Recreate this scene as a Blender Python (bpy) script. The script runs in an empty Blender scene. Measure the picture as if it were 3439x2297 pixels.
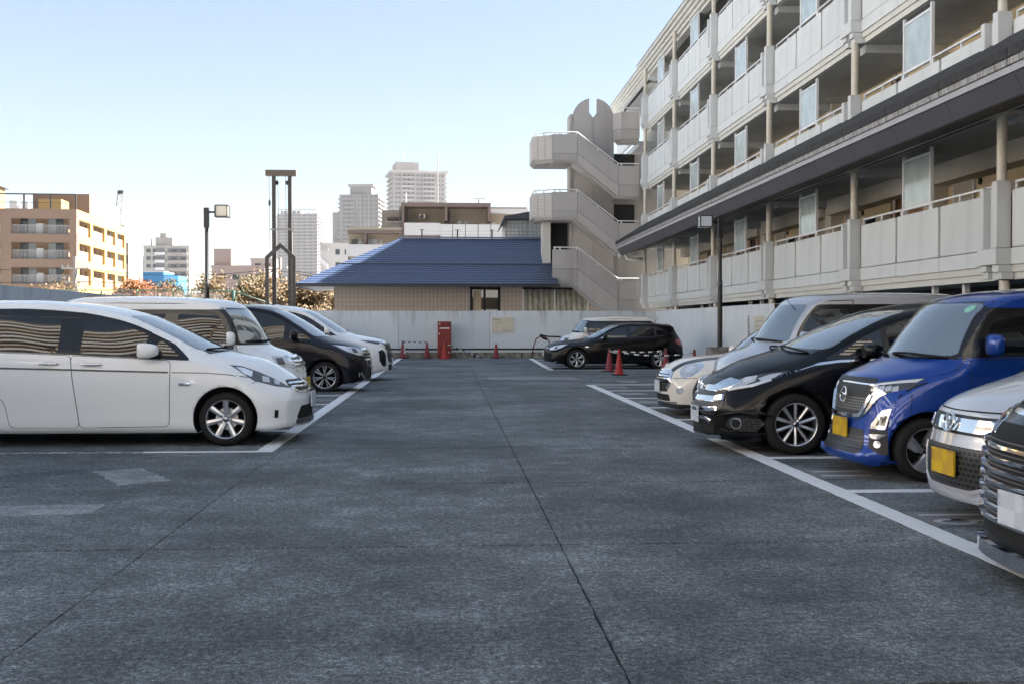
import bpy, bmesh, math, random
import numpy as np
from mathutils import Vector, Matrix
from mathutils.bvhtree import BVHTree
from mathutils.geometry import delaunay_2d_cdt

R = math.radians
SC = bpy.context.scene
COL = SC.collection
random.seed(7)

# ------------------------------------------------------------------ camera
cam_d = bpy.data.cameras.new("camera"); cam = bpy.data.objects.new("camera", cam_d)
COL.objects.link(cam); SC.camera = cam
cam.location = (0, 0, 1.4)
cam.rotation_euler = (R(90 - 0.924), 0, R(-3.323))
cam_d.sensor_width = 36; cam_d.lens = 38.02
cam_d.clip_start = 0.1; cam_d.clip_end = 6000
SC.render.resolution_x = 1024; SC.render.resolution_y = 683

# ------------------------------------------------------------------ sky, sun, exposure
SUN_EL, SUN_AZ = R(35.0), R(8)          # azimuth measured from +X (right) towards +Y (ahead)
w = bpy.data.worlds.new("World"); SC.world = w; w.use_nodes = True
nt = w.node_tree; bg = nt.nodes["Background"]
sky = nt.nodes.new("ShaderNodeTexSky"); sky.sky_type = 'NISHITA'; sky.sun_disc = False
sky.sun_elevation = SUN_EL; sky.sun_rotation = R(90) - SUN_AZ
sky.altitude = 0; sky.air_density = 1.0; sky.dust_density = 0.3; sky.ozone_density = 1.6
gm = nt.nodes.new('ShaderNodeGamma'); gm.inputs[1].default_value = 0.635; nt.links.new(sky.outputs[0], gm.inputs[0]); nt.links.new(gm.outputs[0], bg.inputs[0]); bg.inputs[1].default_value = 0.05
sun_d = bpy.data.lights.new("sun", 'SUN'); sun = bpy.data.objects.new("sun", sun_d); COL.objects.link(sun)
sun_d.energy = 5.0; sun_d.angle = R(0.53); sun_d.color = (1.0, 0.965, 0.93)
sd = Vector((math.cos(SUN_EL) * math.cos(SUN_AZ), math.cos(SUN_EL) * math.sin(SUN_AZ), math.sin(SUN_EL)))
sun.rotation_euler = sd.to_track_quat('Z', 'Y').to_euler(); sun.location = sd * 120
vs = SC.view_settings; vs.view_transform = 'Standard'; vs.look = 'None'; vs.gamma = 1.0; vs.use_curve_mapping = False
vs.exposure = 2.84
SC.cycles.use_denoising = True
SC.cycles.max_bounces = 6; SC.cycles.diffuse_bounces = 3; SC.cycles.glossy_bounces = 3
SC.cycles.transmission_bounces = 4; SC.cycles.transparent_max_bounces = 6
SC.cycles.sample_clamp_indirect = 6.0; SC.cycles.caustics_reflective = False; SC.cycles.caustics_refractive = False

# ------------------------------------------------------------------ materials
MATS = {}
def mat(name, col=(.5, .5, .5), rough=.6, metal=0., coat=0., spec=.5, noise=None, bump=None, ior=None, emit=None, alpha=None):
    """Principled material; noise=(scale, amount[, detail]) varies the colour, bump=(scale, strength)."""
    m = bpy.data.materials.new(name); m.use_nodes = True; MATS[name] = m
    n = m.node_tree; b = n.nodes["Principled BSDF"]
    b.inputs["Base Color"].default_value = (*col, 1); b.inputs["Roughness"].default_value = rough
    b.inputs["Metallic"].default_value = metal; b.inputs["Coat Weight"].default_value = coat
    b.inputs["Coat Roughness"].default_value = .03; b.inputs["Specular IOR Level"].default_value = spec
    if ior: b.inputs["IOR"].default_value = ior
    if alpha is not None: b.inputs["Alpha"].default_value = alpha
    if emit: b.inputs["Emission Color"].default_value = (*emit[0], 1); b.inputs["Emission Strength"].default_value = emit[1]
    if noise:
        tc = n.nodes.new("ShaderNodeTexCoord"); no = n.nodes.new("ShaderNodeTexNoise")
        no.inputs["Scale"].default_value = noise[0]; no.inputs["Detail"].default_value = noise[2] if len(noise) > 2 else 6
        n.links.new(tc.outputs["Object"], no.inputs["Vector"])
        mr = n.nodes.new("ShaderNodeMapRange"); mr.inputs[1].default_value = .3; mr.inputs[2].default_value = .7
        mr.inputs[3].default_value = 1 - noise[1]; mr.inputs[4].default_value = 1 + noise[1]
        n.links.new(no.outputs["Fac"], mr.inputs[0])
        mx = n.nodes.new("ShaderNodeMix"); mx.data_type = 'RGBA'; mx.blend_type = 'MULTIPLY'; mx.inputs[0].default_value = 1
        mx.inputs[6].default_value = (*col, 1); n.links.new(mr.outputs[0], mx.inputs[7]); n.links.new(mx.outputs[2], b.inputs["Base Color"])
    if bump:
        tc = n.nodes.new("ShaderNodeTexCoord"); no = n.nodes.new("ShaderNodeTexNoise"); no.inputs["Scale"].default_value = bump[0]
        no.inputs["Detail"].default_value = 4; n.links.new(tc.outputs["Object"], no.inputs["Vector"])
        bp = n.nodes.new("ShaderNodeBump"); bp.inputs["Strength"].default_value = bump[1]; bp.inputs["Distance"].default_value = .01
        n.links.new(no.outputs["Fac"], bp.inputs["Height"]); n.links.new(bp.outputs[0], b.inputs["Normal"])
    return m

def N(m, t, **kw):
    nd = m.node_tree.nodes.new(t)
    for k, v in kw.items(): setattr(nd, k, v)
    return nd
def L(m, a, b): m.node_tree.links.new(a, b)
def noise_node(m, scale, detail=5, vec=None, rough=.55):
    n = N(m, "ShaderNodeTexNoise"); n.inputs["Scale"].default_value = scale; n.inputs["Detail"].default_value = detail
    n.inputs["Roughness"].default_value = rough
    if vec is not None: L(m, vec, n.inputs["Vector"])
    return n.outputs["Fac"]
def ramp(m, fac, stops):
    r = N(m, "ShaderNodeValToRGB"); L(m, fac, r.inputs[0]); e = r.color_ramp.elements
    while len(e) < len(stops): e.new(.5)
    for i, (p, c) in enumerate(stops):
        e[i].position = p; e[i].color = (*c, 1) if len(c) == 3 else c
    return r.outputs[0]
def mixc(m, fac, a, b, mode='MIX'):
    x = N(m, "ShaderNodeMix", data_type='RGBA', blend_type=mode)
    for i, v in ((0, fac), (6, a), (7, b)):
        if isinstance(v, (int, float)): x.inputs[i].default_value = v
        elif isinstance(v, tuple): x.inputs[i].default_value = (*v, 1)
        else: L(m, v, x.inputs[i])
    return x.outputs[2]
def g(v): return (v, v, v)
def mapped(m, sx, sy, sz, kind="Object"):
    tc = N(m, "ShaderNodeTexCoord"); mp = N(m, "ShaderNodeMapping"); mp.inputs["Scale"].default_value = (sx, sy, sz)
    L(m, tc.outputs[kind], mp.inputs["Vector"]); return mp.outputs[0]
def bsdf(m): return m.node_tree.nodes["Principled BSDF"]
def add_bump(m, height, strength=.3, dist=.01):
    bp = N(m, "ShaderNodeBump"); bp.inputs["Strength"].default_value = strength; bp.inputs["Distance"].default_value = dist
    L(m, height, bp.inputs["Height"]); L(m, bp.outputs[0], bsdf(m).inputs["Normal"])

# ------------------------------------------------------------------ mesh helpers
class MB:
    """Collects simple solids into one mesh."""
    def __init__(s): s.v = []; s.f = []; s.mi = []; s.m = 0
    def add(s, vs, fs):
        o = len(s.v); s.v += [tuple(p) for p in vs]; s.f += [tuple(i + o for i in f) for f in fs]; s.mi += [s.m] * len(fs); return s
    def box(s, x0, x1, y0, y1, z0, z1):
        s.add([(x0,y0,z0),(x1,y0,z0),(x1,y1,z0),(x0,y1,z0),(x0,y0,z1),(x1,y0,z1),(x1,y1,z1),(x0,y1,z1)],
              [(0,3,2,1),(4,5,6,7),(0,1,5,4),(1,2,6,5),(2,3,7,6),(3,0,4,7)]); return s
    def prism(s, poly, axis, a, b):
        """poly: 2D points (counter-clockwise), extruded along axis 'x','y' or 'z' from a to b."""
        def P(p, c): return {'x': (c, p[0], p[1]), 'y': (p[0], c, p[1]), 'z': (p[0], p[1], c)}[axis]
        n = len(poly); vs = [P(p, a) for p in poly] + [P(p, b) for p in poly]
        fs = [tuple(range(n)), tuple(range(2 * n - 1, n - 1, -1))] + [(i, i + n, (i + 1) % n + n, (i + 1) % n) for i in range(n)]
        s.add(vs, fs); return s
    def tube(s, pts, r, n=8, cap=True):
        pts = [Vector(p) for p in pts]; rs = r if isinstance(r, (list, tuple)) else [r] * len(pts)
        o = []; prev = None
        for i, p in enumerate(pts):
            t = (pts[min(i + 1, len(pts) - 1)] - pts[max(i - 1, 0)]).normalized()
            if prev is None: a = t.orthogonal().normalized()
            else: a = (prev - t * prev.dot(t)).normalized()
            prev = a; b = t.cross(a)
            o += [p + (a * math.cos(k * 2 * math.pi / n) + b * math.sin(k * 2 * math.pi / n)) * rs[i] for k in range(n)]
        fs = [(i*n+k, i*n+(k+1)%n, (i+1)*n+(k+1)%n, (i+1)*n+k) for i in range(len(pts)-1) for k in range(n)]
        if cap: fs += [tuple(range(n - 1, -1, -1)), tuple((len(pts) - 1) * n + k for k in range(n))]
        s.add(o, fs); return s
    def lathe(s, prof, n=24, axis='z', c=(0, 0, 0)):
        """prof: (radius, height) pairs."""
        o = []
        for r, h in prof:
            for k in range(n):
                a = 2 * math.pi * k / n; p = (r * math.cos(a), r * math.sin(a))
                q = {'z': (p[0], p[1], h), 'y': (p[0], h, p[1]), 'x': (h, p[0], p[1])}[axis]
                o.append((q[0] + c[0], q[1] + c[1], q[2] + c[2]))
        fs = [(i*n+k, i*n+(k+1)%n, (i+1)*n+(k+1)%n, (i+1)*n+k) for i in range(len(prof)-1) for k in range(n)]
        s.add(o, fs); return s
    def mesh(s, name, mats, smooth=False):
        me = bpy.data.meshes.new(name); me.from_pydata(s.v, [], s.f)
        for m in (mats if isinstance(mats, (list, tuple)) else [mats]): me.materials.append(MATS[m] if isinstance(m, str) else m)
        for p, i in zip(me.polygons, s.mi): p.material_index = i
        if smooth: me.polygons.foreach_set("use_smooth", [True] * len(me.polygons))
        bm = bmesh.new(); bm.from_mesh(me); bmesh.ops.recalc_face_normals(bm, faces=bm.faces); bm.to_mesh(me); bm.free()
        return me

def link(name, me, parent=None, loc=None, rot=None):
    o = bpy.data.objects.new(name, me); COL.objects.link(o)
    if parent is not None: o.parent = parent
    if loc is not None: o.location = loc
    if rot is not None: o.rotation_euler = rot
    return o
def obj(name, mb, m, parent=None, smooth=False, loc=None, rot=None): return link(name, mb.mesh(name, m, smooth), parent, loc, rot)
def tag(o, label=None, cat=None, group=None, kind=None):
    for k, v in (("label", label), ("category", cat), ("group", group), ("kind", kind)):
        if v: o[k] = v
    return o
def thing(name, label, cat, loc=(0, 0, 0), rz=0, group=None):
    o = link(name, None, None, loc, (0, 0, rz)); return tag(o, label, cat, group)
def box(name, x0, x1, y0, y1, z0, z1, m, parent=None): return obj(name, MB().box(x0, x1, y0, y1, z0, z1), m, parent)
def bevel_box(name, x0, x1, y0, y1, z0, z1, m, parent=None, r=.01, seg=2):
    me = MB().box(x0, x1, y0, y1, z0, z1).mesh(name, m); bm = bmesh.new(); bm.from_mesh(me)
    bmesh.ops.bevel(bm, geom=bm.edges[:], offset=r, segments=seg, affect='EDGES', profile=.5); bm.to_mesh(me); bm.free()
    return link(name, me, parent)
# ------------------------------------------------------------------ car paints, glass, trim
def paint(name, col, metal=0., rough=.35, coat=1., flake=0.):
    m = mat(name, col, rough, metal, coat); b = bsdf(m); b.inputs["Coat Roughness"].default_value = .02; b.inputs["Specular IOR Level"].default_value = .15
    if flake:
        f = noise_node(m, 900, 1); L(m, mixc(m, f, tuple(c * (1 - flake) for c in col), tuple(min(1, c * (1 + flake)) for c in col)), b.inputs["Base Color"])
    return m
paint("paint_white", (.90, .91, .92), 0, .3)
paint("paint_white_warm", (.76, .75, .72), 0, .3)
paint("paint_black", (.0025, .0025, .003), 0, .4, .34)
paint("paint_darkviolet", (.006, .006, .010), .1, .3, .45)
paint("paint_blue", (.006, .05, .30), .3, .3, 1., .15)
paint("paint_silver", (.52, .53, .56), .65, .36, 1., .08)
paint("paint_silver_light", (.62, .63, .66), .5, .36, 1., .08)
paint("paint_cream", (.78, .745, .68), 0, .3)
paint("paint_graphite", (.010, .010, .012), .3, .3, .5)
mat("glass_dark", (.008, .009, .010), .012, 0, 0, .5, ior=1.72)
mat("glass_screen", (.075, .105, .125), .03, 0, 1., .5, ior=3.2)
mat("pillar_black", (.012, .011, .011), .18, 0, .3)
mat("gap_black", (.006, .006, .006), .8)
mat("plastic_black", (.018, .018, .019), .5)
mat("plastic_grey", (.10, .10, .105), .5)
mat("tyre_rubber", (.007, .007, .007), .8, bump=(60, .2))
mat("alloy", (.62, .63, .65), .28, .85)
mat("alloy_dark", (.03, .03, .032), .3, .6)
mat("brake_steel", (.12, .12, .12), .4, .8)
mat("chrome", (.82, .83, .85), .07, 1.)
mat("chrome_dark", (.32, .33, .36), .12, 1.)
mat("lamp_clear", (.55, .58, .62), .08, .35, 1.)
mat("lamp_dark", (.06, .065, .07), .08, .2, 1.)
mat("lamp_bright", (.85, .87, .9), .12, .5, 1.)
mat("lamp_red", (.28, .01, .01), .12, 0, 1.)
mat("amber_reflection", (.5, .16, .02), .12, 0, 1.)
mat("sticker_green", (.25, .55, .45), .4)
def plate_mat(name, a, b, dark):
    m = mat(name, a, .4); v = mapped(m, 1, 14, 14)
    s = N(m, "ShaderNodeVectorMath", operation='FLOOR'); L(m, v, s.inputs[0])
    wn = N(m, "ShaderNodeTexWhiteNoise", noise_dimensions='3D'); L(m, s.outputs[0], wn.inputs[0])
    L(m, ramp(m, wn.outputs[0], [(0, dark), (.18, dark), (.24, b), (.55, b), (.6, a), (1, a)]), bsdf(m).inputs["Base Color"]); return m
plate_mat("plate_yellow", (.72, .46, .015), (.62, .38, .03), (.50, .28, .03))
plate_mat("plate_white", (.72, .76, .8), (.62, .66, .72), (.5, .55, .62))
def mesh_mat(name, w, dark=(.004,)*3, light=(.05,)*3, mortar=.2):
    """Staggered cells (honeycomb-like) read on the y and z axes."""
    m = mat(name, dark, .35); tc = N(m, "ShaderNodeTexCoord"); sp = N(m, "ShaderNodeSeparateXYZ"); L(m, tc.outputs["Object"], sp.inputs[0])
    cb = N(m, "ShaderNodeCombineXYZ"); L(m, sp.outputs[1], cb.inputs[0]); L(m, sp.outputs[2], cb.inputs[1])
    bt = N(m, "ShaderNodeTexBrick"); bt.offset = .5; bt.inputs["Scale"].default_value = 1; bt.inputs["Brick Width"].default_value = w; bt.inputs["Row Height"].default_value = w*.72; bt.inputs["Mortar Size"].default_value = w*mortar*.5
    bt.inputs["Mortar Smooth"].default_value = .3
    for k in ("Color1", "Color2"): bt.inputs[k].default_value = (*dark, 1)
    bt.inputs["Mortar"].default_value = (*light, 1); L(m, cb.outputs[0], bt.inputs["Vector"]); L(m, bt.outputs["Color"], bsdf(m).inputs["Base Color"]); return m
mesh_mat("grille_mesh", .04); mesh_mat("grille_hex", .052, (.003,)*3, (.055,)*3, .3); mesh_mat("grille_hex_bright", .036, (.004,)*3, (.20,)*3, .26)

def pchip(pts):
    xs = np.array([p[0] for p in pts], float); ys = np.array([p[1] for p in pts], float)
    h = np.diff(xs); d = np.diff(ys) / h; m = np.zeros_like(ys)
    if len(xs) > 2:
        for i in range(1, len(xs) - 1):
            if d[i-1] * d[i] > 0:
                w1 = 2*h[i] + h[i-1]; w2 = h[i] + 2*h[i-1]; m[i] = (w1 + w2) / (w1 / d[i-1] + w2 / d[i])
    m[0] = d[0]; m[-1] = d[-1]
    def fn(x):
        x = np.clip(np.asarray(x, float), xs[0], xs[-1]); i = np.clip(np.searchsorted(xs, x, side='right') - 1, 0, len(xs) - 2)
        t = (x - xs[i]) / h[i]; t2 = t*t; t3 = t2*t
        return (2*t3-3*t2+1)*ys[i] + (t3-2*t2+t)*h[i]*m[i] + (-2*t3+3*t2)*ys[i+1] + (t3-t2)*h[i]*m[i+1]
    return fn

def fillet(poly, r, n=4):
    """Round the corners of a closed 2D/3D polygon."""
    out = []; P = [np.array(p, float) for p in poly]; k = len(P)
    for i in range(k):
        a, b, c = P[i-1], P[i], P[(i+1) % k]; la = np.linalg.norm(a-b); lc = np.linalg.norm(c-b)
        q = min(r, .45*la, .45*lc); s = b + (a-b)/la*q; e = b + (c-b)/lc*q
        for t in np.linspace(0, 1, n + 1): out.append(tuple((1-t)**2*s + 2*t*(1-t)*b + t*t*e))
    return out
def strip(pts, wd):
    """Closed outline around a 2D polyline of width wd (number or list)."""
    P = [np.array(p, float) for p in pts]; a = []; b = []
    for i, p in enumerate(P):
        t = P[min(i+1, len(P)-1)] - P[max(i-1, 0)]; t = t/np.linalg.norm(t); nrm = np.array([-t[1], t[0]])
        q = wd[i] if isinstance(wd, (list, tuple)) else wd
        a.append(tuple(p + nrm*q/2)); b.append(tuple(p - nrm*q/2))
    return a + b[::-1]
def ellipse(cy, cz, ry, rz, n=28, tilt=0.):
    o = []
    for k in range(n):
        a = 2*math.pi*k/n; y, z = ry*math.cos(a), rz*math.sin(a)
        o.append((cy + y*math.cos(tilt) - z*math.sin(tilt), cz + y*math.sin(tilt) + z*math.cos(tilt)))
    return o
def inpoly(pts, poly):
    x, y = pts[:, 0], pts[:, 1]; r = np.zeros(len(pts), bool); n = len(poly)
    for i in range(n):
        (x1, y1), (x2, y2) = poly[i], poly[i-1]
        if y1 == y2: continue
        r ^= ((y1 > y) != (y2 > y)) & (x < (x2-x1)*(y-y1)/(y2-y1) + x1)
    return r

class Car:
    """Local frame: nose at x=0 pointing +x (s = -x runs backwards), y to the left, z up, wheels on z=0."""
    def __init__(c, name, label, loc, rz, sp, group):
        c.sp = sp; c.root = thing(name, label, sp.get("cat", "car"), loc, rz, group); c.paint = sp["paint"]
        c.body()
    def body(c):
        sp = c.sp; Ln = sp["L"]; W = sp["W"]
        top = pchip(sp["top"]); belt = pchip(sp["belt"]); sill = pchip(sp["sill"]); plan = pchip(sp["plan"])
        wr = pchip(sp["roofw"]); crown = pchip(sp.get("crown", [(0, .04), (Ln, .04)])); rc = pchip(sp.get("rc", [(0, .07), (Ln, .07)]))
        bul = pchip(sp.get("bulge", [(0, .90), (.1, .945), (.3, .975), (.55, 1.), (.85, .985), (1, .965)]))
        fx = pchip(sp["front"]); rx = pchip(sp.get("rear", [(0, .06), (.4, 0), (.8, 0), (1.2, .08), (1.9, .25)]))
        fs, fp = sp.get("sweep", (.28, 2.4)); rs = sp.get("rsweep", .15)
        e = np.array([0, .012, .03, .055, .09, .14, .2])
        S = np.unique(np.round(np.concatenate([e, np.arange(.26, Ln - .22, .055), Ln - e[::-1]]), 4))
        nl, n1, n2, n3 = 14, 8, 6, 9
        Y = []; Z = []
        for s in S:
            z0, zt, Wd = float(sill(s)), float(top(s)), float(plan(s))
            edge = min(s, Ln - s); Wd *= 1 - .05*max(0, 1 - edge/.14)**2
            cr = float(crown(s)); r = float(rc(s)); zb = min(float(belt(s)), zt - cr - r - .02); zb = max(zb, z0 + .05)
            t = np.linspace(0, 1, nl); yl = Wd*bul(t); zl = z0 + (zb - z0)*t
            wt = min(float(wr(s)), yl[-1] - .02); ze = zt - cr
            p0 = np.array([yl[-1], zb]); p1 = np.array([wt + (yl[-1]-wt)*min(1, r/max(.03, ze-zb))*.9, ze - r]); pc = np.array([wt, ze]); p2 = np.array([wt - r*1.4, ze + cr*.25])
            a = [p0 + (p1-p0)*k/n1 for k in range(1, n1+1)]
            b = [(1-k)**2*p1 + 2*k*(1-k)*pc + k*k*p2 for k in np.linspace(0, 1, n2+1)[1:]]
            d = []
            for k in np.linspace(0, 1, n3+1)[1:]:
                y = p2[0]*(1-k); d.append(np.array([y, zt - (zt - p2[1])*(y/p2[0])**2]))
            q = a + b + d
            Y.append(np.concatenate([yl, [p[0] for p in q]])); Z.append(np.concatenate([zl, [p[1] for p in q]]))
        Y = np.array(Y); Z = np.array(Z); M = Y.shape[1] - 1; ns = len(S)
        Y[:, M] = 0
        def warp(s, y, z):
            f1 = np.clip(1 - s/.7, 0, 1)**1.6; f2 = np.clip(1 - s/1.3, 0, 1)**1.3; g1 = np.clip(1 - (Ln-s)/.6, 0, 1)**1.6
            q = np.abs(y)/W
            sm = lambda a, b: (lambda t: t*t*(3 - 2*t))(np.clip((s - a)/(b - a), 0, 1))
            wsw = sp.get("wsweep", .12)*q**2*sm(.05, sp["ws"][0])*(1 - sm(sp["ws"][1], sp["ws"][1] + .9))
            x = -(s + wsw + fx(z)*f1 + fs*q**fp*f2 - rx(z)*g1 - rs*q**3*np.clip(1 - (Ln-s)/.8, 0, 1)**1.5)
            return x
        verts = []; faces = []
        ring = 2*M + 1
        for i, s in enumerate(S):
            for j in range(M+1): verts.append((float(warp(s, Y[i, j], Z[i, j])), Y[i, j], Z[i, j]))
            for j in range(M-1, -1, -1): verts.append((float(warp(s, Y[i, j], Z[i, j])), -Y[i, j], Z[i, j]))
        for i in range(ns-1):
            for j in range(ring-1): faces.append((i*ring+j, i*ring+j+1, (i+1)*ring+j+1, (i+1)*ring+j))
            faces.append((i*ring+ring-1, i*ring, (i+1)*ring, (i+1)*ring+ring-1))
        nb = len(faces)
        je = nl + n1 - 1; ed = sorted((-verts[i*ring+je][0], verts[i*ring+je][2]) for i in range(ns)); c.edx = [p[0] for p in ed]; c.edz = [p[1] for p in ed]
        K = 22
        for i, s in ((0, 0.), (ns-1, Ln)):
            rows = []
            for j in range(M):
                r = [i*ring + j]
                for k in range(1, K):
                    y = Y[i, j]*(1 - 2*k/K); verts.append((float(warp(s, y, Z[i, j])), y, Z[i, j])); r.append(len(verts)-1)
                r.append(i*ring + ring - 1 - j); rows.append(r)
            for j in range(M-1):
                for k in range(K): faces.append((rows[j][k], rows[j][k+1], rows[j+1][k+1], rows[j+1][k]))
            for k in range(K): faces.append((rows[M-1][k], rows[M-1][k+1], i*ring + M))
        bot = set(i*ring-1 + 0 for i in ())
        me = bpy.data.meshes.new("body"); me.from_pydata(verts, [], faces)
        for m in (c.paint, "plastic_black"): me.materials.append(MATS[m])
        bm = bmesh.new(); bm.from_mesh(me); bmesh.ops.recalc_face_normals(bm, faces=bm.faces)
        lo = sp.get("dark_below", 0)
        for f in bm.faces:
            f.smooth = True
            if f.normal.z < -.8: f.material_index = 1
        bm.normal_update(); bm.to_mesh(me)
        c.bvh = BVHTree.FromBMesh(bm); bm.faces.ensure_lookup_table(); c.bm = bm
        ob = link("body", me, c.root); c.bodyo = ob
        # wheel arches are cut out of the body
        cut = MB()
        for s in sp["axles"]:
            for sg in (1, -1):
                a, b = sorted((sg*(W - .30), sg*(W + .25))); Rr = sp["arch"]; zc = sp["wr"] + sp.get("archz", .0)
                n = 40; poly = [(-s + Rr*math.cos(2*math.pi*k/n), zc + Rr*math.sin(2*math.pi*k/n)) for k in range(n)]
                cut.prism(poly, 'y', a, b)
        cm = cut.mesh("cutter", "gap_black"); co = link("cutter", cm, c.root)
        me.materials.append(MATS["gap_black"])
        md = ob.modifiers.new("arches", 'BOOLEAN'); md.operation = 'DIFFERENCE'; md.object = co; md.solver = 'EXACT'; md.material_mode = 'TRANSFER'
        dg = bpy.context.evaluated_depsgraph_get(); new = bpy.data.meshes.new_from_object(ob.evaluated_get(dg))
        ob.modifiers.clear(); ob.data = new; new.name = "body"; bpy.data.objects.remove(co)
    def cast(c, o, d):
        h = c.bvh.ray_cast(o, d)
        if h[0] is None: return None, None
        f = c.bm.faces[h[2]]; vs = f.verts; wsum = 0; nn = Vector((0, 0, 0))
        for v in vs:
            q = 1/((v.co - h[0]).length + 1e-5); nn += v.normal*q; wsum += q
        return h[0], nn.normalized()
    def decal(c, name, pts, m, off=.003, d=(0, -1, 0), parent=None, step=.05, depth=None, mirror=False, normals=True, flat=None):
        """Lay a closed outline (3D points, or 2D for the side/front views) on to the body as a thin raised panel."""
        d = Vector(d).normalized(); e1 = d.cross(Vector((0, 0, 1))).normalized() if abs(d.z) < .9 else Vector((1, 0, 0)); e2 = e1.cross(d).normalized()
        P = [Vector(p) for p in pts]
        q = [(p.dot(e1), p.dot(e2)) for p in P]
        if sum(q[i-1][0]*q[i][1] - q[i][0]*q[i-1][1] for i in range(len(q))) < 0: q = q[::-1]
        dense = []
        for i in range(len(q)):
            a, b = np.array(q[i]), np.array(q[(i+1) % len(q)]); n = max(1, int(np.linalg.norm(b-a)/step))
            for k in range(n): dense.append(tuple(a + (b-a)*k/n))
        nbnd = len(dense); arr = np.array(dense); mn, mx = arr.min(0), arr.max(0)
        gx, gy = np.meshgrid(np.arange(mn[0]+step*.5, mx[0], step), np.arange(mn[1]+step*.5, mx[1], step*.87))
        gx = gx + (np.arange(gx.shape[0]) % 2 * step*.5)[:, None] if gx.size else gx
        gp = np.stack([gx.ravel(), gy.ravel()], 1)
        if len(gp):
            gp = gp[inpoly(gp, dense)]
            if len(gp):
                dist = np.min(np.linalg.norm(gp[:, None, :] - arr[None, :, :], axis=2), axis=1); gp = gp[dist > step*.4]
        vin = [Vector(p) for p in dense] + [Vector(p) for p in gp]
        ov, oe, of, *_ = delaunay_2d_cdt(vin, [], [list(range(nbnd))], 1, 1e-6)
        vs = []; ns = []; ok = []
        for p in ov:
            o = e1*p[0] + e2*p[1] - d*6; h, nn = c.cast(o, d)
            if h is None: vs.append(None); ns.append(None)
            else:
                vs.append(h); ns.append(nn)
        tri = [f for f in of if all(vs[i] is not None for i in f)]
        used = sorted({i for f in tri for i in f}); mp = {i: k for k, i in enumerate(used)}
        V = [vs[i] + ns[i]*off for i in used]; NN = [ns[i] for i in used]; F = [tuple(mp[i] for i in f) for f in tri]
        if not F: return None
        if flat is not None:
            # toughened side glass is barrel-curved: its normal climbs evenly with height
            av = sum(NN, Vector((0, 0, 0))).normalized(); zc = sum(v.z for v in V)/len(V); xc = sum(v.x for v in V)/len(V); e0 = min(math.asin(av.z), .245)
            az = math.atan2(av.y, av.x); NN = []
            for v in V:
                e = e0 + (v.z - zc)*flat + .022*math.sin(2.3*v.x + 1.1) + .007*math.sin(9.0*v.x + 7*v.z); a = az - (v.x - xc)*.03*(1 if av.y > 0 else -1); NN.append(Vector((math.cos(e)*math.cos(a), math.cos(e)*math.sin(a), math.sin(e))))
        cnt = {}
        for f in F:
            for a, b in ((f[0], f[1]), (f[1], f[2]), (f[2], f[0])): cnt[(a, b)] = 1
        dp = depth if depth is not None else off + .002
        skirt = {}
        nF = len(F)
        for (a, b) in list(cnt):
            if (b, a) not in cnt:
                for k in (a, b):
                    if k not in skirt: V.append(V[k] - NN[k]*dp); NN.append(NN[k]); skirt[k] = len(V)-1
                F.append((b, a, skirt[a], skirt[b]))
        out = []
        for sg in ((1, -1) if mirror else (1,)):
            me = bpy.data.meshes.new(name)
            VV = [(v.x, v.y*sg, v.z) for v in V]; FF = F if sg == 1 else [f[::-1] for f in F]
            me.from_pydata(VV, [], FF); me.materials.append(MATS[m])
            me.polygons.foreach_set("use_smooth", [True]*len(me.polygons))
            if me.polygons and (Vector(me.polygons[0].normal).dot(Vector((NN[F[0][0]].x, NN[F[0][0]].y*sg, NN[F[0][0]].z))) < 0): me.flip_normals()
            if normals:
                me.normals_split_custom_set_from_vertices([(n.x, n.y*sg, n.z) for n in NN])
            par = parent[0 if sg == 1 else 1] if isinstance(parent, (list, tuple)) else (parent or c.root)
            out.append(link(name, me, par))
        return out if mirror else out[0]
    def side(c, name, poly, m, off=.003, parent=None, step=.06, **k):
        P = [np.array(p, float) for p in poly]; dn = []
        for i in range(len(P)):
            a, b = P[i], P[(i+1) % len(P)]; n = max(1, int(np.linalg.norm(b-a)/.04))
            for t in range(n): dn.append(a + (b-a)*t/n)
        dn = [(s, min(z, float(np.interp(s, c.edx, c.edz)) - .004)) for s, z in dn]
        if m == "glass_dark": k.setdefault("flat", .62)
        return c.decal(name, [(-s, 0, z) for s, z in dn], m, off, (0, -1, 0), parent, step, mirror=True, **k)
    def front(c, name, poly, m, off=.003, parent=None, step=.04, mirror=False, **k):
        return c.decal(name, [(0, y, z) for y, z in poly], m, off, (-1, 0, 0), parent, step, mirror=mirror, **k)
    def corner(c, name, poly, m, off=.003, parent=None, step=.03, dr=(-1, -.85, -.22), **k):
        return c.decal(name, [(-s, y, z) for s, y, z in poly], m, off, dr, parent, step, mirror=True, **k)
    def pillar(c, z0, z1, w=.085):
        """Black windscreen pillar laid along the body's own shoulder edge."""
        k = int(np.argmax(c.edz)); xs_, zs_ = c.edx[:k], c.edz[:k]; a = []; b = []
        for z in np.linspace(z0, z1, 9):
            s = float(np.interp(z, zs_, xs_)); y = c.sp["W"]*(.93 - .14*(z - z0)/(z1 - z0))
            a.append((-(s - w), y - .01, z)); b.append((-(s + w), y + .01, z))
        c.decal("windscreen_pillar", a + b[::-1], "pillar_black", .0075, (-1, -1, -.05), None, .03, mirror=True)
    def at(c, o, d): return c.cast(Vector(o), Vector(d).normalized())
    def sidept(c, s, z):
        h, n = c.cast(Vector((-s, 5, z)), Vector((0, -1, 0))); return h
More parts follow.
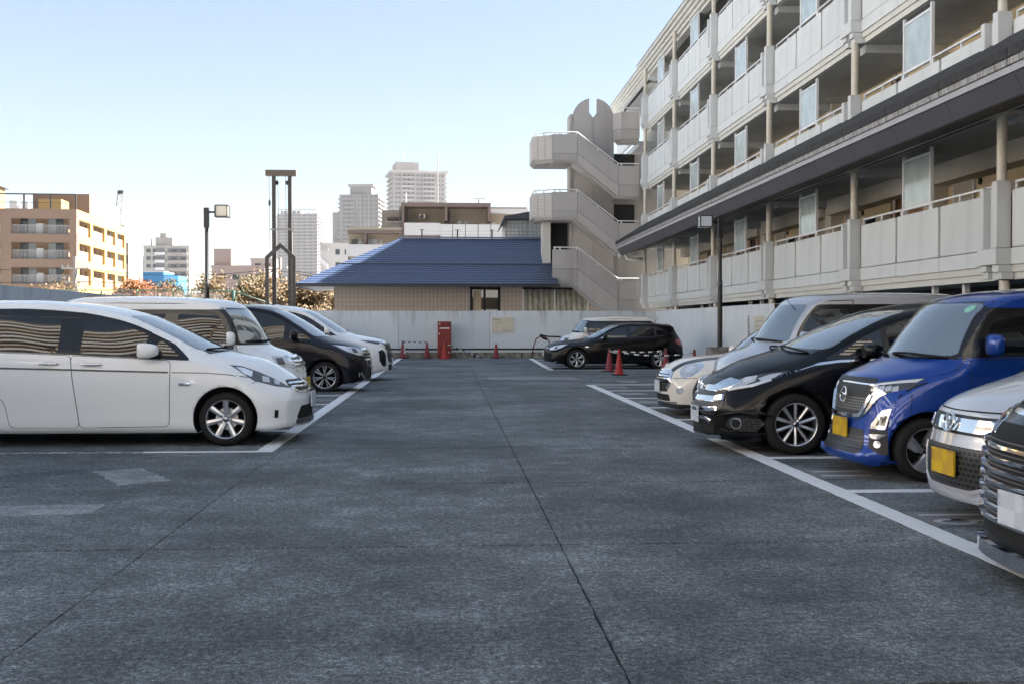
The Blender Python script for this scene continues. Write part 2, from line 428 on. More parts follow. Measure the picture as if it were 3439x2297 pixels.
    def door(c, poly, window=None, handle=None, hm="chrome", win_m="glass_dark", surround=None):
        """A door: gap behind it, painted panel, handle and window pane on both sides of the car."""
        poly = fillet(poly, .05, 3)
        cx = sum(p[0] for p in poly)/len(poly); cz = sum(p[1] for p in poly)/len(poly)
        big = []
        P = [np.array(p) for p in poly]
        for i, p in enumerate(P):
            t = P[(i+1) % len(P)] - P[i-1]; nrm = np.array([t[1], -t[0]])/(np.linalg.norm(t)+1e-9)
            if nrm @ (p - np.array([cx, cz])) < 0: nrm = -nrm
            big.append(tuple(p + nrm*.007))
        ds = c.side("door", poly, c.paint, .0035, step=.07)
        c.side("door_gap", big, "gap_black", .0012, parent=ds, step=.07)
        if window:
            c.side("side_window", fillet(window, .03, 3), win_m, .0065, parent=ds, step=.08)
        if handle:
            s, z, ln = handle; h = c.sidept(s, z)
            for k, sg in enumerate((1, -1)):
                mb = MB(); pts = [(-s + ln*t, sg*(h.y + .012 + .022*math.sin(math.pi*(t+.5))), z) for t in np.linspace(-.5, .5, 9)]
                mb.tube(pts, [.008, .013, .014, .014, .014, .014, .014, .013, .008], 8)
                obj("handle", mb, hm, ds[k], True)
        return ds
    def wheels(c, style):
        sp = c.sp; Rw = sp["wr"]; rim = style.get("rim", .215); Wt = style.get("width", .2)
        key = str(sorted(style.items())) + str(Rw)
        if key not in WHEELS: WHEELS[key] = wheel_meshes(Rw, rim, Wt, style)
        back, tyre, rimm, hub = WHEELS[key]
        tr = sp["W"] - .03
        for s in sp["axles"]:
            for sg in (1, -1):
                wh = link("wheel", back, c.root, (-s, sg*tr, Rw), (R(random.uniform(0, 60))*0 , 0, 0 if sg > 0 else math.pi))
                for nm, me in (("tyre", tyre), ("rim", rimm), ("hub_cap", hub)): link(nm, me, wh)
    def mirror(c, s, z, m=None, size=(.12, .11, .085), out=.09, arm=True):
        h = c.sidept(s, z)
        for sg in (1, -1):
            me = bpy.data.meshes.new("mirror"); bm = bmesh.new()
            bmesh.ops.create_uvsphere(bm, u_segments=20, v_segments=12, radius=1)
            for v in bm.verts:
                x, y, zz = v.co
                ex = math.copysign(abs(x)**.75, x); ey = math.copysign(abs(y)**.6, y); ez = math.copysign(abs(zz)**.6, zz)
                if ex < -.35: ex = -.35
                v.co = (ex*size[0]*.8, ey*size[1], ez*size[2]*(1 - .12*ey))
            for f in bm.faces: f.smooth = True
            bm.to_mesh(me); bm.free(); me.materials.append(MATS[m or c.paint])
            mo = link("mirror", me, c.root, (-s, sg*(h.y + out + size[1]*.7), z + .02))
            obj("mirror_glass", MB().box(-.295*size[0]*.8-.012, -.29*size[0]*.8-.006, -size[1]*.82, size[1]*.82, -size[2]*.78, size[2]*.78), "chrome_dark", mo)
            mb = MB().tube([(0, -sg*(size[1]*.5), -size[2]*.3), (.01, -sg*(out + size[1]*.75), -size[2]*.9)], [.028, .034], 8)
            obj("mirror_arm", mb, "plastic_black", mo, True)
    def wiper(c, a, b, elbow=.03):
        """Wiper lying on the windscreen between two (y, z) points of the front view."""
        pts = []
        for t in np.linspace(0, 1, 7):
            y = a[0] + (b[0]-a[0])*t; z = a[1] + (b[1]-a[1])*t
            h, n = c.cast(Vector((4, y, z)), Vector((-1, 0, 0)))
            if h is None: continue
            pts.append(h + n*(.012 + elbow*math.sin(math.pi*t)*.5))
        if len(pts) > 2: obj("wiper", MB().tube(pts, .011, 6), "gap_black", c.root, True)
    def plate(c, y, z, m, tilt=0., wd=.33, ht=.165):
        h, n = c.cast(Vector((4, y, z)), Vector((-1, 0, 0)))
        me = MB().box(-.006, .006, -wd/2, wd/2, -ht/2, ht/2).mesh("number_plate", m)
        bm = bmesh.new(); bm.from_mesh(me); bmesh.ops.bevel(bm, geom=bm.edges[:], offset=.004, segments=1, affect='EDGES'); bm.to_mesh(me); bm.free()
        p = link("number_plate", me, c.root, (h.x + .025, y, z), (0, 0, math.atan2(n.y, n.x)*.5))
        fr = MB(); b = .006
        for q in ((-wd/2-b, wd/2+b, -ht/2-b, -ht/2+.004), (-wd/2-b, wd/2+b, ht/2-.004, ht/2+b), (-wd/2-b, -wd/2+.004, -ht/2, ht/2), (wd/2-.004, wd/2+b, -ht/2, ht/2)):
            fr.box(-.008, .0075, *q)
        obj("plate_frame", fr, m, p)
        return p
    def emblem(c, y, z, kind, r=.065, parent=None):
        h, n = c.cast(Vector((4, y, z)), Vector((-1, 0, 0)))
        mb = MB(); k = .85 if kind in ("oval", "wing") else 1.
        ring = [(0.022, r*math.cos(a)*(1.25 if kind == "oval" else 1), r*k*math.sin(a)) for a in np.linspace(0, 2*math.pi, 29)]
        mb.tube(ring, r*.13, 6, cap=False)
        if kind == "ringbar": mb.box(.012, .030, -r*1.12, r*1.12, -r*.2, r*.2)
        if kind == "wing":
            mb.tube([(.02, -r*.95, r*.1), (.02, -r*.62, r*.42), (.02, -r*.2, -r*.25), (.02, 0, -r*.42), (.02, r*.2, -r*.25), (.02, r*.62, r*.42), (.02, r*.95, r*.1)], r*.11, 6)
        if kind == "oval":
            mb.tube([(.02, r*.42*math.cos(a), r*.8*math.sin(a)) for a in np.linspace(0, 2*math.pi, 21)], r*.11, 6, cap=False)
            mb.tube([(.02, r*.95*math.cos(a), r*.25+r*.32*math.sin(a)) for a in np.linspace(0, 2*math.pi, 21)], r*.1, 6, cap=False)
        if kind == "aitch":
            mb.box(.012, .03, -r*.62, -r*.38, -r*.7, r*.7); mb.box(.012, .03, r*.38, r*.62, -r*.7, r*.7); mb.box(.012, .03, -r*.4, r*.4, -r*.12, r*.12)
        o = obj("emblem", mb, "chrome", parent or c.root, True, (h.x, y, z), (0, -math.asin(max(-1, min(1, n.z)))*.8, 0))
        return o
    def done(c): c.bm.free(); c.bm = None; c.bvh = None

WHEELS = {}
def wheel_meshes(Rw, rim, Wt, st):
    """Axis +y is the outer side; centre of the tyre tread at y=-Wt/2."""
    n = 48
    t = MB(); t.lathe([(rim-.012, -Wt+.01), (rim+.004, -Wt), (Rw-.03, -Wt-.004), (Rw-.006, -Wt+.02), (Rw, -Wt+.05), (Rw, -.05), (Rw-.006, -.02), (Rw-.03, .002), (rim+.012, -.002), (rim-.004, -.012), (rim-.012, -.03)], n, 'y')
    tyre = t.mesh("tyre", "tyre_rubber", True)
    b = MB(); b.lathe([(.001, -.11), (rim*.62, -.11), (rim*.62, -.13), (rim-.012, -.13), (rim-.012, -Wt+.02), (.001, -Wt+.02)], n, 'y'); back = b.mesh("wheel", "gap_black", True)
    r = MB(); r.lathe([(rim-.013, -.12), (rim-.013, -.03), (rim-.006, -.012), (rim+.004, -.006), (rim+.004, -.014), (rim-.001, -.02)], n, 'y')
    if "disc" in st: r.lathe([(.03, -.10), (rim*.58, -.10), (rim*.58, -.105)], n, 'y')
    k = st["n"]; w0, w1 = st.get("w", (.03, .03)); sw = st.get("swirl", 0.)
    dish = st.get("dish", .02)
    for i in range(k):
        for a0 in ((-st["pair"], st["pair"]) if "pair" in st else (0.,)):
            a = 2*math.pi*(i/k) + math.pi/2; o = []
            for q, (rr, ww, yy) in enumerate(((.035, w0, -.008 - dish), (rim*.5, (w0+w1)/2, -.004 - dish*.6), (rim-.008, w1, -.012))):
                aa = a + a0*(1 - .35*(1 - rr/rim)) + sw*(rr/rim)
                ct, sn = math.cos(aa), math.sin(aa)
                for sx, dy in ((-1, -.002), (0, .006), (1, -.002)): o.append((rr*ct - sx*ww*.5*sn, yy + dy, rr*sn + sx*ww*.5*ct))
                for sx in (1, -1): o.append((rr*ct - sx*ww*.55*sn, yy - .04, rr*sn + sx*ww*.55*ct))
            fs = []
            for q in range(2):
                for e in range(5): fs.append((q*5+e, q*5+(e+1) % 5, (q+1)*5+(e+1) % 5, (q+1)*5+e))
            r.add(o, fs)
    rimm = r.mesh("rim", st.get("m", "alloy"), False)
    for p in rimm.polygons: p.use_smooth = len(p.vertices) == 4 and False
    h = MB(); h.lathe([(.036, -.012 - dish), (.034, .0 - dish*.5), (.026, .004 - dish*.4), (.001, .005 - dish*.4)], 20, 'y')
    for i in range(5):
        a = 2*math.pi*(i+.5)/5; h.lathe([(.011, -.02 - dish), (.011, .004 - dish*.8), (.007, .008 - dish*.8), (.001, .009 - dish*.8)], 8, 'y', (.062*math.cos(a), 0, .062*math.sin(a)))
    h.m = 0
    hub = h.mesh("hub_cap", st.get("hub", "chrome_dark"), True)
    return back, tyre, rimm, hub
# ------------------------------------------------------------------ ground, parking lot, markings
def asphalt(name, lo, hi, speck=.8):
    m = mat(name, g(.06), .85); tc = mapped(m, 1, 1, 1)
    big = noise_node(m, .45, 6, tc, .62); mid = noise_node(m, 3.0, 8, tc, .72); gr = noise_node(m, 26, 6, tc, .8); fine = noise_node(m, 75, 3, tc, .75)
    base = mixc(m, ramp(m, big, [(.38, g(0)), (.64, g(1))]), lo, hi)
    base = mixc(m, .9, base, ramp(m, mid, [(.34, g(.62)), (.5, g(.95)), (.66, g(1.5))]), 'MULTIPLY')
    base = mixc(m, speck, base, ramp(m, gr, [(.36, g(.2)), (.5, g(.9)), (.64, g(2.1))]), 'MULTIPLY')
    base = mixc(m, speck*.8, base, ramp(m, fine, [(.36, g(.15)), (.5, g(.9)), (.62, g(2.2))]), 'MULTIPLY')
    vo = N(m, "ShaderNodeTexVoronoi"); vo.inputs["Scale"].default_value = 30; L(m, tc, vo.inputs["Vector"])
    wn = N(m, "ShaderNodeTexWhiteNoise", noise_dimensions='3D'); L(m, vo.outputs["Position"], wn.inputs[0])
    pick = ramp(m, wn.outputs[0], [(.975, g(0)), (.98, g(1))]); near = ramp(m, vo.outputs["Distance"], [(.10, g(1)), (.2, g(0))])
    base = mixc(m, mixc(m, 1., pick, near, 'MULTIPLY'), base, g(.42))
    oil = noise_node(m, 1.15, 3, tc, .5); base = mixc(m, ramp(m, oil, [(.66, g(0)), (.74, g(.5))]), base, g(.03))
    L(m, base, bsdf(m).inputs["Base Color"])
    L(m, ramp(m, mid, [(.3, g(.72)), (.7, g(.95))]), bsdf(m).inputs["Roughness"])
    bsdf(m).inputs["Specular IOR Level"].default_value = .4
    add_bump(m, gr, .7, .012); return m
asphalt("asphalt", (.086, .096, .101), (.195, .212, .220))
asphalt("asphalt_patch", (.23, .24, .25), (.29, .30, .31), .45)
asphalt("asphalt_dark", (.03, .031, .033), (.05, .052, .054))
mat("city_ground", (.44, .44, .44), .9, noise=(.05, .3))
mat("joint", (.04, .04, .04), .9, noise=(40, .5))
def line_paint(name, col, wear):
    m = mat(name, col, .6); tc = mapped(m, 1, 1, 1); a = noise_node(m, 7, 8, tc, .75); b = noise_node(m, 60, 4, tc, .7)
    f = mixc(m, .45, a, b); d = tuple(c*.88 for c in col)
    L(m, ramp(m, f, [(wear - .05, g(.09)), (wear + .02, d), (.62, col)]), bsdf(m).inputs["Base Color"]); return m
line_paint("line_white", (.84, .85, .86), .36); line_paint("line_worn", (.7, .71, .72), .52); line_paint("number_ground", (.20, .20, .21), .30); line_paint("number_white", (.55, .56, .58), .42)

tag(box("ground", -2500, 2500, -600, 4000, -1.0, -.06, "city_ground"), kind="structure")
lot = tag(box("parking_lot", -7.0, 16, -22, 46.2, -.05, -.012, "joint"), kind="structure")
xs = [(-7.0, -1.8735), (-1.8665, .6985), (.7105, 16.0)]; ys = [-22, -6.5, -1.3, 4.1, 6.84, 9.56, 12.35, 20.1, 29.0, 37.5, 46.2]
for (xa, xb) in xs:
    for ya, yb in zip(ys[:-1], ys[1:]):
        gq = .013
        n = max(2, int((yb - ya)/.06)); rng = random.Random(int(xa*100) + int(ya*10)); jl = [rng.gauss(0, .0026) for _ in range(n+1)]; jr = [rng.gauss(0, .0026) for _ in range(n+1)]
        pts = [(xb + jr[i], ya + gq + (yb - ya - 2*gq)*i/n) for i in range(n+1)] + [(xa + jl[i], ya + gq + (yb - ya - 2*gq)*i/n) for i in range(n, -1, -1)]
        obj("asphalt_slab", MB().prism(pts, 'z', -.012, 0), "asphalt", lot)
def quad_sheet(name, pts, z, m, parent=lot, jag=0.):
    rng = random.Random(int(abs(pts[0][0]*1000 + pts[0][1]*77))); o = []
    for i in range(len(pts)):
        a, b = pts[i], pts[(i+1) % len(pts)]; ln = math.hypot(b[0]-a[0], b[1]-a[1]); n = max(1, int(ln/.09)) if jag else 1
        for k in range(n):
            t = k/n; o.append((a[0] + (b[0]-a[0])*t + rng.gauss(0, jag), a[1] + (b[1]-a[1])*t + rng.gauss(0, jag)))
    return obj(name, MB().prism(o, 'z', z - .003, z), m, parent)
def rect(name, x0, x1, y0, y1, z, m, jag=.003): return quad_sheet(name, [(x0, y0), (x1, y0), (x1, y1), (x0, y1)], z, m, lot, jag)
LW = .185
rect("painted_line", -1.945 - LW, -1.945, 12.0, 45.1, .005, "line_white")
for i in range(14):
    y = 12.05 + 2.36*i
    if i == 0:
        rect("painted_line", -3.35, -1.945 - LW - .002, y - .055, y + .055, .005, "line_white"); rect("painted_line", -6.8, -3.36, y - .05, y + .05, .005, "line_worn")
    else: rect("painted_line", -6.8, -1.945 - LW - .002, y - .075, y + .075, .005, "line_white")
    if 0 < i < 13: rect("painted_number_ground", -2.75, -2.16, y + .85, y + 1.42, .005, "number_ground"); 
rect("painted_line", 3.17, 3.17 + LW, 2.0, 25.1, .005, "line_white")
for y in (25.02, 22.72, 20.41, 18.06, 15.76, 13.47, 11.17, 8.88, 6.58, 4.28): rect("painted_line", 3.17 + LW + .002, 8.3, y - .08, y + .08, .005, "line_white")
quad_sheet("painted_line", [(3.04, 33.1), (3.04 + LW, 33.1), (3.26 + LW, 44.4), (3.26, 44.4)], .005, "line_white", lot, .003)
for k in range(5): rect("painted_line", 3.05 + LW + .003 + .04*k + .02, 8.3, 33.2 + 2.3*k - .07, 33.2 + 2.3*k + .07, .005, "line_white")
def number(x, y, chars):
    """Stall number painted on a grey ground; the figures read with their tops towards +x."""
    rect("painted_number_ground", x, x + .62, y - .29, y + .29, .005, "number_ground")
    for i, ch in enumerate(chars):
        yc = y + .14 - .28*i; mb = MB()
        if ch == "1": mb.box(x + .06, x + .52, yc - .028, yc + .028, .006, .009)
        elif ch == "6":
            ring = [(x + .20 + .13*math.cos(a), yc + .085*math.sin(a)) for a in np.linspace(0, 2*math.pi, 25)]
            tail = [(x + .20 + .32*t, yc + .085 - .02*t - .10*t*t) for t in np.linspace(0, 1, 9)]
            for ln in (ring, tail):
                st = strip(ln, .05)
                k = len(ln)
                for j in range(k - 1): mb.add([(*st[j], .009), (*st[j+1], .009), (*st[2*k-2-j], .009), (*st[2*k-1-j], .009)], [(0, 1, 2, 3)])
        obj("painted_figure", mb, "number_white", lot)
number(3.38, 7.58, "16"); number(3.38, 9.93, "11"); number(3.38, 21.68, "11"); number(3.38, 19.3, "11"); number(3.38, 17.0, "11"); number(3.38, 12.3, "11")
rect("painted_number_ground", 3.38, 3.95, 23.62, 24.25, .005, "number_ground")
for ps in ([(-3.40, 10.50), (-3.0, 10.75), (-2.50, 9.84), (-2.88, 9.59)], [(-4.2, 8.52), (-2.67, 8.57), (-2.62, 8.16), (-3.3, 8.08), (-4.2, 8.05)], [(4.14, 26.87), (4.6, 26.75), (4.58, 25.9), (4.16, 25.9)], [(1.0, 27.4), (3.4, 27.2), (3.3, 28.9), (1.0, 29.0)]):
    quad_sheet("asphalt_patch", ps, .004, "asphalt_patch" if ps[0][0] != 1.0 else "number_ground", lot, .012)

# ------------------------------------------------------------------ boundary walls
def wall_paint(name, col, stain=.5):
    m = mat(name, col, .75); v = mapped(m, 1, 1, .06); v2 = mapped(m, 1, 1, 1)
    a = noise_node(m, 3.5, 8, v, .7); b = noise_node(m, .5, 4, v2)
    sep = N(m, "ShaderNodeSeparateXYZ"); tc = N(m, "ShaderNodeTexCoord"); L(m, tc.outputs["Object"], sep.inputs[0])
    topf = N(m, "ShaderNodeMapRange"); topf.inputs[1].default_value = 1.0; topf.inputs[2].default_value = 2.0; topf.inputs[3].default_value = .0; topf.inputs[4].default_value = 1.; L(m, sep.outputs[2], topf.inputs[0])
    ad = N(m, "ShaderNodeMath", operation='MULTIPLY_ADD'); L(m, topf.outputs[0], ad.inputs[0]); ad.inputs[1].default_value = .14; L(m, a, ad.inputs[2])
    streak = ramp(m, ad.outputs[0], [(.60, g(0)), (.80, g(stain))])
    base = mixc(m, b, tuple(c*.9 for c in col), tuple(min(1, c*1.08) for c in col))
    L(m, mixc(m, streak, base, g(.10)), bsdf(m).inputs["Base Color"]); add_bump(m, noise_node(m, 30, 4, v2), .12, .01); return m
wall_paint("wall_pale", (.59, .645, .69)); wall_paint("wall_pale_light", (.65, .705, .75), .45); wall_paint("wall_left", (.56, .62, .68), .35); wall_paint("wall_white", (.67, .715, .75), .25)
mat("concrete_stained", (.22, .21, .19), .85, noise=(6, .5), bump=(40, .3)); mat("concrete_dark", (.045, .045, .045), .9, noise=(8, .5))
def wall_run(name, label, axis, fixed, thick, edges, h, mats_, capm):
    t = thing(name, label, "wall")
    for i, (a, b) in enumerate(zip(edges[:-1], edges[1:])):
        q = (a + .006, b - .006, fixed, fixed + thick) if axis == 'x' else (fixed, fixed + thick, a + .006, b - .006)
        box("wall_panel", *q, -.05, h + (.004 if i % 2 else 0), mats_[i % len(mats_)], t)
        q2 = (a, b, fixed + .02, fixed + thick - .02) if axis == 'x' else (fixed + .02, fixed + thick - .02, a, b)
    box("wall_core", *q2[:0], *((edges[0], edges[-1], fixed + .02, fixed + thick - .02) if axis == 'x' else (fixed + .02, fixed + thick - .02, edges[0], edges[-1])), -.05, h - .01, "concrete_dark", t)
    return t
wall_run("boundary_wall", "pale blue painted boundary wall across the far end of the lot", 'x', 46.0, .2, [-7.1, -6.0, -2.15, 1.72, 5.6, 8.84], 1.97, ("wall_pale_light", "wall_pale_light", "wall_pale", "wall_pale_light", "wall_pale"), None)
wall_run("boundary_wall", "white panel wall beside the apartment block, right of the lot", 'y', 8.85, .18, [29.05, 31.6, 35.2, 38.8, 42.4, 46.0], 1.97, ("wall_white",), None)
wall_run("boundary_wall", "grey-blue stained boundary wall behind the left row of cars", 'y', -7.1, .2, [-6, 1.5, 5.35, 9.2, 13.05, 16.9, 20.75, 24.6, 28.45, 32.3, 36.1, 40.0, 45.99], 2.0, ("wall_left",), None)
ks = thing("kerb", "low stained concrete kerb along the foot of the back wall", "kerb")
x = -6.9; rng = random.Random(3)
while x < 8.7:
    wd = min(.98, 8.75 - x); box("kerb_stone", x, x + wd - .03 - rng.random()*.06, 45.62, 45.98, -.01, .235, "concrete_stained", ks); x += 1.0
box("kerb_backing", -6.9, 8.75, 45.66, 45.97, -.01, .20, "concrete_dark", ks)
box("kerb_rail", -6.9, 8.75, 45.60, 45.70, .245, .285, "line_white", ks)
obj("kerb_pipe", MB().tube([(-6.9, 45.9, .36), (8.7, 45.9, .36)], .03, 8), "gap_black", ks, True)

# ------------------------------------------------------------------ lot furniture
mat("red_cabinet", (.21, .014, .013), .45, noise=(3, .2)); mat("cone_red", (.36, .012, .014), .5, noise=(5, .15)); mat("cone_faded", (.22, .02, .035), .55, noise=(5, .2)); mat("cone_orange", (.36, .02, .014), .5)
mat("white_plastic", (.7, .7, .7), .5); mat("black_plastic", (.015, .015, .015), .5); mat("lamp_post", (.012, .011, .010), .45, noise=(3, .3)); mat("lamp_glass", (.62, .58, .48), .25, coat=.5)
mat("lamp_glass_cool", (.62, .68, .74), .25, coat=.5)
mat("sign_cream", (.62, .58, .48), .6, noise=(3, .06)); mat("sign_white", (.75, .76, .76), .5); mat("print_grey", (.28, .27, .25), .7); mat("print_faint", (.48, .46, .40), .7); mat("print_black", (.03, .03, .03), .6)
mat("rust", (.11, .05, .028), .8, noise=(20, .5)); mat("brass", (.5, .4, .2), .35, .8)
cb = thing("hydrant_cabinet", "tall red steel fire hydrant cabinet against the back wall", "cabinet", (-.20, 45.32, 0))
bevel_box("body", -.285, .285, -.13, .26, .02, 1.52, "red_cabinet", cb, .008)
bevel_box("door", -.255, .255, -.145, -.128, .10, 1.30, "red_cabinet", cb, .006)
bevel_box("upper_panel", -.255, .255, -.145, -.128, 1.325, 1.50, "red_cabinet", cb, .006)
box("nameplate", -.20, .20, -.150, -.144, 1.215, 1.26, "sign_white", cb)
obj("indicator_lamp", MB().lathe([(.001, -.03), (.02, -.028), (.028, -.01), (.03, 0)], 14, 'y', (-.20, -.145, 1.42)), "white_plastic", cb, True)
obj("push_button", MB().lathe([(.001, -.012), (.04, -.01), (.045, 0)], 16, 'y', (.18, -.145, 1.39)), "plastic_black", cb, True)
obj("handle", MB().box(-.235, -.205, -.165, -.144, .98, 1.04), "chrome", cb); obj("valve_cap", MB().lathe([(.001, -.02), (.03, -.018), (.032, 0)], 14, 'y', (.19, -.145, .24)), "white_plastic", cb, True)
sg = thing("sign_board", "cream notice board with faint drawing on the back wall", "sign", (2.28, 45.985, 1.375))
obj("board", MB().prism(fillet([(-.465, -.325), (.465, -.325), (.465, .325), (-.465, .325)], .04), 'y', -.02, 0), "sign_cream", sg)
pr = MB()
for (xa, xb, z) in ((-.40, -.10, .235),): pr.box(xa, xb, -.023, -.0205, z - .018, z + .018)
pr.box(.02, .42, -.023, -.0205, -.275, -.25)
for k in range(5): pr.tube([(-.28 + .05*k, -.022, .09 + .05*math.sin(k*2)), (-.25 + .05*k, -.022, .15 - .03*math.cos(k*3)), (-.21 + .05*k, -.022, .10)], .006, 4)
obj("print", pr, "print_grey", sg)
pf = MB()
for k in range(3): pf.box(-.06, .42 - .05*k, -.023, -.0205, -.135 - .06*k - .01, -.135 - .06*k + .01)
pf.tube([(-.24 + .11*math.cos(a), -.022, -.10 + .11*math.sin(a)) for a in np.linspace(0, 6.3, 20)], .006, 4)
for k in range(5): pf.tube([(.10 + .05*k, -.022, .06 + .06*math.sin(2*k)), (.12 + .05*k, -.022, .20 - .04*math.cos(k)), (.16 + .045*k, -.022, .10 + .03*k*math.sin(k))], .005, 4)
obj("faint_print", pf, "print_faint", sg)
def text_mesh(name, body, size, m, parent, loc, rot):
    cu = bpy.data.curves.new(name, 'FONT'); cu.body = body; cu.size = size; cu.align_x = 'CENTER'; cu.align_y = 'CENTER'; cu.extrude = .001
    cu.space_line = .9
    ob = bpy.data.objects.new(name, cu); COL.objects.link(ob); dg = bpy.context.evaluated_depsgraph_get()
    me = bpy.data.meshes.new_from_object(ob.evaluated_get(dg)); bpy.data.objects.remove(ob)
    me.materials.clear(); me.materials.append(MATS[m]); return link(name, me, parent, loc, rot)
s2 = thing("sign_board", "narrow white sign with vertical black lettering on the right wall", "sign", (8.845, 31.45, 1.38))
box("board", -.012, 0, -.27, .27, -.42, .30, "sign_white", s2)
text_mesh("lettering", "駐\n車\n場", .24, "print_black", s2, (-.0135, .04, -.06), (R(90), 0, R(-90)))
s3 = thing("sign_board", "faded cream notice on the right wall beside the white lettered sign", "sign", (8.845, 30.45, 1.42)); box("board", -.012, 0, -.50, .50, -.20, .22, "sign_cream", s3)
obj("faint_print", MB().box(-.0145, -.0125, -.32, .30, .04, .10).box(-.0145, -.0125, -.36, .34, -.10, -.05), "print_faint", s3)

cone_bm = {}
def cone(x, y, label, m, h=.69, ring=False):
    t = thing("traffic_cone", label, "traffic cone", (x, y, 0), random.uniform(0, 1.5), "traffic cones on the lot")
    if h not in cone_bm:
        b = MB().lathe([(.135, .035), (.125, .05), (.038, h - .035), (.034, h - .01), (.022, h), (.001, h)], 24)
        bs = MB().prism(fillet([(-.19, -.19), (.19, -.19), (.19, .19), (-.19, .19)], .04), 'z', 0, .035)
        kn = MB().lathe([(.03, h - .03), (.045, h - .02), (.045, h + .005), (.028, h + .02), (.034, h + .04), (.02, h + .055), (.001, h + .06)], 16)
        cone_bm[h] = (b, bs, kn)
    b, bs, kn = cone_bm[h]
    obj("cone_body", b, m, t, True); obj("base", bs, "black_plastic" if m != "cone_orange" else m, t); 
    if ring: obj("top_knob", kn, ring, t, True)
    return t
cone(4.75, 31.9, "faded pink traffic cone, left one of the pair before the black hatchback", "cone_faded", .66, "rust")
cone(4.70, 29.75, "bright red traffic cone, right one of the pair before the black hatchback", "cone_red", .66, "cone_red")
cone(6.38, 31.6, "red traffic cone at the far end of the chain, by the hatchback's rear wheel", "cone_faded", .66, "rust"); cone(6.78, 29.6, "red traffic cone nearest the lamp block, behind the cream hatchback", "cone_faded", .66, "rust")
cone(-1.93, 45.1, "leftmost traffic cone at the back wall, with white wrapping", "cone_faded", .66, "black_plastic"); cone(-.93, 45.15, "dark red traffic cone left of the hydrant cabinet", "cone_faded", .66); cone(-.20, 44.4, "orange-red traffic cone standing in front of the hydrant cabinet", "cone_orange", .70); cone(1.95, 45.0, "dark red traffic cone with white top, below the cream notice board", "cone_faded", .62, "white_plastic")
box("white_wrap", -.035, .035, -.12, -.105, .20, .5, "white_plastic", [o for o in COL.objects if o.get("label", "").startswith("leftmost traffic cone")][0])
def cone_bar(name, label, a, b, n, r=.02):
    t = thing(name, label, "cone bar"); a, b = Vector(a), Vector(b)
    for i in range(n): obj("white_band" if i % 2 else "black_band", MB().tube([a + (b-a)*i/n, a + (b-a)*(i+1)/n], r, 8), "white_plastic" if i % 2 else "black_plastic", t, True)
cone_bar("cone_bar", "black and white striped bar spanning the two leftmost back-wall cones", (-1.93, 45.1, .68), (-.93, 45.15, .66), 9)
cone_bar("cone_bar", "striped bar fallen from the orange cone to the ground", (-.18, 44.4, .62), (1.35, 44.75, .03), 13)
def chain(label, a, b, n, sag):
    t = thing("plastic_chain", label, "chain", group="chains between the cones"); a, b = Vector(a), Vector(b)
    P = [a + (b-a)*(i/n) - Vector((0, 0, sag*4*(i/n)*(1-i/n))) for i in range(n+1)]
    for i in range(n): obj("white_link" if i % 2 else "black_link", MB().tube([P[i], P[i+1]], .022 if i % 2 else .014, 6), "white_plastic" if i % 2 else "black_plastic", t, True)
chain("black and white chain from the faded cone along the hatchback, the farther one", (4.75, 31.9, .64), (6.38, 31.6, .63), 13, .05); chain("black and white chain from the bright red cone along the hatchback, the nearer one", (4.70, 29.75, .64), (6.78, 29.6, .62), 15, .09); chain("short black and white chain joining the pair of cones", (4.75, 31.9, .63), (4.70, 29.75, .63), 10, .03)
rp = thing("pipe_stand", "bent rusty pipe stand by the white boxy car's bonnet", "pipe stand", (3.75, 44.6, 0))
obj("pipe", MB().tube([(-.35, 0, 0), (-.25, 0, .55), (-.15, 0, .82), (.05, 0, .90), (.25, 0, .86), (.38, 0, .7), (.40, 0, .45)], .026, 8), "rust", rp, True)
obj("cross_pipe", MB().tube([(.02, .0, .96), (.35, 0, .90), (.95, 0, .88)], .03, 8), "gap_black", rp, True); obj("bracket", MB().tube([(.0, 0, .98), (.12, 0, .84), (.3, 0, .78)], .045, 8), "gap_black", rp, True)
def lamp_post(label, x, y, ztop, side, zbase, gm):
    t = thing("lamp_post", label, "lamp post", (x, y, 0), 0, "lamp posts")
    obj("pole", MB().lathe([(.072, zbase), (.070, 2.6), (.068, 2.62), (.056, 2.66), (.052, ztop - .9), (.052, ztop - .55)], 16), "lamp_post", t, True)
    obj("pole_collar", MB().lathe([(.076, 2.55), (.076, 2.60)], 16), "plastic_grey", t, True)
    obj("bracket_box", MB().box(-.066, .066, -.066, .066, ztop - .56, ztop), "lamp_post", t)
    obj("arm", MB().tube([(side*.08, 0, ztop - .12), (side*.28, 0, ztop - .12)], .03, 10), "lamp_post", t, True)
    hx = side*.44; hw, z0, z1 = .17, ztop - .27, ztop + .075
    lh = obj("lantern_frame", MB().box(hx - hw, hx + hw, -hw, hw, z1 - .03, z1), "lamp_post", t)
    fr = MB()
    for sx in (-1, 1):
        for sy in (-1, 1): fr.box(hx + sx*hw - .015, hx + sx*hw + .015, sy*hw - .015, sy*hw + .015, z0, z1 - .03)
    for sx in (-1, 1): fr.box(hx + sx*hw - .014, hx + sx*hw + .014, -hw + .015, hw - .015, z0, z0 + .03)
    for sy in (-1, 1): fr.box(hx - hw + .015, hx + hw - .015, sy*hw - .014, sy*hw + .014, z0, z0 + .03)
    obj("lantern_bars", fr, "lamp_post", lh); obj("lantern_glass", MB().box(hx - hw + .012, hx + hw - .012, -hw + .012, hw - .012, z0 + .006, z1 - .031), gm, lh)
lamp_post("black lamp post with square lantern rising behind the left row of cars", -6.83, 31.0, 4.68, 1, 0, "lamp_glass")
lamp_post("dark lamp post with square lantern on a concrete block, right of the lot", 7.72, 30.5, 4.42, -1, .70, "lamp_glass_cool")
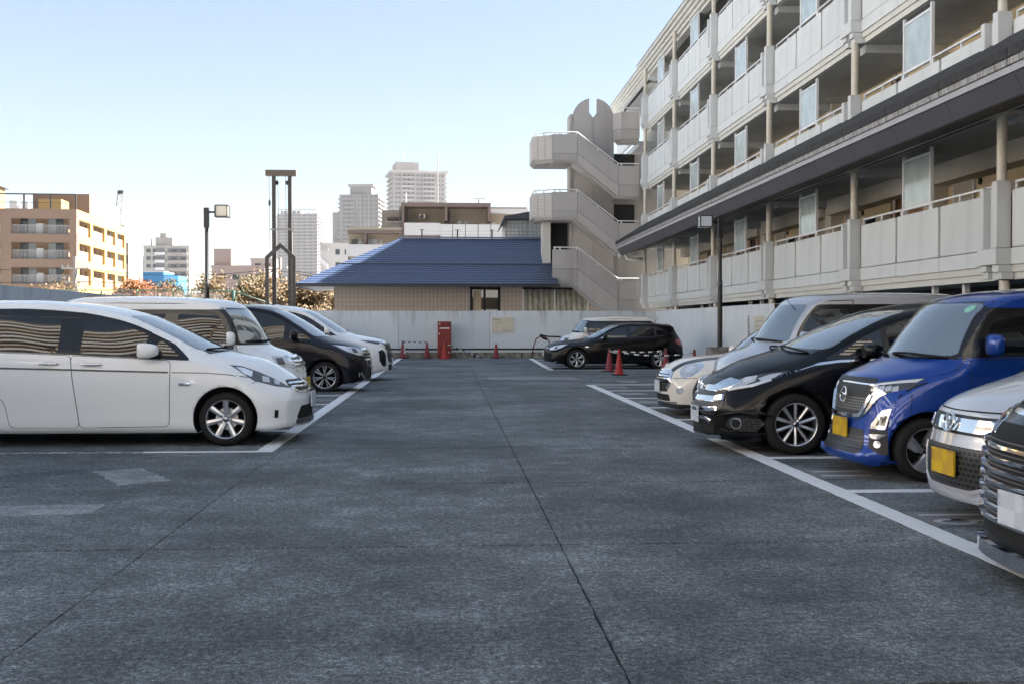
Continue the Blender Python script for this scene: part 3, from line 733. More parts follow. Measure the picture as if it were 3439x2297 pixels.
bl = thing("concrete_block", "low concrete footing block under the right lamp post", "block", (7.72, 30.5, 0)); bevel_box("block", -.34, .5, -.3, .3, -.01, .76, "concrete_stained", bl, .02)
# ------------------------------------------------------------------ apartment block on the right
def concrete_paint(name, col, var=.08, streak=.25, rough=.8):
    m = mat(name, col, rough); v = mapped(m, 1, 1, .12); a = noise_node(m, 2.2, 7, v, .65); b = noise_node(m, .9, 5, mapped(m, 1, 1, 1))
    base = mixc(m, b, tuple(c*(1-var) for c in col), tuple(min(1, c*(1+var)) for c in col))
    L(m, mixc(m, ramp(m, a, [(.52, g(0)), (.82, g(streak))]), base, tuple(c*.35 for c in col)), bsdf(m).inputs["Base Color"])
    add_bump(m, noise_node(m, 45, 3, mapped(m, 1, 1, 1)), .08, .01); return m
concrete_paint("panel_white", (.60, .63, .635), .12, .45); concrete_paint("panel_white_b", (.57, .60, .605), .12, .52); concrete_paint("pilaster_grey", (.57, .595, .605), .1, .4); concrete_paint("trim_cream", (.58, .58, .545), .05, .15)
mat("slot_shade", (.20, .205, .21), .8); mat("post_cream", (.58, .55, .47), .5, noise=(6, .08)); mat("rail_white", (.68, .69, .70), .4); mat("gallery_ceiling", (.42, .44, .44), .85, noise=(1.5, .15)); mat("gallery_wall", (.68, .54, .33), .85, noise=(1.2, .12)); mat("gallery_wall_grey", (.58, .54, .46), .85, noise=(1, .1))
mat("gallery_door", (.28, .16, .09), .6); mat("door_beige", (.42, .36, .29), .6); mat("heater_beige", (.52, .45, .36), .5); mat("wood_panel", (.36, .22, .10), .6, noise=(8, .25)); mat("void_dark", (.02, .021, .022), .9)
mat("frosted_glass", (.40, .47, .47), .22, 0, .6, noise=(2.5, .18)); mat("shaft_tile", (.13, .075, .04), .6, noise=(9, .5)); mat("dome_lamp", (.45, .47, .45), .4)
def roof_weather(name, a, b, sy, thr):
    m = mat(name, a, .85); f = noise_node(m, 3.0, 8, mapped(m, 1.2, sy, 1), .75); L(m, ramp(m, f, [(thr - .12, a), (thr + .12, b)]), bsdf(m).inputs["Base Color"]); add_bump(m, f, .4, .02); return m
roof_weather("canopy_roof", (.022, .022, .024), (.085, .083, .08), 6, .62); roof_weather("canopy_edge", (.05, .05, .05), (.42, .42, .42), 9, .48)
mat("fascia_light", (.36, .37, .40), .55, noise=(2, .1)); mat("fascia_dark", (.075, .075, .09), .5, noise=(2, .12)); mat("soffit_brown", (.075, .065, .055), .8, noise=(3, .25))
ap = thing("apartment_block", "four-storey pale apartment block with open galleries along the right side", "building")
X0, P0, BAY, FL, NB = 9.1, 17.1, 6.44, 2.74, range(-3, 5)
Y_END = P0 + BAY*5 + .55
# shared meshes of one bay, built at the origin of its near post
seg = (BAY - .63)/3
pan = MB().box(X0, X0 + .12, .05, seg - .05, 0, .935).mesh("parapet_panel", "panel_white"); pan_b = MB().box(X0, X0 + .12, .05, seg - .05, 0, .935).mesh("parapet_panel", "panel_white_b")
bm_ = bmesh.new(); bm_.from_mesh(pan); bmesh.ops.bevel(bm_, geom=bm_.edges[:], offset=.012, segments=1, affect='EDGES'); bm_.to_mesh(pan); bm_.to_mesh(pan_b); bm_.free()
for p in pan_b.polygons: p.material_index = 0
band = MB().box(X0, X0 + .12, .006, seg - .006, 0, .262).mesh("parapet_band", "panel_white")
step_a = MB().box(X0 + .035, X0 + .16, 0, BAY - .63, 0, .118).mesh("beam_step", "trim_cream"); step_b = MB().box(X0 + .075, X0 + .2, 0, BAY - .63, 0, .118).mesh("beam_step", "trim_cream")
pl = MB().box(8.87, X0 + .02, 0, .17, .27, 1.36).box(8.90, X0 + .02, .50, .63, .27, 1.30).box(9.02, X0 + .02, .17, .50, .27, 1.28).box(8.86, X0 + .03, -.004, .634, 0, .265)
pl.box(8.90, X0 + .06, .0, .2, -.12, -.001).box(8.955, X0 + .07, .0, .16, -.24, -.121).box(8.91, X0 + .06, .42, .63, -.10, -.001).box(8.965, X0 + .07, .46, .63, -.22, -.101).box(9.04, X0 + .08, .16, .46, -.24, -.002)
pil = pl.mesh("pilaster", "pilaster_grey"); bm_ = bmesh.new(); bm_.from_mesh(pil); bmesh.ops.bevel(bm_, geom=bm_.edges[:], offset=.008, segments=1, affect='EDGES'); bm_.to_mesh(pil); bm_.free()
post = MB().lathe([(.078, 0), (.078, 1.2)], 16).mesh("post", "post_cream", True)
rl = MB().box(X0 + .03, X0 + .075, 0, 1, 0, .035)
def rail_mesh(a, b):
    r = MB().box(X0 + .03, X0 + .08, a, b, .115, .15); k = max(2, int(round((b - a)/1.05)) + 1)
    for i in range(k): yy = a + .02 + (b - a - .04)*i/(k - 1); r.box(X0 + .035, X0 + .07, yy - .02, yy + .02, -.02, .115)
    return r.mesh("handrail", "rail_white")
rail_a, rail_b = rail_mesh(.66, 2.98), rail_mesh(4.32, BAY - .08)
fr = MB()
for y in (3.02, 4.26): fr.box(X0 + .03, X0 + .09, y - .03, y + .03, -.1, 1.2)
fr.box(X0 + .035, X0 + .085, 3.05, 4.23, .10, .15).box(X0 + .035, X0 + .085, 3.05, 4.23, 1.06, 1.11)
scr_f = fr.mesh("screen_frame", "rail_white"); scr_g = MB().box(X0 + .05, X0 + .065, 3.05, 4.23, .15, 1.06).mesh("screen_glass", "frosted_glass")
beam = MB().box(9.25, 11.15, 0, .34, -.32, 0).mesh("cross_beam", "gallery_ceiling"); pier = MB().box(10.75, 11.15, -.05, .45, 0, 2.42).mesh("wall_pier", "gallery_wall_grey")
dome = MB().lathe([(.16, 0), (.15, -.04), (.10, -.07), (.001, -.085)], 16).mesh("ceiling_lamp", "dome_lamp", True)
door_m = MB().box(11.06, 11.12, 0, .85, 0, 2.0).mesh("flat_door", "gallery_door"); door_b = MB().box(11.06, 11.12, 0, .85, 0, 2.0).mesh("flat_door", "door_beige"); door_f = MB().box(11.04, 11.13, -.05, 0, 0, 2.05).box(11.04, 11.13, .85, .9, 0, 2.05).box(11.04, 11.13, 0, .85, 2.0, 2.05).mesh("door_frame", "rail_white")
heat = MB().box(10.86, 11.12, 0, .42, 0, .75).mesh("water_heater", "heater_beige"); win = MB().box(11.05, 11.12, 0, 1.1, 0, .8).mesh("gallery_window", "glass_dark"); shaft = MB().box(11.02, 11.12, 0, .75, 0, 2.3).mesh("pipe_shaft", "shaft_tile"); pipe = MB().lathe([(.045, 0), (.045, 2.35)], 10).mesh("drain_pipe", "heater_beige", True)
wboard = MB().box(10.70, 10.76, 0, .85, 0, 1.25).mesh("timber_board", "wood_panel")
soff = MB().box(10.62, 11.14, .5, BAY, -.55, 0).mesh("duct_cover", "gallery_wall_grey")
vent = MB().lathe([(.001, -.02), (.075, -.02), (.08, 0)], 14, 'x').mesh("vent_cap", "void_dark", True)
meter = MB().box(11.02, 11.13, 0, .32, 0, .42).mesh("meter_box", "void_dark")
for lv in range(4):
    zb = 2.64 + FL*lv        # bottom of the parapet panels
    for i in NB:
        y0 = P0 + BAY*i; ya = y0 + .63
        for k in range(3):
            link("parapet_panel", pan if (i + k + lv) % 3 else pan_b, ap, (0, ya + seg*k, zb + .006)); link("parapet_band", band, ap, (0, ya + seg*k, zb - .268))
        link("beam_step", step_a, ap, (0, ya, zb - .39)); link("beam_step", step_b, ap, (0, ya, zb - .51))
        link("pilaster", pil, ap, (0, y0, zb - .27))
        if lv < 4: link("post", post, ap, (9.0, y0 + .09, zb + 1.08))
        link("handrail", rail_a, ap, (0, y0, zb + .935)); link("handrail", rail_b, ap, (0, y0, zb + .935))
        sf = link("privacy_screen", scr_f, ap, (0, y0, zb + .935)); link("screen_glass", scr_g, sf)
        link("cross_beam", beam, ap, (0, y0 + .1, zb + FL - .37)); link("wall_pier", pier, ap, (0, y0 + .05, zb - .19))
        link("ceiling_lamp", dome, ap, (10.1, y0 + 2.2, zb + FL - .375)); link("ceiling_lamp", dome, ap, (10.1, y0 + 5.2, zb + FL - .375))
        d1 = link("flat_door", door_m if (i + lv) % 2 else door_b, ap, (0, y0 + 1.15, zb - .19)); link("door_frame", door_f, d1)
        d2 = link("flat_door", door_b, ap, (0, y0 + 5.2, zb - .19)); link("door_frame", door_f, d2)
        link("pipe_shaft", shaft, ap, (0, y0 + 2.2, zb - .19)); link("drain_pipe", pipe, ap, (10.95, y0 + 2.55, zb - .19)); link("water_heater", heat, ap, (0, y0 + 3.1, zb + .75)); link("gallery_window", win, ap, (0, y0 + 3.75, zb + .75))
        link("vent_cap", vent, ap, (11.09, y0 + 4.95, zb + 1.75)); link("vent_cap", vent, ap, (11.09, y0 + .75, zb + 1.8)); link("meter_box", meter, ap, (0, y0 + 2.05, zb + .9))
        if lv == 0: link("timber_board", wboard, ap, (0, y0 + .85, zb + .05)); link("duct_cover", soff, ap, (0, y0, zb + FL - .37))
    Yn = P0 + BAY*NB[0]
    box("gallery_slab", X0 + .21, 11.2, Yn, Y_END, zb - .505, zb - .195, "gallery_ceiling", ap)
    box("parapet_backing", X0 + .10, X0 + .118, Yn, Y_END - .6, zb - .38, zb + .90, "slot_shade", ap)  # dark grey paints the shade in the slots between panels
    box("gallery_wall", 11.1, 11.3, Yn, Y_END, zb - .195, zb + FL - .505, "gallery_wall", ap)
    link("pilaster", pil, ap, (0, P0 + BAY*5, zb - .27)); link("post", post, ap, (9.0, P0 + BAY*5 + .09, zb + 1.08))
zr = 2.64 + FL*4 - .51
box("roof_slab", 9.2, 21, P0 + BAY*NB[0], Y_END, zr + .01, 13.40, "gallery_ceiling", ap)
for j in range(5): box("cornice_step", 8.74 + .115*j, 9.5, P0 + BAY*NB[0] + .02*j, Y_END + .25 - .06*j, 13.28 - .115*j, 13.39 - .115*j, "trim_cream", ap)
box("roof_coping", 8.71, 9.6, P0 + BAY*NB[0], Y_END + .28, 13.392, 13.45, "fascia_light", ap)
box("building_core", 11.3, 21, P0 + BAY*NB[0], Y_END, -.05, zr, "gallery_wall_grey", ap)
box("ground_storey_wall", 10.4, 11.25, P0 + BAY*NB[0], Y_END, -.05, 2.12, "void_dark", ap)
col = MB().lathe([(.085, 0), (.085, 2.16)], 14).mesh("ground_column", "post_cream", True); trf = MB()
for y in (0, 1.25): trf.box(9.35, 9.45, y - .05, y + .05, 0, .42)
trf.box(9.36, 9.44, .05, 1.2, 0, .06)
trf = trf.mesh("transom_frame", "rail_white")
for i in NB:
    link("ground_column", col, ap, (9.12, P0 + BAY*i + .2, -.04)); link("transom_frame", trf, ap, (0, P0 + BAY*i + 2.1, 1.74))
# the pitched canopy between first and second gallery
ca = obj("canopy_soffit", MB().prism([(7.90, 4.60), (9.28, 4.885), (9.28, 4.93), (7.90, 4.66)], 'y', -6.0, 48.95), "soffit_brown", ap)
n = 26
tile = MB().prism([(7.60, 5.035), (7.60, 5.175), (9.09, 6.08), (9.09, 5.95)], 'y', .012, 2.038).mesh("canopy_tile", "canopy_roof"); edge = MB().prism([(7.62, 4.94), (7.62, 5.033), (7.95, 5.033), (7.95, 4.94)], 'y', .006, 2.044).mesh("canopy_edge_stone", "canopy_edge")
fa = MB().prism([(7.655, 4.84), (7.655, 4.935), (7.95, 4.935), (7.95, 4.84)], 'y', .004, 2.046).mesh("fascia_strip", "fascia_light"); fb = MB().prism([(7.69, 4.835), (7.86, 4.57), (7.93, 4.57), (7.95, 4.835)], 'y', .004, 2.046).mesh("fascia_board", "fascia_dark")
for k in range(27):
    y = -6.1 + 2.05*k
    if y + 2.05 > 49.3: break
    link("canopy_tile", tile, ap, (0, y, 0)); link("canopy_edge_stone", edge, ap, (0, y + .02, 0)); link("fascia_strip", fa, ap, (0, y - .02, 0)); link("fascia_board", fb, ap, (0, y, 0))
obj("canopy_trim", MB().box(8.86, 8.93, -6, 48.7, 4.80, 4.86), "trim_cream", ap)
capm = MB().box(8.55, 9.2, -.18, .34, 4.79, 4.85).mesh("post_cap", "trim_cream")
for i in NB: link("post_cap", capm, ap, (0, P0 + BAY*i + .05, 0))
pp = obj("eave_pipe", MB().tube([(7.72, 48.8, 4.62), (7.72, 48.8, 4.40)], .05, 8), "rail_white", ap, True); obj("eave_pipe", MB().tube([(8.0, 48.8, 4.6), (8.05, 48.8, 4.38), (8.4, 48.8, 4.33), (8.8, 48.8, 4.36)], .07, 8), "rail_white", ap, True)

# second block behind the stairs
concrete_paint("stair_concrete", (.41, .395, .385), .1, .4); concrete_paint("stair_concrete_b", (.375, .362, .355), .1, .4); mat("stair_tile", (.33, .31, .30), .6)
def tile_tex(name, a, b, sx, sz, axis='x', mortar=.03):
    m = mat(name, a, .65); tc = N(m, "ShaderNodeTexCoord"); sp = N(m, "ShaderNodeSeparateXYZ"); L(m, tc.outputs["Object"], sp.inputs[0])
    cb = N(m, "ShaderNodeCombineXYZ"); L(m, sp.outputs[0 if axis == 'x' else 1], cb.inputs[0]); L(m, sp.outputs[2], cb.inputs[1])
    bt = N(m, "ShaderNodeTexBrick"); bt.offset = 0 if mortar < .5 else .5; bt.inputs["Scale"].default_value = 1; bt.inputs["Brick Width"].default_value = sx; bt.inputs["Row Height"].default_value = sz
    bt.inputs["Mortar Size"].default_value = mortar*sz; bt.inputs["Color1"].default_value = (*a, 1); bt.inputs["Color2"].default_value = (*(c*.93 for c in a), 1); bt.inputs["Mortar"].default_value = (*b, 1); bt.inputs["Mortar Smooth"].default_value = .1
    L(m, cb.outputs[0], bt.inputs["Vector"]); L(m, bt.outputs["Color"], bsdf(m).inputs["Base Color"]); add_bump(m, bt.outputs["Fac"], -.3, .01); return m
tile_tex("stair_tile_wall", (.47, .45, .43), (.26, .25, .24), .22, .085, 'y', .16)
b2 = thing("apartment_block", "rear wing of the apartments with stepped cornice, behind the curved stair wall", "building")
box("wall", 11.0, 21, 52.6, 61, -.05, 13.0, "gallery_wall_grey", b2); box("roof_slab", 9.4, 21, 51.0, 61, 13.0, 13.5, "gallery_ceiling", b2)
for j in range(5): box("cornice_step", 9.02 + .115*j, 9.6, 50.95 + .05*j, 61.2, 13.46 - .115*j, 13.57 - .115*j, "trim_cream", b2)
for j in range(5): box("cornice_step", 9.6, 21, 50.96 + .115*j, 51.6, 13.46 - .115*j, 13.57 - .115*j, "trim_cream", b2)
box("roof_coping", 8.98, 21, 50.9, 61.2, 13.572, 13.62, "fascia_light", b2)
for lv in range(4): box("gallery_parapet", 9.5, 9.65, 54.5, 61, 2.64 + FL*lv, 3.58 + FL*lv, "panel_white", b2); box("gallery_slab", 9.6, 11, 54.5, 61, 2.2 + FL*lv, 2.45 + FL*lv, "gallery_ceiling", b2)
obj("gallery_lamp", MB().box(9.7, 9.8, 51.8, 53.4, 12.35, 12.45), "rail_white", b2)
# ------------------------------------------------------------------ outside stair tower
st = thing("stair_tower", "raw concrete zigzag stair tower with split round-topped wall, at the block's end", "stairs")
YF = 50.15
def pquad(name, poly, y0, y1, m, parent=st): return obj(name, MB().prism(poly, 'y', y0, y1), m, parent)
tops = [4.87, 7.55, 10.22]
for f, zt in enumerate(tops):
    hb = 1.64 if f == 0 else 1.17; q = .89; gp = .007
    x0, x1, x2, x3 = 4.8, 5.96, 7.88, 8.86; d = 1.44
    m = ("stair_concrete", "stair_concrete_b")
    pquad("concrete_panel", [(x0, zt - q + gp), (x1 - gp, zt - q + gp), (x1 - gp, zt), (x0, zt)], YF, YF + .15, m[0])
    pquad("concrete_panel", [(x0, zt - hb), (x1 - .22, zt - hb), (x1 - gp, zt - hb - .16), (x1 - gp, zt - q - gp), (x0, zt - q - gp)], YF, YF + .15, m[1])
    pquad("concrete_panel", [(x1 + gp, zt - q + gp), (x2 - gp, zt - q - d + gp), (x2 - gp, zt - d), (x1 + gp, zt)], YF, YF + .15, m[1])
    pquad("concrete_panel", [(x1 + gp, zt - hb - .18), (x2 - .1, zt - hb - d - .22), (x2 - gp, zt - hb - d - .24), (x2 - gp, zt - q - d - gp), (x1 + gp, zt - q - gp)], YF, YF + .15, m[0])
    pquad("concrete_panel", [(x2 + gp, zt - q - d + gp), (x3, zt - q - d + gp), (x3, zt - d), (x2 + gp, zt - d)], YF, YF + .15, m[0])
    pquad("concrete_panel", [(x2 + gp, zt - hb - d - .24), (x3, zt - hb - d - .24), (x3, zt - q - d - gp), (x2 + gp, zt - q - d - gp)], YF, YF + .15, m[1])
    pquad("stringer_backing", [(x0 + .02, zt - hb + .06), (x1 - .24, zt - hb + .06), (x2 - .12, zt - hb - d - .18), (x3, zt - hb - d - .18), (x3, zt - d - .06), (x2, zt - d - .06), (x1, zt - .06), (x0 + .02, zt - .06)], YF + .10, YF + .14, "concrete_dark")
    pquad("flight_slab", [(x0, zt - 1.32), (x1 - .2, zt - 1.32), (x2 - .1, zt - d - 1.42), (x3, zt - d - 1.42), (x3, zt - d - 1.12), (x2, zt - d - 1.12), (x1, zt - 1.05), (x0, zt - 1.05)], YF + .15, YF + 1.35, "stair_concrete")
    for k in range(2):
        o = .055*k
        pquad("edge_moulding", [(x0 + .02*k, zt - hb - .055 - o), (x1 - .25, zt - hb - .055 - o), (x2 - .12, zt - hb - d - .30 - o), (x3, zt - hb - d - .30 - o), (x3, zt - hb - d - .247 - o), (x2 - .11, zt - hb - d - .247 - o), (x1 - .235, zt - hb - .002 - o), (x0 + .02*k, zt - hb - .002 - o)], YF + .02 + .04*k, YF + .2, "stair_concrete_b")
    hr = [(x0 + .05, YF + .06, zt + .11), (x1, YF + .06, zt + .11), (x2, YF + .06, zt - d + .11), (x3, YF + .06, zt - d + .11)]
    rl_ = MB().tube(hr, .03, 8)
    for px, pz in ((x0 + .1, zt), (x0 + .35, zt), (x1 - .03, zt), ((x1 + x2)/2, zt - d/2), (x2 - .02, zt - d), (x2 + .15, zt - d)): rl_.box(px - .03, px + .03, YF + .03, YF + .09, pz - .02, pz + .1)
    obj("handrail", rl_, "rail_white", st)
    if f > 0:
        A, B, Cc = (4.795, YF), (3.90, YF + .62), (3.90, YF + 2.4)
        obj("landing_wall", MB().prism([A, (A[0], A[1] + .16), (B[0] + .14, B[1] + .09), (B[0] + .14, Cc[1]), Cc, B], 'z', zt - 1.12, zt - .03), "stair_tile_wall", st)
        for k in range(3):
            o = .07*k; obj("landing_slab", MB().prism([(A[0] - .0, A[1] + .02 + o), (B[0] + .02 + o, B[1] + .02 + o), (B[0] + .02 + o, Cc[1]), (5.7, Cc[1]), (5.7, A[1] + .17 + o)], 'z', zt - 1.175 - .055*k, zt - 1.122 - .055*k), ("stair_concrete", "stair_concrete_b")[k % 2], st)
        obj("handrail", MB().tube([(x0 + .05, YF + .06, zt + .11), (4.0, YF + .62, zt + .11), (4.0, YF + 2.3, zt + .11)], .03, 8).box(4.05, 4.1, YF + .62, YF + .67, zt - .03, zt + .1).box(4.4, 4.45, YF + .36, YF + .41, zt - .03, zt + .1), "rail_white", st)
# core wall with the split round top
cx, cz, rr = 6.87, 11.2, .99
left = [(cx - 1.0, -.05), (cx - .006, -.05), (cx - .006, 11.27), (cx - .19, 11.50), (cx - .19, cz + math.sqrt(rr*rr - .19**2))] + [(cx + rr*math.cos(a), cz + rr*math.sin(a)) for a in np.linspace(math.acos(-.19/rr), math.pi - .0, 16)[1:]] + [(cx - 1.0, cz)]
pquad("core_wall", left, YF + 1.35, YF + 1.6, "stair_concrete"); pquad("core_wall", [(2*cx - x, z) for x, z in left], YF + 1.35, YF + 1.6, "stair_concrete_b")
box("core_fin", 5.74, 5.865, YF + 1.3, YF + 2.4, -.05, 11.40, "stair_concrete_b", st)
box("core_side_wall", 7.875, 11.0, YF + 1.7, YF + 1.9, -.05, 9.6, "stair_concrete_b", st)
for z in (8.9, 6.2, 3.5): box("wall_joint", 5.88, 7.86, YF + 1.346, YF + 1.352, z, z + .012, "gap_black", st)
box("stair_recess_shade", 7.9, 8.9, YF + 1.55, YF + 1.69, 6.15, 7.15, "void_dark", st); box("stair_recess_shade", 7.9, 8.9, YF + 1.55, YF + 1.69, 8.9, 9.55, "void_dark", st)  # near-black boxes paint the shade of openings on the wall
box("pier", 4.45, 4.83, YF + 1.3, YF + 2.3, -.05, 6.45, "trim_cream", st); box("doorway_shade", 4.85, 5.70, YF + 1.9, YF + 2.2, 4.2, 6.35, "void_dark", st)  # the doorway's inner shade is painted as a near-black box
pb = [(7.80, 10.15), (8.0, 10.0), (8.98, 10.0), (8.98, 11.42), (8.0, 11.42), (7.80, 11.2)]
obj("top_balcony", MB().prism([(7.82, YF + 1.2), (8.12, YF + .7), (8.98, YF + .7), (8.98, YF + 1.4), (7.82, YF + 1.4)], 'z', 10.62, 11.42), "stair_concrete", st)
obj("top_balcony", MB().prism([(7.84, YF + 1.2), (8.13, YF + .72), (8.98, YF + .72), (8.98, YF + 1.4), (7.84, YF + 1.4)], 'z', 10.14, 10.608), "stair_concrete_b", st)
for k in range(3): obj("edge_moulding", MB().prism([(7.9 + .06*k, YF + 1.2), (8.16 + .06*k, YF + .77 + .05*k), (8.98, YF + .77 + .05*k), (8.98, YF + 1.4), (7.9 + .06*k, YF + 1.4)], 'z', 10.08 - .055*k, 10.133 - .055*k), "stair_concrete", st)
obj("handrail", MB().tube([(8.15, YF + .76, 11.62), (8.98, YF + .76, 11.62)], .03, 8).box(8.2, 8.26, YF + .73, YF + .79, 11.4, 11.62), "rail_white", st)

# ------------------------------------------------------------------ house with the blue metal roof
mat("roof_blue", (.085, .12, .21), .36, .3, noise=(3, .12)); mat("roof_edge", (.02, .022, .03), .5); mat("curtain", (.35, .34, .29), .9, noise=(4, .2)); mat("curtain_beige", (.42, .36, .26), .9)
tile_tex("house_tile", (.52, .455, .40), (.20, .165, .14), .185, .06, 'x', .22)
hs = thing("house", "low tiled house with hipped blue metal roof beyond the back wall", "house")
Ye, ze, Yr, zr_ = 49.6, 3.24, 54.0, 5.62; xl, xr = -6.95, 4.78
n1_, n2_ = 13, 9
def roof_pt(t): return (Ye + (Yr - Ye)*t, ze + (zr_ - ze)*t)
NCO = 22
for k in range(NCO):
    t0, t1 = k/NCO, (k+1)/NCO; lift = .02 if k >= n2_ else .0
    ya, za = roof_pt(t0); yb, zb_ = roof_pt(t1); za += lift; zb_ += lift
    xa, xb_ = xl + 4.55*t0, xl + 4.55*t1
    th = .038 if k != n2_ else .055
    mb = MB().add([(xa - .04, ya - .035, za - .01), (xr + .25 - .25*t0, ya - .035, za - .01), (xr + .25 - .25*t0, ya - .035, za + th - .01), (xa - .04, ya - .035, za + th - .01), (xb_, yb + .05, zb_ + .0), (xr + .25 - .25*t1, yb + .05, zb_ + .0), (xr + .25 - .25*t1, yb, zb_ + .02), (xb_, yb, zb_ + .02)], [(0, 1, 2, 3), (3, 2, 6, 7), (0, 3, 7, 4), (1, 5, 6, 2), (4, 5, 1, 0), (7, 6, 5, 4)])
    mb.mi[0] = 1  # dark front lip paints the shadow line under each roof course
    obj("roof_course", mb, ["roof_blue", "roof_edge"], hs)
    # left hip face
    mb = MB().add([(xa - .035, ya - .035, za - .01), (xa - .035, 58.4 - (ya - Ye), za - .01), (xa - .035, 58.4 - (ya - Ye), za + th - .01), (xa - .035, ya - .035, za + th - .01), (xb_, yb, zb_ + .02), (xb_, 58.4 - (yb - Ye), zb_ + .02)], [(0, 1, 2, 3), (3, 2, 5, 4)])
    obj("roof_course", mb, "roof_blue", hs)
obj("roof_deck", MB().add([(xl + .1, Ye + .02, ze - .02), (xr + .2, Ye + .02, ze - .02), (xr, Yr, zr_ + .03), (xl + 4.6, Yr, zr_ + .03), (xl + .1, 58.3, ze - .02), (xr + .2, 58.3, ze - .02)], [(0, 1, 2, 3), (0, 3, 4), (3, 2, 5, 4)]), "roof_edge", hs)
obj("ridge_cap", MB().box(xl + 4.45, xr, Yr - .08, Yr + .12, zr_ + .06, zr_ + .13), "roof_blue", hs)
box("eave_gutter", xl - .06, xr + .3, Ye - .10, Ye + .06, ze - .13, ze - .015, "roof_edge", hs); box("eave_gutter", xl - .09, xl + .05, Ye + .06, 58.2, ze - .13, ze - .015, "roof_edge", hs)
obj("soffit", MB().add([(xl, Ye + .05, ze - .10), (xr + .2, Ye + .05, ze - .10), (xr + .2, 51.1, ze + .0), (-5.3, 51.1, ze + .0), (xl, 58, ze - .1), (-5.3, 57, ze)], [(0, 1, 2, 3), (0, 3, 5, 4)]), "fascia_light", hs)
box("wall", -5.38, .98, 51.0, 57, -.05, 3.25, "house_tile", hs); box("wall", 2.42, 3.45, 51.001, 57, -.05, 3.25, "house_tile", hs); box("wall", 6.6, 8.9, 51.002, 57, -.05, 3.25, "house_tile", hs); box("wall", .9, 8.9, 51.35, 57, -.05, 3.25, "void_dark", hs)
w1 = box("window", 1.02, 2.36, 51.12, 51.2, 1.5, 3.2, "glass_dark", hs); box("window_frame", .98, 1.10, 51.0, 51.12, 1.4, 3.25, "gap_black", w1); box("window_frame", 1.62, 1.72, 51.0, 51.12, 1.4, 3.25, "gap_black", w1); box("window_frame", 2.3, 2.42, 51.0, 51.12, 1.4, 3.25, "gap_black", w1); box("curtain", 1.14, 1.5, 51.08, 51.12, 1.5, 3.0, "curtain_beige", w1)
w2 = box("window", 3.5, 6.55, 51.14, 51.2, 1.5, 3.1, "curtain", hs)
cu = MB()
for k in range(12): cu.tube([(3.6 + .26*k, 51.12, 1.5), (3.6 + .26*k, 51.12, 3.05)], .09, 8)
obj("curtain", cu, "curtain", w2, True); box("window_frame", 3.45, 6.6, 51.0, 51.14, 3.05, 3.25, "gap_black", w2)
for x in (3.45, 4.95, 6.52): box("window_frame", x, x + .07, 51.01, 51.1, 1.4, 3.05, "trim_cream", w2)
gf = thing("wire_fence", "thin wire fence on short posts along the blue roof's ridge", "fence")
for x in (-1.36, .42, 2.15): obj("fence_post", MB().tube([(x, 54.3, 5.6), (x, 54.3, 6.12)], .035, 6).box(x - .12, x + .12, 54.27, 54.33, 6.10, 6.13), "lamp_post", gf)
for z in (5.75, 5.9, 6.05): obj("wire", MB().tube([(-1.36, 54.3, z), (.42, 54.3, z - .01), (2.15, 54.3, z), (4.2, 54.3, z)], .006, 4), "plastic_grey", gf)
# glass-block stair house
mat("glass_block", (.42, .50, .55), .15, 0, .5); mat("block_frame", (.34, .35, .35), .7); mat("roof_slate", (.05, .055, .07), .6)
gh = thing("glass_block_house", "small stairwell house of square glass blocks with dark roof, behind blue roof", "building")
box("wall", 2.95, 6.2, 56.9, 60, -.05, 6.9, "block_frame", gh)
for cxx, nx in ((3.02, 5), (4.18, 4)):
    for i in range(nx):
        for j in range(7): obj("glass_block", MB().box(cxx + .21*i + .025, cxx + .21*i + .185, 56.86, 56.93, 5.45 + .205*j + .02, 5.45 + .205*j + .185), "glass_block", gh)
obj("roof", MB().prism([(2.66, 6.50), (2.72, 6.50), (2.98, 6.88), (6.4, 6.9), (6.4, 7.38), (4.3, 7.3), (2.88, 7.05)], 'y', 56.4, 60), "roof_slate", gh)

# ------------------------------------------------------------------ steel hoist frame left of the house
mat("steel_brown", (.03, .025, .022), .5, noise=(4, .25)); mat("steel_beam", (.10, .072, .055), .55); mat("galvanised", (.22, .21, .20), .45, .4)
sf_ = thing("hoist_frame", "tall slender steel frame of two posts with top beam and gabled arch", "steel frame", (-7.62, 50.0, 0))
for x in (-.36, .36): obj("post", MB().box(x - .08, x + .08, -.08, .08, -.05, 8.16), "steel_brown", sf_); obj("post_edge", MB().box(x + .081, x + .11, -.07, .07, -.05, 5.6), "galvanised", sf_)
obj("top_beam", MB().box(-.72, .66, -.16, .16, 8.16, 8.42), "steel_beam", sf_); obj("cross_bar", MB().box(-.5, .58, -.14, -.08, 5.68, 5.76), "galvanised", sf_); obj("cross_bar", MB().box(-.45, .45, -.14, -.08, 2.35, 2.41), "steel_brown", sf_)
obj("gable_arch", MB().prism([(-.68, -.05), (-.53, -.05), (-.53, 4.38), (-.0, 4.87), (.53, 4.38), (.53, -.05), (.68, -.05), (.68, 4.45), (0, 5.08), (-.68, 4.45)], 'y', -.55, -.35), "steel_brown", sf_)
for x in (-.24, .25): obj("pulley", MB().lathe([(.001, -.04), (.1, -.04), (.1, .04), (.001, .04)], 14, 'y', (x, 0, 7.85)), "lamp_post", sf_, True)
for x in (-.58, -.18, .17): obj("cable", MB().tube([(x, 0, 8.16), (x + .03, 0, 4.6)], .012, 4), "plastic_grey", sf_)
obj("cable_hook", MB().lathe([(.001, 6.75), (.05, 6.85), (.05, 7.0), (.001, 7.1)], 8, 'z', (-.56, 0, 0)), "lamp_post", sf_)
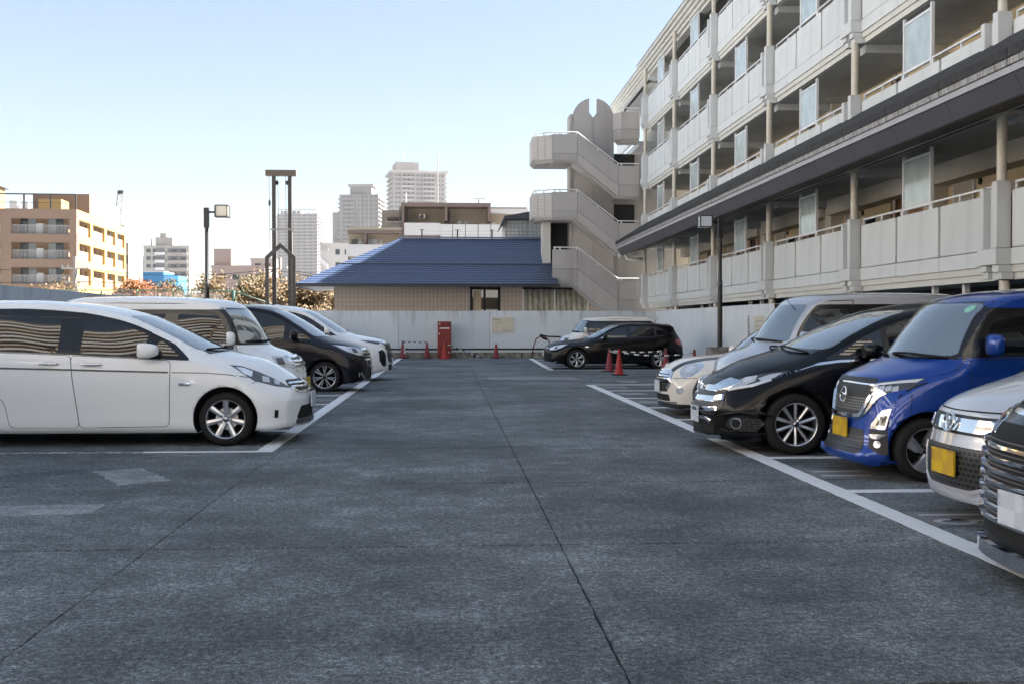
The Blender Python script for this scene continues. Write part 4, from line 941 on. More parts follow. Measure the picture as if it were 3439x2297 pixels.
# ------------------------------------------------------------------ buildings beyond the lot
def fac(name, col, var=.07): return mat(name, col, .8, noise=(.15, var))
fac("brown_wall", (.165, .105, .07)); fac("brown_wall_sunlit", (.32, .20, .06)); fac("balcony_panel", (.19, .125, .075)); fac("balcony_inner", (.28, .17, .09)); fac("grey_wall", (.26, .24, .21)); fac("grey_dark", (.12, .11, .10)); fac("pink_wall", (.24, .175, .15)); fac("white_wall", (.36, .34, .32)); fac("tower_wall", (.19, .17, .155)); fac("tower_band", (.26, .24, .22)); fac("tower_pale", (.23, .205, .185)); fac("beige_wall", (.34, .285, .22)); fac("beige_trim", (.13, .095, .08)); fac("pale_panel", (.44, .43, .43)); fac("blue_sheet", (.03, .16, .32)); fac("roof_grey", (.22, .21, .2))  # the brown house's sunlit side has its warm light put into the colour
mat("far_window", (.03, .035, .04), .12, 0, .3); mat("tower_window", (.10, .10, .10), .3); mat("far_window_pale", (.26, .28, .28), .2, 0, .3); mat("railing_grey", (.30, .29, .28), .6); mat("ac_white", (.6, .58, .54), .6)
UW = {}
def wbox(w, d, h, m):
    k = (round(w, 2), round(d, 2), round(h, 2), m)
    if k not in UW: UW[k] = MB().box(0, w, -d, 0, 0, h).mesh("window", m)
    return UW[k]

# a) brown apartment house at the far left; origin at its front right corner, front along -x, side along +y
ba = thing("apartment_house", "brown apartment house with sunlit ochre side and deep balconies, far left", "building", (-43.7, 130, 0), R(3.7))
T = 14.9; W0, D0 = 34.0, 25.0
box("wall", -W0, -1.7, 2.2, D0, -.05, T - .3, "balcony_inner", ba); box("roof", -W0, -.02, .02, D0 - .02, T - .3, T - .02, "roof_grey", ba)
box("end_wall", -1.7, -1.5, 2.2, D0, -.05, T - .3, "balcony_inner", ba)
fl = 2.93
for k in range(5):
    zt = T - fl*k; hb = 1.12 if k == 0 else .95
    box("facade_band", -W0, -.01, 0, .5, zt - hb, zt, "brown_wall", ba); box("facade_band", -.5, 0, .5, D0, zt - hb, zt, "brown_wall_sunlit", ba)
    if k < 4:
        zb = zt - fl
        for xa, xb in ((-7.35, -.75), (-15.2, -8.5)):
            rl = MB().box(xa, xb, .28, .33, zb + 1.02, zb + 1.07).box(xa, xb, .28, .33, zb + .06, zb + .1)
            for i in range(44): rl.box(xa + (xb-xa)*i/44, xa + (xb-xa)*i/44 + .045, .29, .32, zb + .1, zb + 1.02)
            obj("balcony_railing", rl, "railing_grey", ba)
            for q, wm in ((.4, "far_window"), (1.35, "far_window_pale"), (3.6, "far_window_pale"), (4.45, "far_window")): link("window", wbox(.82, .06, 1.95, wm), ba, (xa + q, 2.19, zb + .05))
            obj("air_conditioner", MB().box(xa + 2.45, xa + 3.2, 1.3, 1.7, zb + .05, zb + 1.35), "ac_white", ba)
            box("balcony_floor", xa, xb, .5, 2.2, zb - .2, zb - .02, "brown_wall", ba)
        for ya, yb in ((1.0, 6.3), (7.4, 13.2), (14.4, 18.8), (19.9, 24.2)):
            box("balcony_panel", -.42, -.30, ya, yb, zb + .0, zb + 1.15, "balcony_panel", ba); link("window", wbox(.9, .05, 1.0, "far_window"), ba, (-1.49, ya + 2.2, zb + .9), (0, 0, R(90)))
for xa in (-.75, -8.5, -16.3, -24.0): box("facade_column", xa, xa + (.74 if xa > -1 else 1.15), 0.001, .52, -.05, T - .01, "brown_wall", ba)
for ya in (.0, 6.3, 13.2, 18.8, 24.2): box("side_column", -.52, .001, ya + (.525 if ya == 0 else 0), ya + 1.1 if ya < 24 else D0, -.05, T - .012, "brown_wall_sunlit", ba)
box("penthouse_wall", -7.0, -.3, 7.0, 22.5, T - .02, T + 2.6, "brown_wall", ba); box("plant_room", -5.2, -2.6, 3.2, 6.5, T - .02, T + 1.5, "brown_wall_sunlit", ba)
rf = MB()
for x in (-.35, -3.2, -6.2, -9.2, -12.2, -15): rf.box(x - .08, x + .08, 1.0, 1.16, T, T + 1.8)
rf.box(-15.1, -.27, .98, 1.18, T + 1.75, T + 1.9).box(-15.1, -.27, 1.05, 1.1, T + .8, T + .85)
obj("roof_screen_frame", rf, "steel_brown", ba); obj("air_conditioner", MB().box(-8.3, -7.4, 2.5, 3.1, T, T + 1.2).box(-6.9, -6.2, 2.6, 3.1, T, T + 1.1), "ac_white", ba)
box("upper_storey", -34, -14.5, 3.0, 20, T, T + 4.6, "brown_wall_sunlit", ba); obj("upper_roof", MB().prism([(-34.5, T + 4.6), (-14.0, T + 4.6), (-17, T + 5.4), (-34.5, T + 6.8)], 'y', 2.2, 20.5), "grey_dark", ba)
obj("roof_mast", MB().tube([(-10.2, 4, T), (-10.2, 4, T + 11.5)], [.09, .03], 6), "railing_grey", ba)
an = thing("apartment_house", "narrow grey building edge just right of the brown apartment house", "building", (-49.2, 165, 0), R(4)); box("wall", -3, 1.3, 0, 10, -.05, 13.6, "grey_wall", an); box("roof_box", -2.4, .6, .5, 6, 13.6, 16.2, "tower_wall", an)
for k in range(3):
    for j in range(2): link("window", wbox(.9, .06, 1.3, "far_window"), an, (-1.2 + 1.5*j, -.002, 4.2 + 3.1*k))
cr = thing("crane", "tip of a white lattice crane jib above the brown roof", "crane", (-65.3, 220, 0))
j0, j1 = Vector((-1.6, 0, 12)), Vector((0, 0, 27.6))
for dx in (-.5, .5): obj("jib_chord", MB().tube([j0 + Vector((dx*1.6, 0, 0)), j1 + Vector((dx, 0, 0))], .12, 5), "tower_pale", cr)
for k in range(12):
    t = k/12; p = j0 + (j1-j0)*t; q = j0 + (j1-j0)*(t + 1/12); sgn = 1 if k % 2 else -1; obj("jib_lacing", MB().tube([p + Vector((sgn*.7, 0, 0)), q + Vector((-sgn*.6, 0, 0))], .07, 4), "tower_pale", cr)
obj("jib_head", MB().box(-.5, .5, -.4, .4, 27.3, 28.0), "lamp_post", cr)

def slab_block(name, label, xl, xr, y, ztop, depth, wall, floors, fh, wins=(), rz=0, band=None, z0=-.05, bandh=.8, wh=1.3, ww=1.5, wm="far_window", side=None):
    """A plain block with its own window objects; the front faces the lot."""
    t = thing(name, label, "building", ((xl + xr)/2, y, 0), rz); w = (xr - xl)/2
    box("wall", -w, w, 0, depth, z0, ztop, wall, t); box("roof_parapet", -w - .15, w + .15, -.15, depth + .15, ztop, ztop + .5, band or wall, t)
    for k in range(floors):
        zb = ztop - fh*(k + 1)
        if band: box("balcony_band", -w - .3, w + .3, -.9, -.002, zb - .1, zb - .1 + bandh, band, t)
        for u in wins: link("window", wbox(ww, .06, wh, wm), t, (-w + 2*w*u, -.003, zb + .85))
    return t
# b) grey block with balconies and rooftop tank
gb = slab_block("apartment_house", "grey six-window apartment block with water tank on its roof, left distance", -119, -101.5, 430, 31.6, 14, "grey_wall", 8, 3.0, (.06, .2), wh=1.4, ww=1.7)
gb["label"] = "grey apartment block with rooftop water tank, left of the black lamp post"
box("wall_step", -11.5, -8.75, 1, 12, -.05, 28, "grey_wall", gb)
for k in range(8):
    zb = 31.6 - 3.0*(k+1)
    box("balcony_recess_shade", .5, 7.6, -.08, -.003, zb + .9, zb + 2.4, "grey_dark", gb); box("balcony_parapet", .3, 8.2, -1.0, -.1, zb - .15, zb + .75, "tower_pale", gb)  # flat dark sheet paints the shade of the balcony recess
    for q in (2.0, 5.6): link("window", wbox(1.9, .06, 1.5, "far_window"), gb, (q, -.09, zb + .6))
    box("stair_opening_shade", -4.0, -.6, -.1, -.004, zb + 1.0, zb + 2.6, "grey_dark", gb); box("stair_parapet", -4.2, -.5, -.9, -.12, zb - .2, zb + .9, "pale_panel", gb)  # flat dark sheet paints the shade inside the stair opening
box("tank_room", -4.4, 2.2, 1, 8, 32.1, 35.4, "tower_pale", gb); obj("water_tank", MB().lathe([(2.1, 35.4), (2.1, 37.2), (.001, 37.5)], 20, 'z', (-1.2, 4, 0)), "grey_wall", gb)
obj("antenna", MB().tube([(-6.5, 3, 31.6), (-6.5, 3, 37)], .25, 5), "railing_grey", gb)
# c) blue sheeted hall
bh = thing("hall", "bright blue sheet-metal hall behind the orange trees", "building", (-49.2, 190, 0), R(2)); box("wall", -4.9, .0, 0, 8, -.05, 10.4, "blue_sheet", bh); obj("side_wall", MB().prism([(0, 0), (2.3, .7), (2.3, 8), (0, 8)], 'z', -.05, 9.8), "blue_sheet", bh); box("roof_edge", -5.0, .1, -.1, 8, 10.4, 10.55, "pale_panel", bh)
for k in range(4): box("sheet_rib", -4.3 + 1.1*k, -4.22 + 1.1*k, -.06, -.002, 0, 10.35, "blue_sheet", bh)
# d) e) low blocks
slab_block("apartment_house", "low pinkish-brown block with rooftop shed, right of the black lamp post", -47.5, -37.0, 220, 12.7, 12, "pink_wall", 3, 3.2, (.15, .4, .65, .85), wh=1.0, ww=1.2); 
sh = [o for o in COL.objects if o.get("label", "").startswith("low pinkish")][0]; box("roof_shed", -5.0, -1.6, 1, 6, 13.2, 16.6, "pink_wall", sh)
slab_block("apartment_house", "small white block with dark windows, left of the steel frame", -41.5, -37.0, 230, 14.8, 10, "white_wall", 4, 3.0, (.18, .62), wh=1.5, ww=1.2)
slab_block("apartment_house", "white block with outside stairs just left of the beige apartment house", -29.5, -22.5, 250, 19.5, 10, "white_wall", 5, 3.0, (.5, .8), wh=1.2, ww=1.0)
wbk = [o for o in COL.objects if o.get("label", "").startswith("white block with outside")][0]
for k in range(4): obj("stair_parapet", MB().prism([(-3.3, 15.5 - 3*k), (-1.6, 13.9 - 3*k), (-1.6, 15.0 - 3*k), (-3.3, 16.6 - 3*k)], 'y', -1.2, -.9), "pale_panel", wbk)
for k in range(2): box("rail", -3.4, -1.5, -1.25, -.8, 18.6 - .4*k, 18.8 - .4*k, "railing_grey", wbk)
slab_block("apartment_house", "low pale block at the foot of the hazy left tower", -44.0, -26.0, 270, 12.0, 8, "white_wall", 3, 3.0, (.1, .3, .6, .85), wh=1.1, ww=1.6)
# f) high-rise towers
def tower(label, xl, xr, y, ztop, depth, rz, floors, fh, wallm, bandm, bays, win_w, head=None):
    t = slab_block("tower_block", label, xl, xr, y, ztop, depth, wallm, floors, fh, (), rz); w = (xr - xl)/2
    for k in range(floors):
        zb = ztop - fh*(k+1) - .1
        for (a, b) in bays["band"]: box("balcony_band", -w + 2*w*a, -w + 2*w*b, -1.6, -.002, zb, zb + 1.05, bandm, t)
        box("side_balcony", -w - 1.5, -w - .002, .6, depth - 1, zb, zb + 1.0, bandm, t); box("side_balcony", w + .002, w + 1.3, .6, depth - 1, zb, zb + 1.0, bandm, t)
        for u in bays["win"]: link("window", wbox(win_w, .1, 1.5, "tower_window"), t, (-w + 2*w*u, -.004, zb + 1.2))
    return t
t1 = tower("grey balcony-striped tower block behind the steel frame", -173.0, -132.0, 1100, 112, 30, R(-6), 27, 3.35, "tower_wall", "tower_pale", dict(band=[(.0, .1), (.25, 1.0)], win=(.04, .14, .19, .35, .5, .65, .8, .92)), 3.0)
for k in range(9): box("roof_rail", -19 + 4.4*k, -18.4 + 4.4*k, 0, .6, 112.5, 117, "tower_band", t1)
box("roof_rail", -19.5, 19.5, 0, .6, 116.4, 117.2, "tower_band", t1); box("roof_room", -18, 2, 6, 24, 112.5, 116, "tower_wall", t1)
t2 = tower("pale tower block with overhanging roof slab, left of the tallest tower", -80.5, -51.5, 800, 96, 26, R(-8), 22, 3.1, "tower_wall", "tower_pale", dict(band=[(.12, .42)], win=(.08, .2, .48, .56, .68, .78, .9)), 2.0)
box("roof_slab", -9, 10, 3, 20, 103.0, 104.6, "tower_band", t2); box("roof_room", -7.5, 8.5, 4, 18, 96.5, 103, "tower_wall", t2)
for u in (.52, .74): box("rib", -14.5 + 29*u, -13.7 + 29*u, -.5, -.003, 20, 96, "tower_band", t2)
box("lower_wing", -21, -14.6, 5, 24, -.05, 84, "tower_wall", t2); box("podium", -22, 14, -9, -.5, -.05, 56, "tower_pale", t2)
for k in range(9):
    box("balcony_band", -22.3, -3, -10.2, -9.001, 52 - 3.1*k, 53 - 3.1*k, "tower_band", t2)
    for u in (-18, -12, 2, 8): link("window", wbox(2.2, .1, 1.5, "tower_window"), t2, (u, -9.003, 53.1 - 3.1*k))
t3 = tower("tallest beige tower block with flat roof plate, above the beige apartment house", -39.0, -2.2, 760, 106.5, 30, R(10), 22, 3.15, "tower_pale", "tower_band", dict(band=[(.16, .40), (.56, .80)], win=(.03, .09, .19, .27, .35, .44, .50, .58, .66, .74, .84, .92)), 1.8)
box("roof_plate", -20.5, 20.2, -2, 31, 107.0, 108.5, "tower_band", t3); box("roof_room", -16, 0, 4, 24, 108.5, 115, "tower_pale", t3); obj("roof_mast", MB().tube([(13, 2, 108), (13, 2, 119)], .25, 5), "railing_grey", t3); obj("roof_mast", MB().tube([(-10, 8, 115), (-10, 8, 121)], .25, 5), "railing_grey", t3)

# h) beige apartment house behind the blue roof
be = thing("apartment_house", "beige apartment house with brown trim and white parapets behind the blue roof", "building")
Yb = 78.0; s = Yb/2480.
def bx(px): return (px - 1030)*s
def bz(py): return 1.4 + (744 - py)*s
box("wall", bx(926), bx(1212), Yb + 1.6, Yb + 12, -.05, bz(474), "beige_wall", be); box("roof_trim", bx(921), bx(1125), Yb - .1, Yb + 1.7, bz(475), bz(467), "beige_trim", be); box("roof_slab", bx(1125.2), bx(1212), Yb + .3, Yb + 11, bz(487), bz(479), "pale_panel", be); box("roof", bx(921), bx(1212), Yb + 1.72, Yb + 12, bz(474) + .01, bz(470), "roof_grey", be)
for px in (925, 1023, 1121): box("trim_column", bx(px - 2.8), bx(px + 2.8), Yb, Yb + 1.59, bz(560 if px == 925 else 508), bz(475) - .002, "beige_trim", be)
for px in (930, 1027): box("drain_pipe", bx(px + 6), bx(px + 7.5), Yb + 1.4, Yb + 1.59, bz(520), bz(476), "pale_panel", be)
box("balcony_slab", bx(926), bx(1160), Yb - .05, Yb + 1.58, bz(546), bz(541), "beige_trim", be)
box("parapet", bx(928), bx(1009.5), Yb - .1, Yb + .05, bz(541), bz(513), "pale_panel", be)
for k in range(5): box("screen_panel", bx(1010 + 29*k), bx(1037.5 + 29*k), Yb - .12, Yb - .02, bz(551), bz(516), "pale_panel", be)
for a, b, c_, m in ((939, 955, 507, "far_window"), (979, 995, 509, "far_window"), (1049, 1061, 503, "far_window_pale"), (1063, 1075, 504, "pale_panel"), (1088, 1104, 509, "far_window"), (1128, 1138, 506, "pale_panel")): box("window", bx(a), bx(b), Yb + 1.5, Yb + 1.59, bz(524), bz(c_), m, be)
acu = box("air_conditioner", bx(961), bx(975), Yb + 1.0, Yb + 1.5, bz(500), bz(490), "ac_white", be); obj("fan_grille", MB().lathe([(.001, -.02), (.14, -.02), (.15, 0)], 18, 'y', (bx(967), Yb + .99, bz(495))), "grey_dark", acu, True)
for px in (1135, 1141, 1148): box("antenna_panel", bx(px + 22), bx(px + 25), Yb + 4, Yb + 4.2, bz(474), bz(462), "ac_white", be)
obj("tv_antenna", MB().tube([(bx(1102), Yb + 5, bz(474)), (bx(1102), Yb + 5, bz(437))], .05, 5).tube([(bx(1090), Yb + 5, bz(438)), (bx(1118), Yb + 5, bz(439))], .03, 4), "railing_grey", be); obj("tv_antenna", MB().tube([(bx(1041), Yb + 5, bz(474)), (bx(1041), Yb + 5, bz(459))], .05, 5).box(bx(1035), bx(1041), Yb + 4.95, Yb + 5.05, bz(464), bz(460)), "ac_white", be)
obj("lightning_rod", MB().tube([(bx(1003.5), Yb + 3, bz(474)), (bx(1003.5), Yb + 3, bz(344))], [.05, .03], 5), "railing_grey", be); obj("lightning_rod", MB().tube([(bx(928.5), Yb + 3, bz(474)), (bx(928.5), Yb + 3, bz(434))], [.06, .06], 5), "pale_panel", be)
box("stair_box", bx(872), bx(925), Yb + 2.5, Yb + 9, -.05, bz(476), "beige_wall", be); box("stair_box_upper", bx(914), bx(927), Yb + 1.8, Yb + 9, bz(530), bz(470), "tower_wall", be)
box("terrace_wall", bx(800), bx(924), Yb + .8, Yb + 9, -.05, bz(537), "beige_wall", be); box("terrace_band", bx(799), bx(923), Yb - .1, Yb + 2.0, bz(537), bz(531), "beige_trim", be); box("terrace_parapet", bx(803), bx(923), Yb + .0, Yb + .12, bz(531) + .002, bz(524), "beige_wall", be)
tr = MB().box(bx(838), bx(922), Yb + .02, Yb + .06, bz(510), bz(509))
for k in range(24): tr.box(bx(838 + 3.5*k), bx(838.7 + 3.5*k), Yb + .02, Yb + .05, bz(524), bz(510))
obj("terrace_railing", tr, "railing_grey", be)
for px in (840, 919): box("trim_column", bx(px - 2.5), bx(px + 2.5), Yb - .05, Yb + .79, bz(620), bz(537) - .002, "beige_trim", be)
box("lower_parapet", bx(797), bx(924), Yb - .2, Yb - .06, bz(590), bz(563), "pale_panel", be); box("awning", bx(887), bx(911), Yb + 1.2, Yb + 2.4, bz(502), bz(496), "beige_trim", be)
for a, b, m in ((806, 820, "far_window"), (821, 832, "far_window_pale"), (844, 852, "far_window_pale"), (853, 866, "pale_panel"), (870, 877, "pale_panel")): box("window", bx(a), bx(b), Yb + .72, Yb + .79, bz(566), bz(549), m, be)
obj("side_wall", MB().prism([(bx(799), Yb + .5), (bx(799), Yb + 12), (bx(775), Yb + 12)], 'z', -.05, bz(560)), "beige_wall", be)

# ------------------------------------------------------------------ utility poles, wires, chain-link fence
def pole(label, x, y, zt, can):
    t = thing("utility_pole", label, "utility pole", (x, y, 0), 0, "utility poles"); obj("pole", MB().lathe([(.17, -.05), (.13, zt)], 12), "tower_wall", t, True)
    obj("crossarm", MB().box(-1.0, 1.0, -.05, .05, zt - .9, zt - .8), "railing_grey", t); obj("crossarm", MB().box(-.9, .9, -.05, .05, zt - 1.9, zt - 1.8), "railing_grey", t)
    for xx in (-.9, -.5, .5, .9): obj("insulator", MB().lathe([(.05, zt - .8), (.07, zt - .7), (.04, zt - .6)], 8, 'z', (xx, 0, 0)), "white_wall", t)
    if can:
        for xx in (-.5, .55): obj("transformer", MB().lathe([(.001, zt - 4.1), (.26, zt - 4.1), (.27, zt - 3.2), (.001, zt - 3.1)], 14, 'z', (xx, -.1, 0)), "railing_grey", t, True)
pole("concrete utility pole with transformer cans behind the steel frame", -12.35, 80, 6.25, True); pole("utility pole with crossarms before the brown apartment house", -27.0, 80, 6.3, False)
def wire(label, pts, sag):
    P = []
    for a, b in zip(pts[:-1], pts[1:]):
        a, b = Vector(a), Vector(b)
        for i in range(12): t = i/12; P.append(a + (b-a)*t - Vector((0, 0, sag*4*t*(1-t))))
    P.append(Vector(pts[-1])); tag(obj("power_line", MB().tube(P, .028, 4), "gap_black"), label, "power line", "power lines")
wire("upper power line strung between the two utility poles", [(-45, 84, 6.6), (-27, 80, 5.5), (-12.35, 80, 5.5), (4, 86, 4.6)], .55); wire("lower power line strung between the two utility poles", [(-45, 84, 5.4), (-27, 80, 4.5), (-12.35, 80, 5.3), (4, 86, 4.2)], .4)
mat("fence_green", (.035, .075, .055), .5); mat("fence_olive", (.20, .22, .12), .5)
cf = thing("chain_link_fence", "green chain-link fence on posts beyond the left boundary wall", "fence")
fx_ = [(-22.0, 3.03), (-20.2, 3.03), (-18.2, 3.03), (-16.36, 3.04), (-14.68, 3.04), (-13.02, 3.05), (-10.2, 3.0), (-8.3, 2.35)]
for i, (x, z) in enumerate(fx_): obj("fence_post", MB().tube([(x, 52, -.05), (x, 52, z)], .045 if i != 6 else .09, 8), "fence_olive" if i in (3, 4, 5) else "fence_green", cf, True)
obj("top_rail", MB().tube([(x, 52, z - .03) for x, z in fx_], .028, 6), "fence_green", cf, True)
wm_ = MB()
for k in range(150):
    x = -22 + k*.09; wm_.tube([(x, 52, 1.6), (min(x + 1.3, -8.6), 52, 2.95 if x < -11.5 else 2.4)], .004, 3, False).tube([(x + 1.3 if x + 1.3 < -8.6 else -8.6, 52, 1.6), (x, 52, 2.95 if x < -11 else 2.5)], .004, 3, False)
tag(obj("wire_mesh", wm_, "railing_grey", cf), kind="stuff")

# ------------------------------------------------------------------ trees in autumn colours
def leaf_mat(name, a, b):
    m = mat(name, a, .7); oi = N(m, "ShaderNodeTexCoord"); f = noise_node(m, 1.6, 4, oi.outputs["Object"]); f2 = noise_node(m, 9, 2, oi.outputs["Object"])
    L(m, mixc(m, ramp(m, mixc(m, .5, f, f2), [(.38, g(0)), (.62, g(1))]), a, b), bsdf(m).inputs["Base Color"])
    bsdf(m).inputs["Subsurface Weight"].default_value = 0; return m
leaf_mat("leaf_orange", (.13, .036, .004), (.20, .068, .008)); leaf_mat("leaf_olive", (.036, .036, .010), (.075, .062, .017)); leaf_mat("leaf_brown", (.08, .046, .013), (.125, .077, .023)); leaf_mat("leaf_rust", (.075, .03, .009), (.115, .05, .015)); mat("bark", (.08, .05, .03), .9, noise=(9, .3)); mat("twig", (.13, .085, .045), .9)
def tree(label, x, y, h, rx, nleaf, lm, seed, dens_low=.35, leaf=.10, name="autumn_tree"):
    rg = random.Random(seed); t = thing(name, label, "tree", (x, y, -.05), 0, "trees beyond the left wall")
    tw = MB(); tk = MB(); tips = []
    def grow(p, d, ln, r, lv):
        n = 4; pts = [p]; dd = d.copy()
        for i in range(n):
            dd = (dd + Vector((rg.gauss(0, .16), rg.gauss(0, .16), rg.gauss(.03, .08)))).normalized(); pts.append(pts[-1] + dd*ln/n)
        (tk if lv == 0 else tw).tube(pts, [r*(1 - .5*i/n) for i in range(n+1)], 6 if lv == 0 else (5 if lv == 1 else 3), lv == 0)
        for q in pts[2:]: tips.append((q, lv))
        if lv >= 4: return
        for k in range({0: 6, 1: 4, 2: 4, 3: 3}[lv]):
            b = pts[rg.randint(2, n)] if lv else pts[rg.randint(1, n)]
            az = rg.uniform(0, 6.28); up = rg.uniform(.1, .9); nd = (dd*.45 + Vector((math.cos(az)*rx/h*1.5, math.sin(az)*rx/h*1.5, up*.8))).normalized()
            grow(b, nd, ln*rg.uniform(.55, .75), r*.5, lv + 1)
    grow(Vector((0, 0, 0)), Vector((0, 0, 1)), h*.42, h*.028, 0)
    mx = max(q.z for q, _ in tips); sc = h/mx
    obj("trunk", tk, "bark", t, True).scale = (1, 1, sc); obj("branches", tw, "twig", t).scale = (1, 1, sc)
    V = []; F = []; tp = [(Vector((q.x, q.y, q.z*sc)), lv) for q, lv in tips if lv >= 2]
    for _ in range(int(nleaf*2.0)):
        q, lv = tp[rg.randrange(len(tp))]; c0 = q + Vector((rg.gauss(0, .22), rg.gauss(0, .22), rg.gauss(0, .18)))
        a = Vector((rg.gauss(0, 1), rg.gauss(0, 1), rg.gauss(0, 1))).normalized()*leaf*rg.uniform(.5, 1.2); b = a.orthogonal().normalized()*leaf*rg.uniform(.4, .8)
        o = len(V); V += [tuple(c0 - a), tuple(c0 + b), tuple(c0 + a), tuple(c0 - b)]; F.append((o, o+1, o+2, o+3))
    if nleaf:
        me = bpy.data.meshes.new("crown"); me.from_pydata(V, [], F); me.materials.append(MATS[lm]); link("crown", me, t)
    return t
TR = [("bright orange autumn tree right of the brown apartment house", -21.3, 74, 4.35, 1.7, 10000, "leaf_orange", 1), ("olive-green bushy tree in front of the blue hall", -19.6, 77, 4.45, 1.8, 8000, "leaf_olive", 2), ("rust-coloured low tree left of the black lamp post", -15.6, 71, 3.8, 2.2, 4200, "leaf_rust", 3), ("sparse brown tree just right of the black lamp post", -14.2, 66, 4.3, 1.9, 2600, "leaf_brown", 4), ("wide olive-brown tree between lamp post and steel frame", -12.4, 70, 4.4, 2.2, 4600, "leaf_olive", 5), ("tall bare-branched tree left of the steel frame", -10.9, 64, 4.6, 1.8, 1500, "leaf_brown", 6), ("golden brown tree seen through the steel frame", -9.6, 66, 4.2, 1.9, 4300, "leaf_brown", 7), ("golden brown tree between steel frame and blue-roofed house", -7.9, 62, 4.0, 1.8, 4600, "leaf_brown", 8), ("low dense brown tree touching the blue-roofed house wall", -6.6, 63, 3.4, 1.6, 3600, "leaf_brown", 9), ("bare twiggy tree before the brown apartment house's sunlit side", -25.3, 72, 4.6, 1.8, 350, "leaf_brown", 10), ("smaller bare tree left of the orange autumn tree", -23.4, 70, 4.2, 1.6, 300, "leaf_brown", 11), ("reddish sparse tree behind the chain-link fence", -17.0, 67, 3.7, 1.9, 3300, "leaf_rust", 12)]
for a in TR: tree(*a)

# ------------------------------------------------------------------ sunlit blocks behind and beside the camera, seen mirrored in the cars
mat("balcony_cream", (.68, .645, .595), .8, noise=(.4, .1)); mat("balcony_buff", (.50, .42, .33), .8, noise=(.8, .2)); mat("mirror_wall_shaded", (.20, .165, .12), .8)  # the back wall's dark colour includes the shade of the balcony recesses
def mirrored_block(label, loc, rz, w, h, m, n):
    t = thing("apartment_house", label, "building", loc, rz); box("wall", -w, w, -10, 0, -.05, h, "mirror_wall_shaded", t); st_ = 2*w/n
    for k in range(int(h/2.9)):
        for q in range(n): box("balcony_parapet", -w + .1 + st_*q, -w - .1 + st_*(q+1), .002, 1.5 - .35*((q*7 + k*3) % 4 == 0), 2.0 + 2.9*k, 3.35 - .35*((q*5 + k) % 3 == 0) + 2.9*k, m if (q*3 + k*5) % 4 else "balcony_buff", t)
    for q in range(n + 1): box("dividing_wall", -w - .1 + st_*q, -w + .1 + st_*q, .001, 1.4, -.05, h, "balcony_inner", t)
mirrored_block("long cream apartment block with stacked balconies, seen only mirrored in car windows", (-24, -33, 0), R(-16), 42, 34.5, "balcony_cream", 9)
mirrored_block("ochre apartment block beside the lot, seen only mirrored in the black minivan", (-40, 8, 0), R(-90), 36, 20.5, "balcony_cream", 8)

# ------------------------------------------------------------------ thin winter haze over the city
hz = bpy.data.materials.new("haze"); hz.use_nodes = True; hn = hz.node_tree; hn.nodes.remove(hn.nodes["Principled BSDF"])
pv = hn.nodes.new("ShaderNodeVolumePrincipled"); pv.inputs["Color"].default_value = (.93, .95, 1., 1); pv.inputs["Density"].default_value = .00009; pv.inputs["Anisotropy"].default_value = .2
hn.links.new(pv.outputs[0], hn.nodes["Material Output"].inputs["Volume"]); MATS["haze"] = hz
tag(box("haze", -2600, 2600, -700, 4100, -2.0, 140, "haze"), "thin pale winter haze over the city", "haze", kind="stuff")
# ------------------------------------------------------------------ the parked cars
GL, GR = "cars parked on the left of the aisle", "cars parked on the right of the aisle"
def mir(poly): return [(-y, z) for y, z in poly][::-1]
def bars(c, zs, halfw, m="chrome", h=.02, off=.02, parent=None, sag=0., name="chrome_bar", seg=9):
    for z, hw in zip(zs, halfw if isinstance(halfw, (list, tuple)) else [halfw]*len(zs)):
        ys = np.linspace(-hw, hw, seg); line = [(y, z + sag*(y/hw)**2) for y in ys]
        c.front(name, strip(line, h), m, off, parent, step=.05, depth=off)

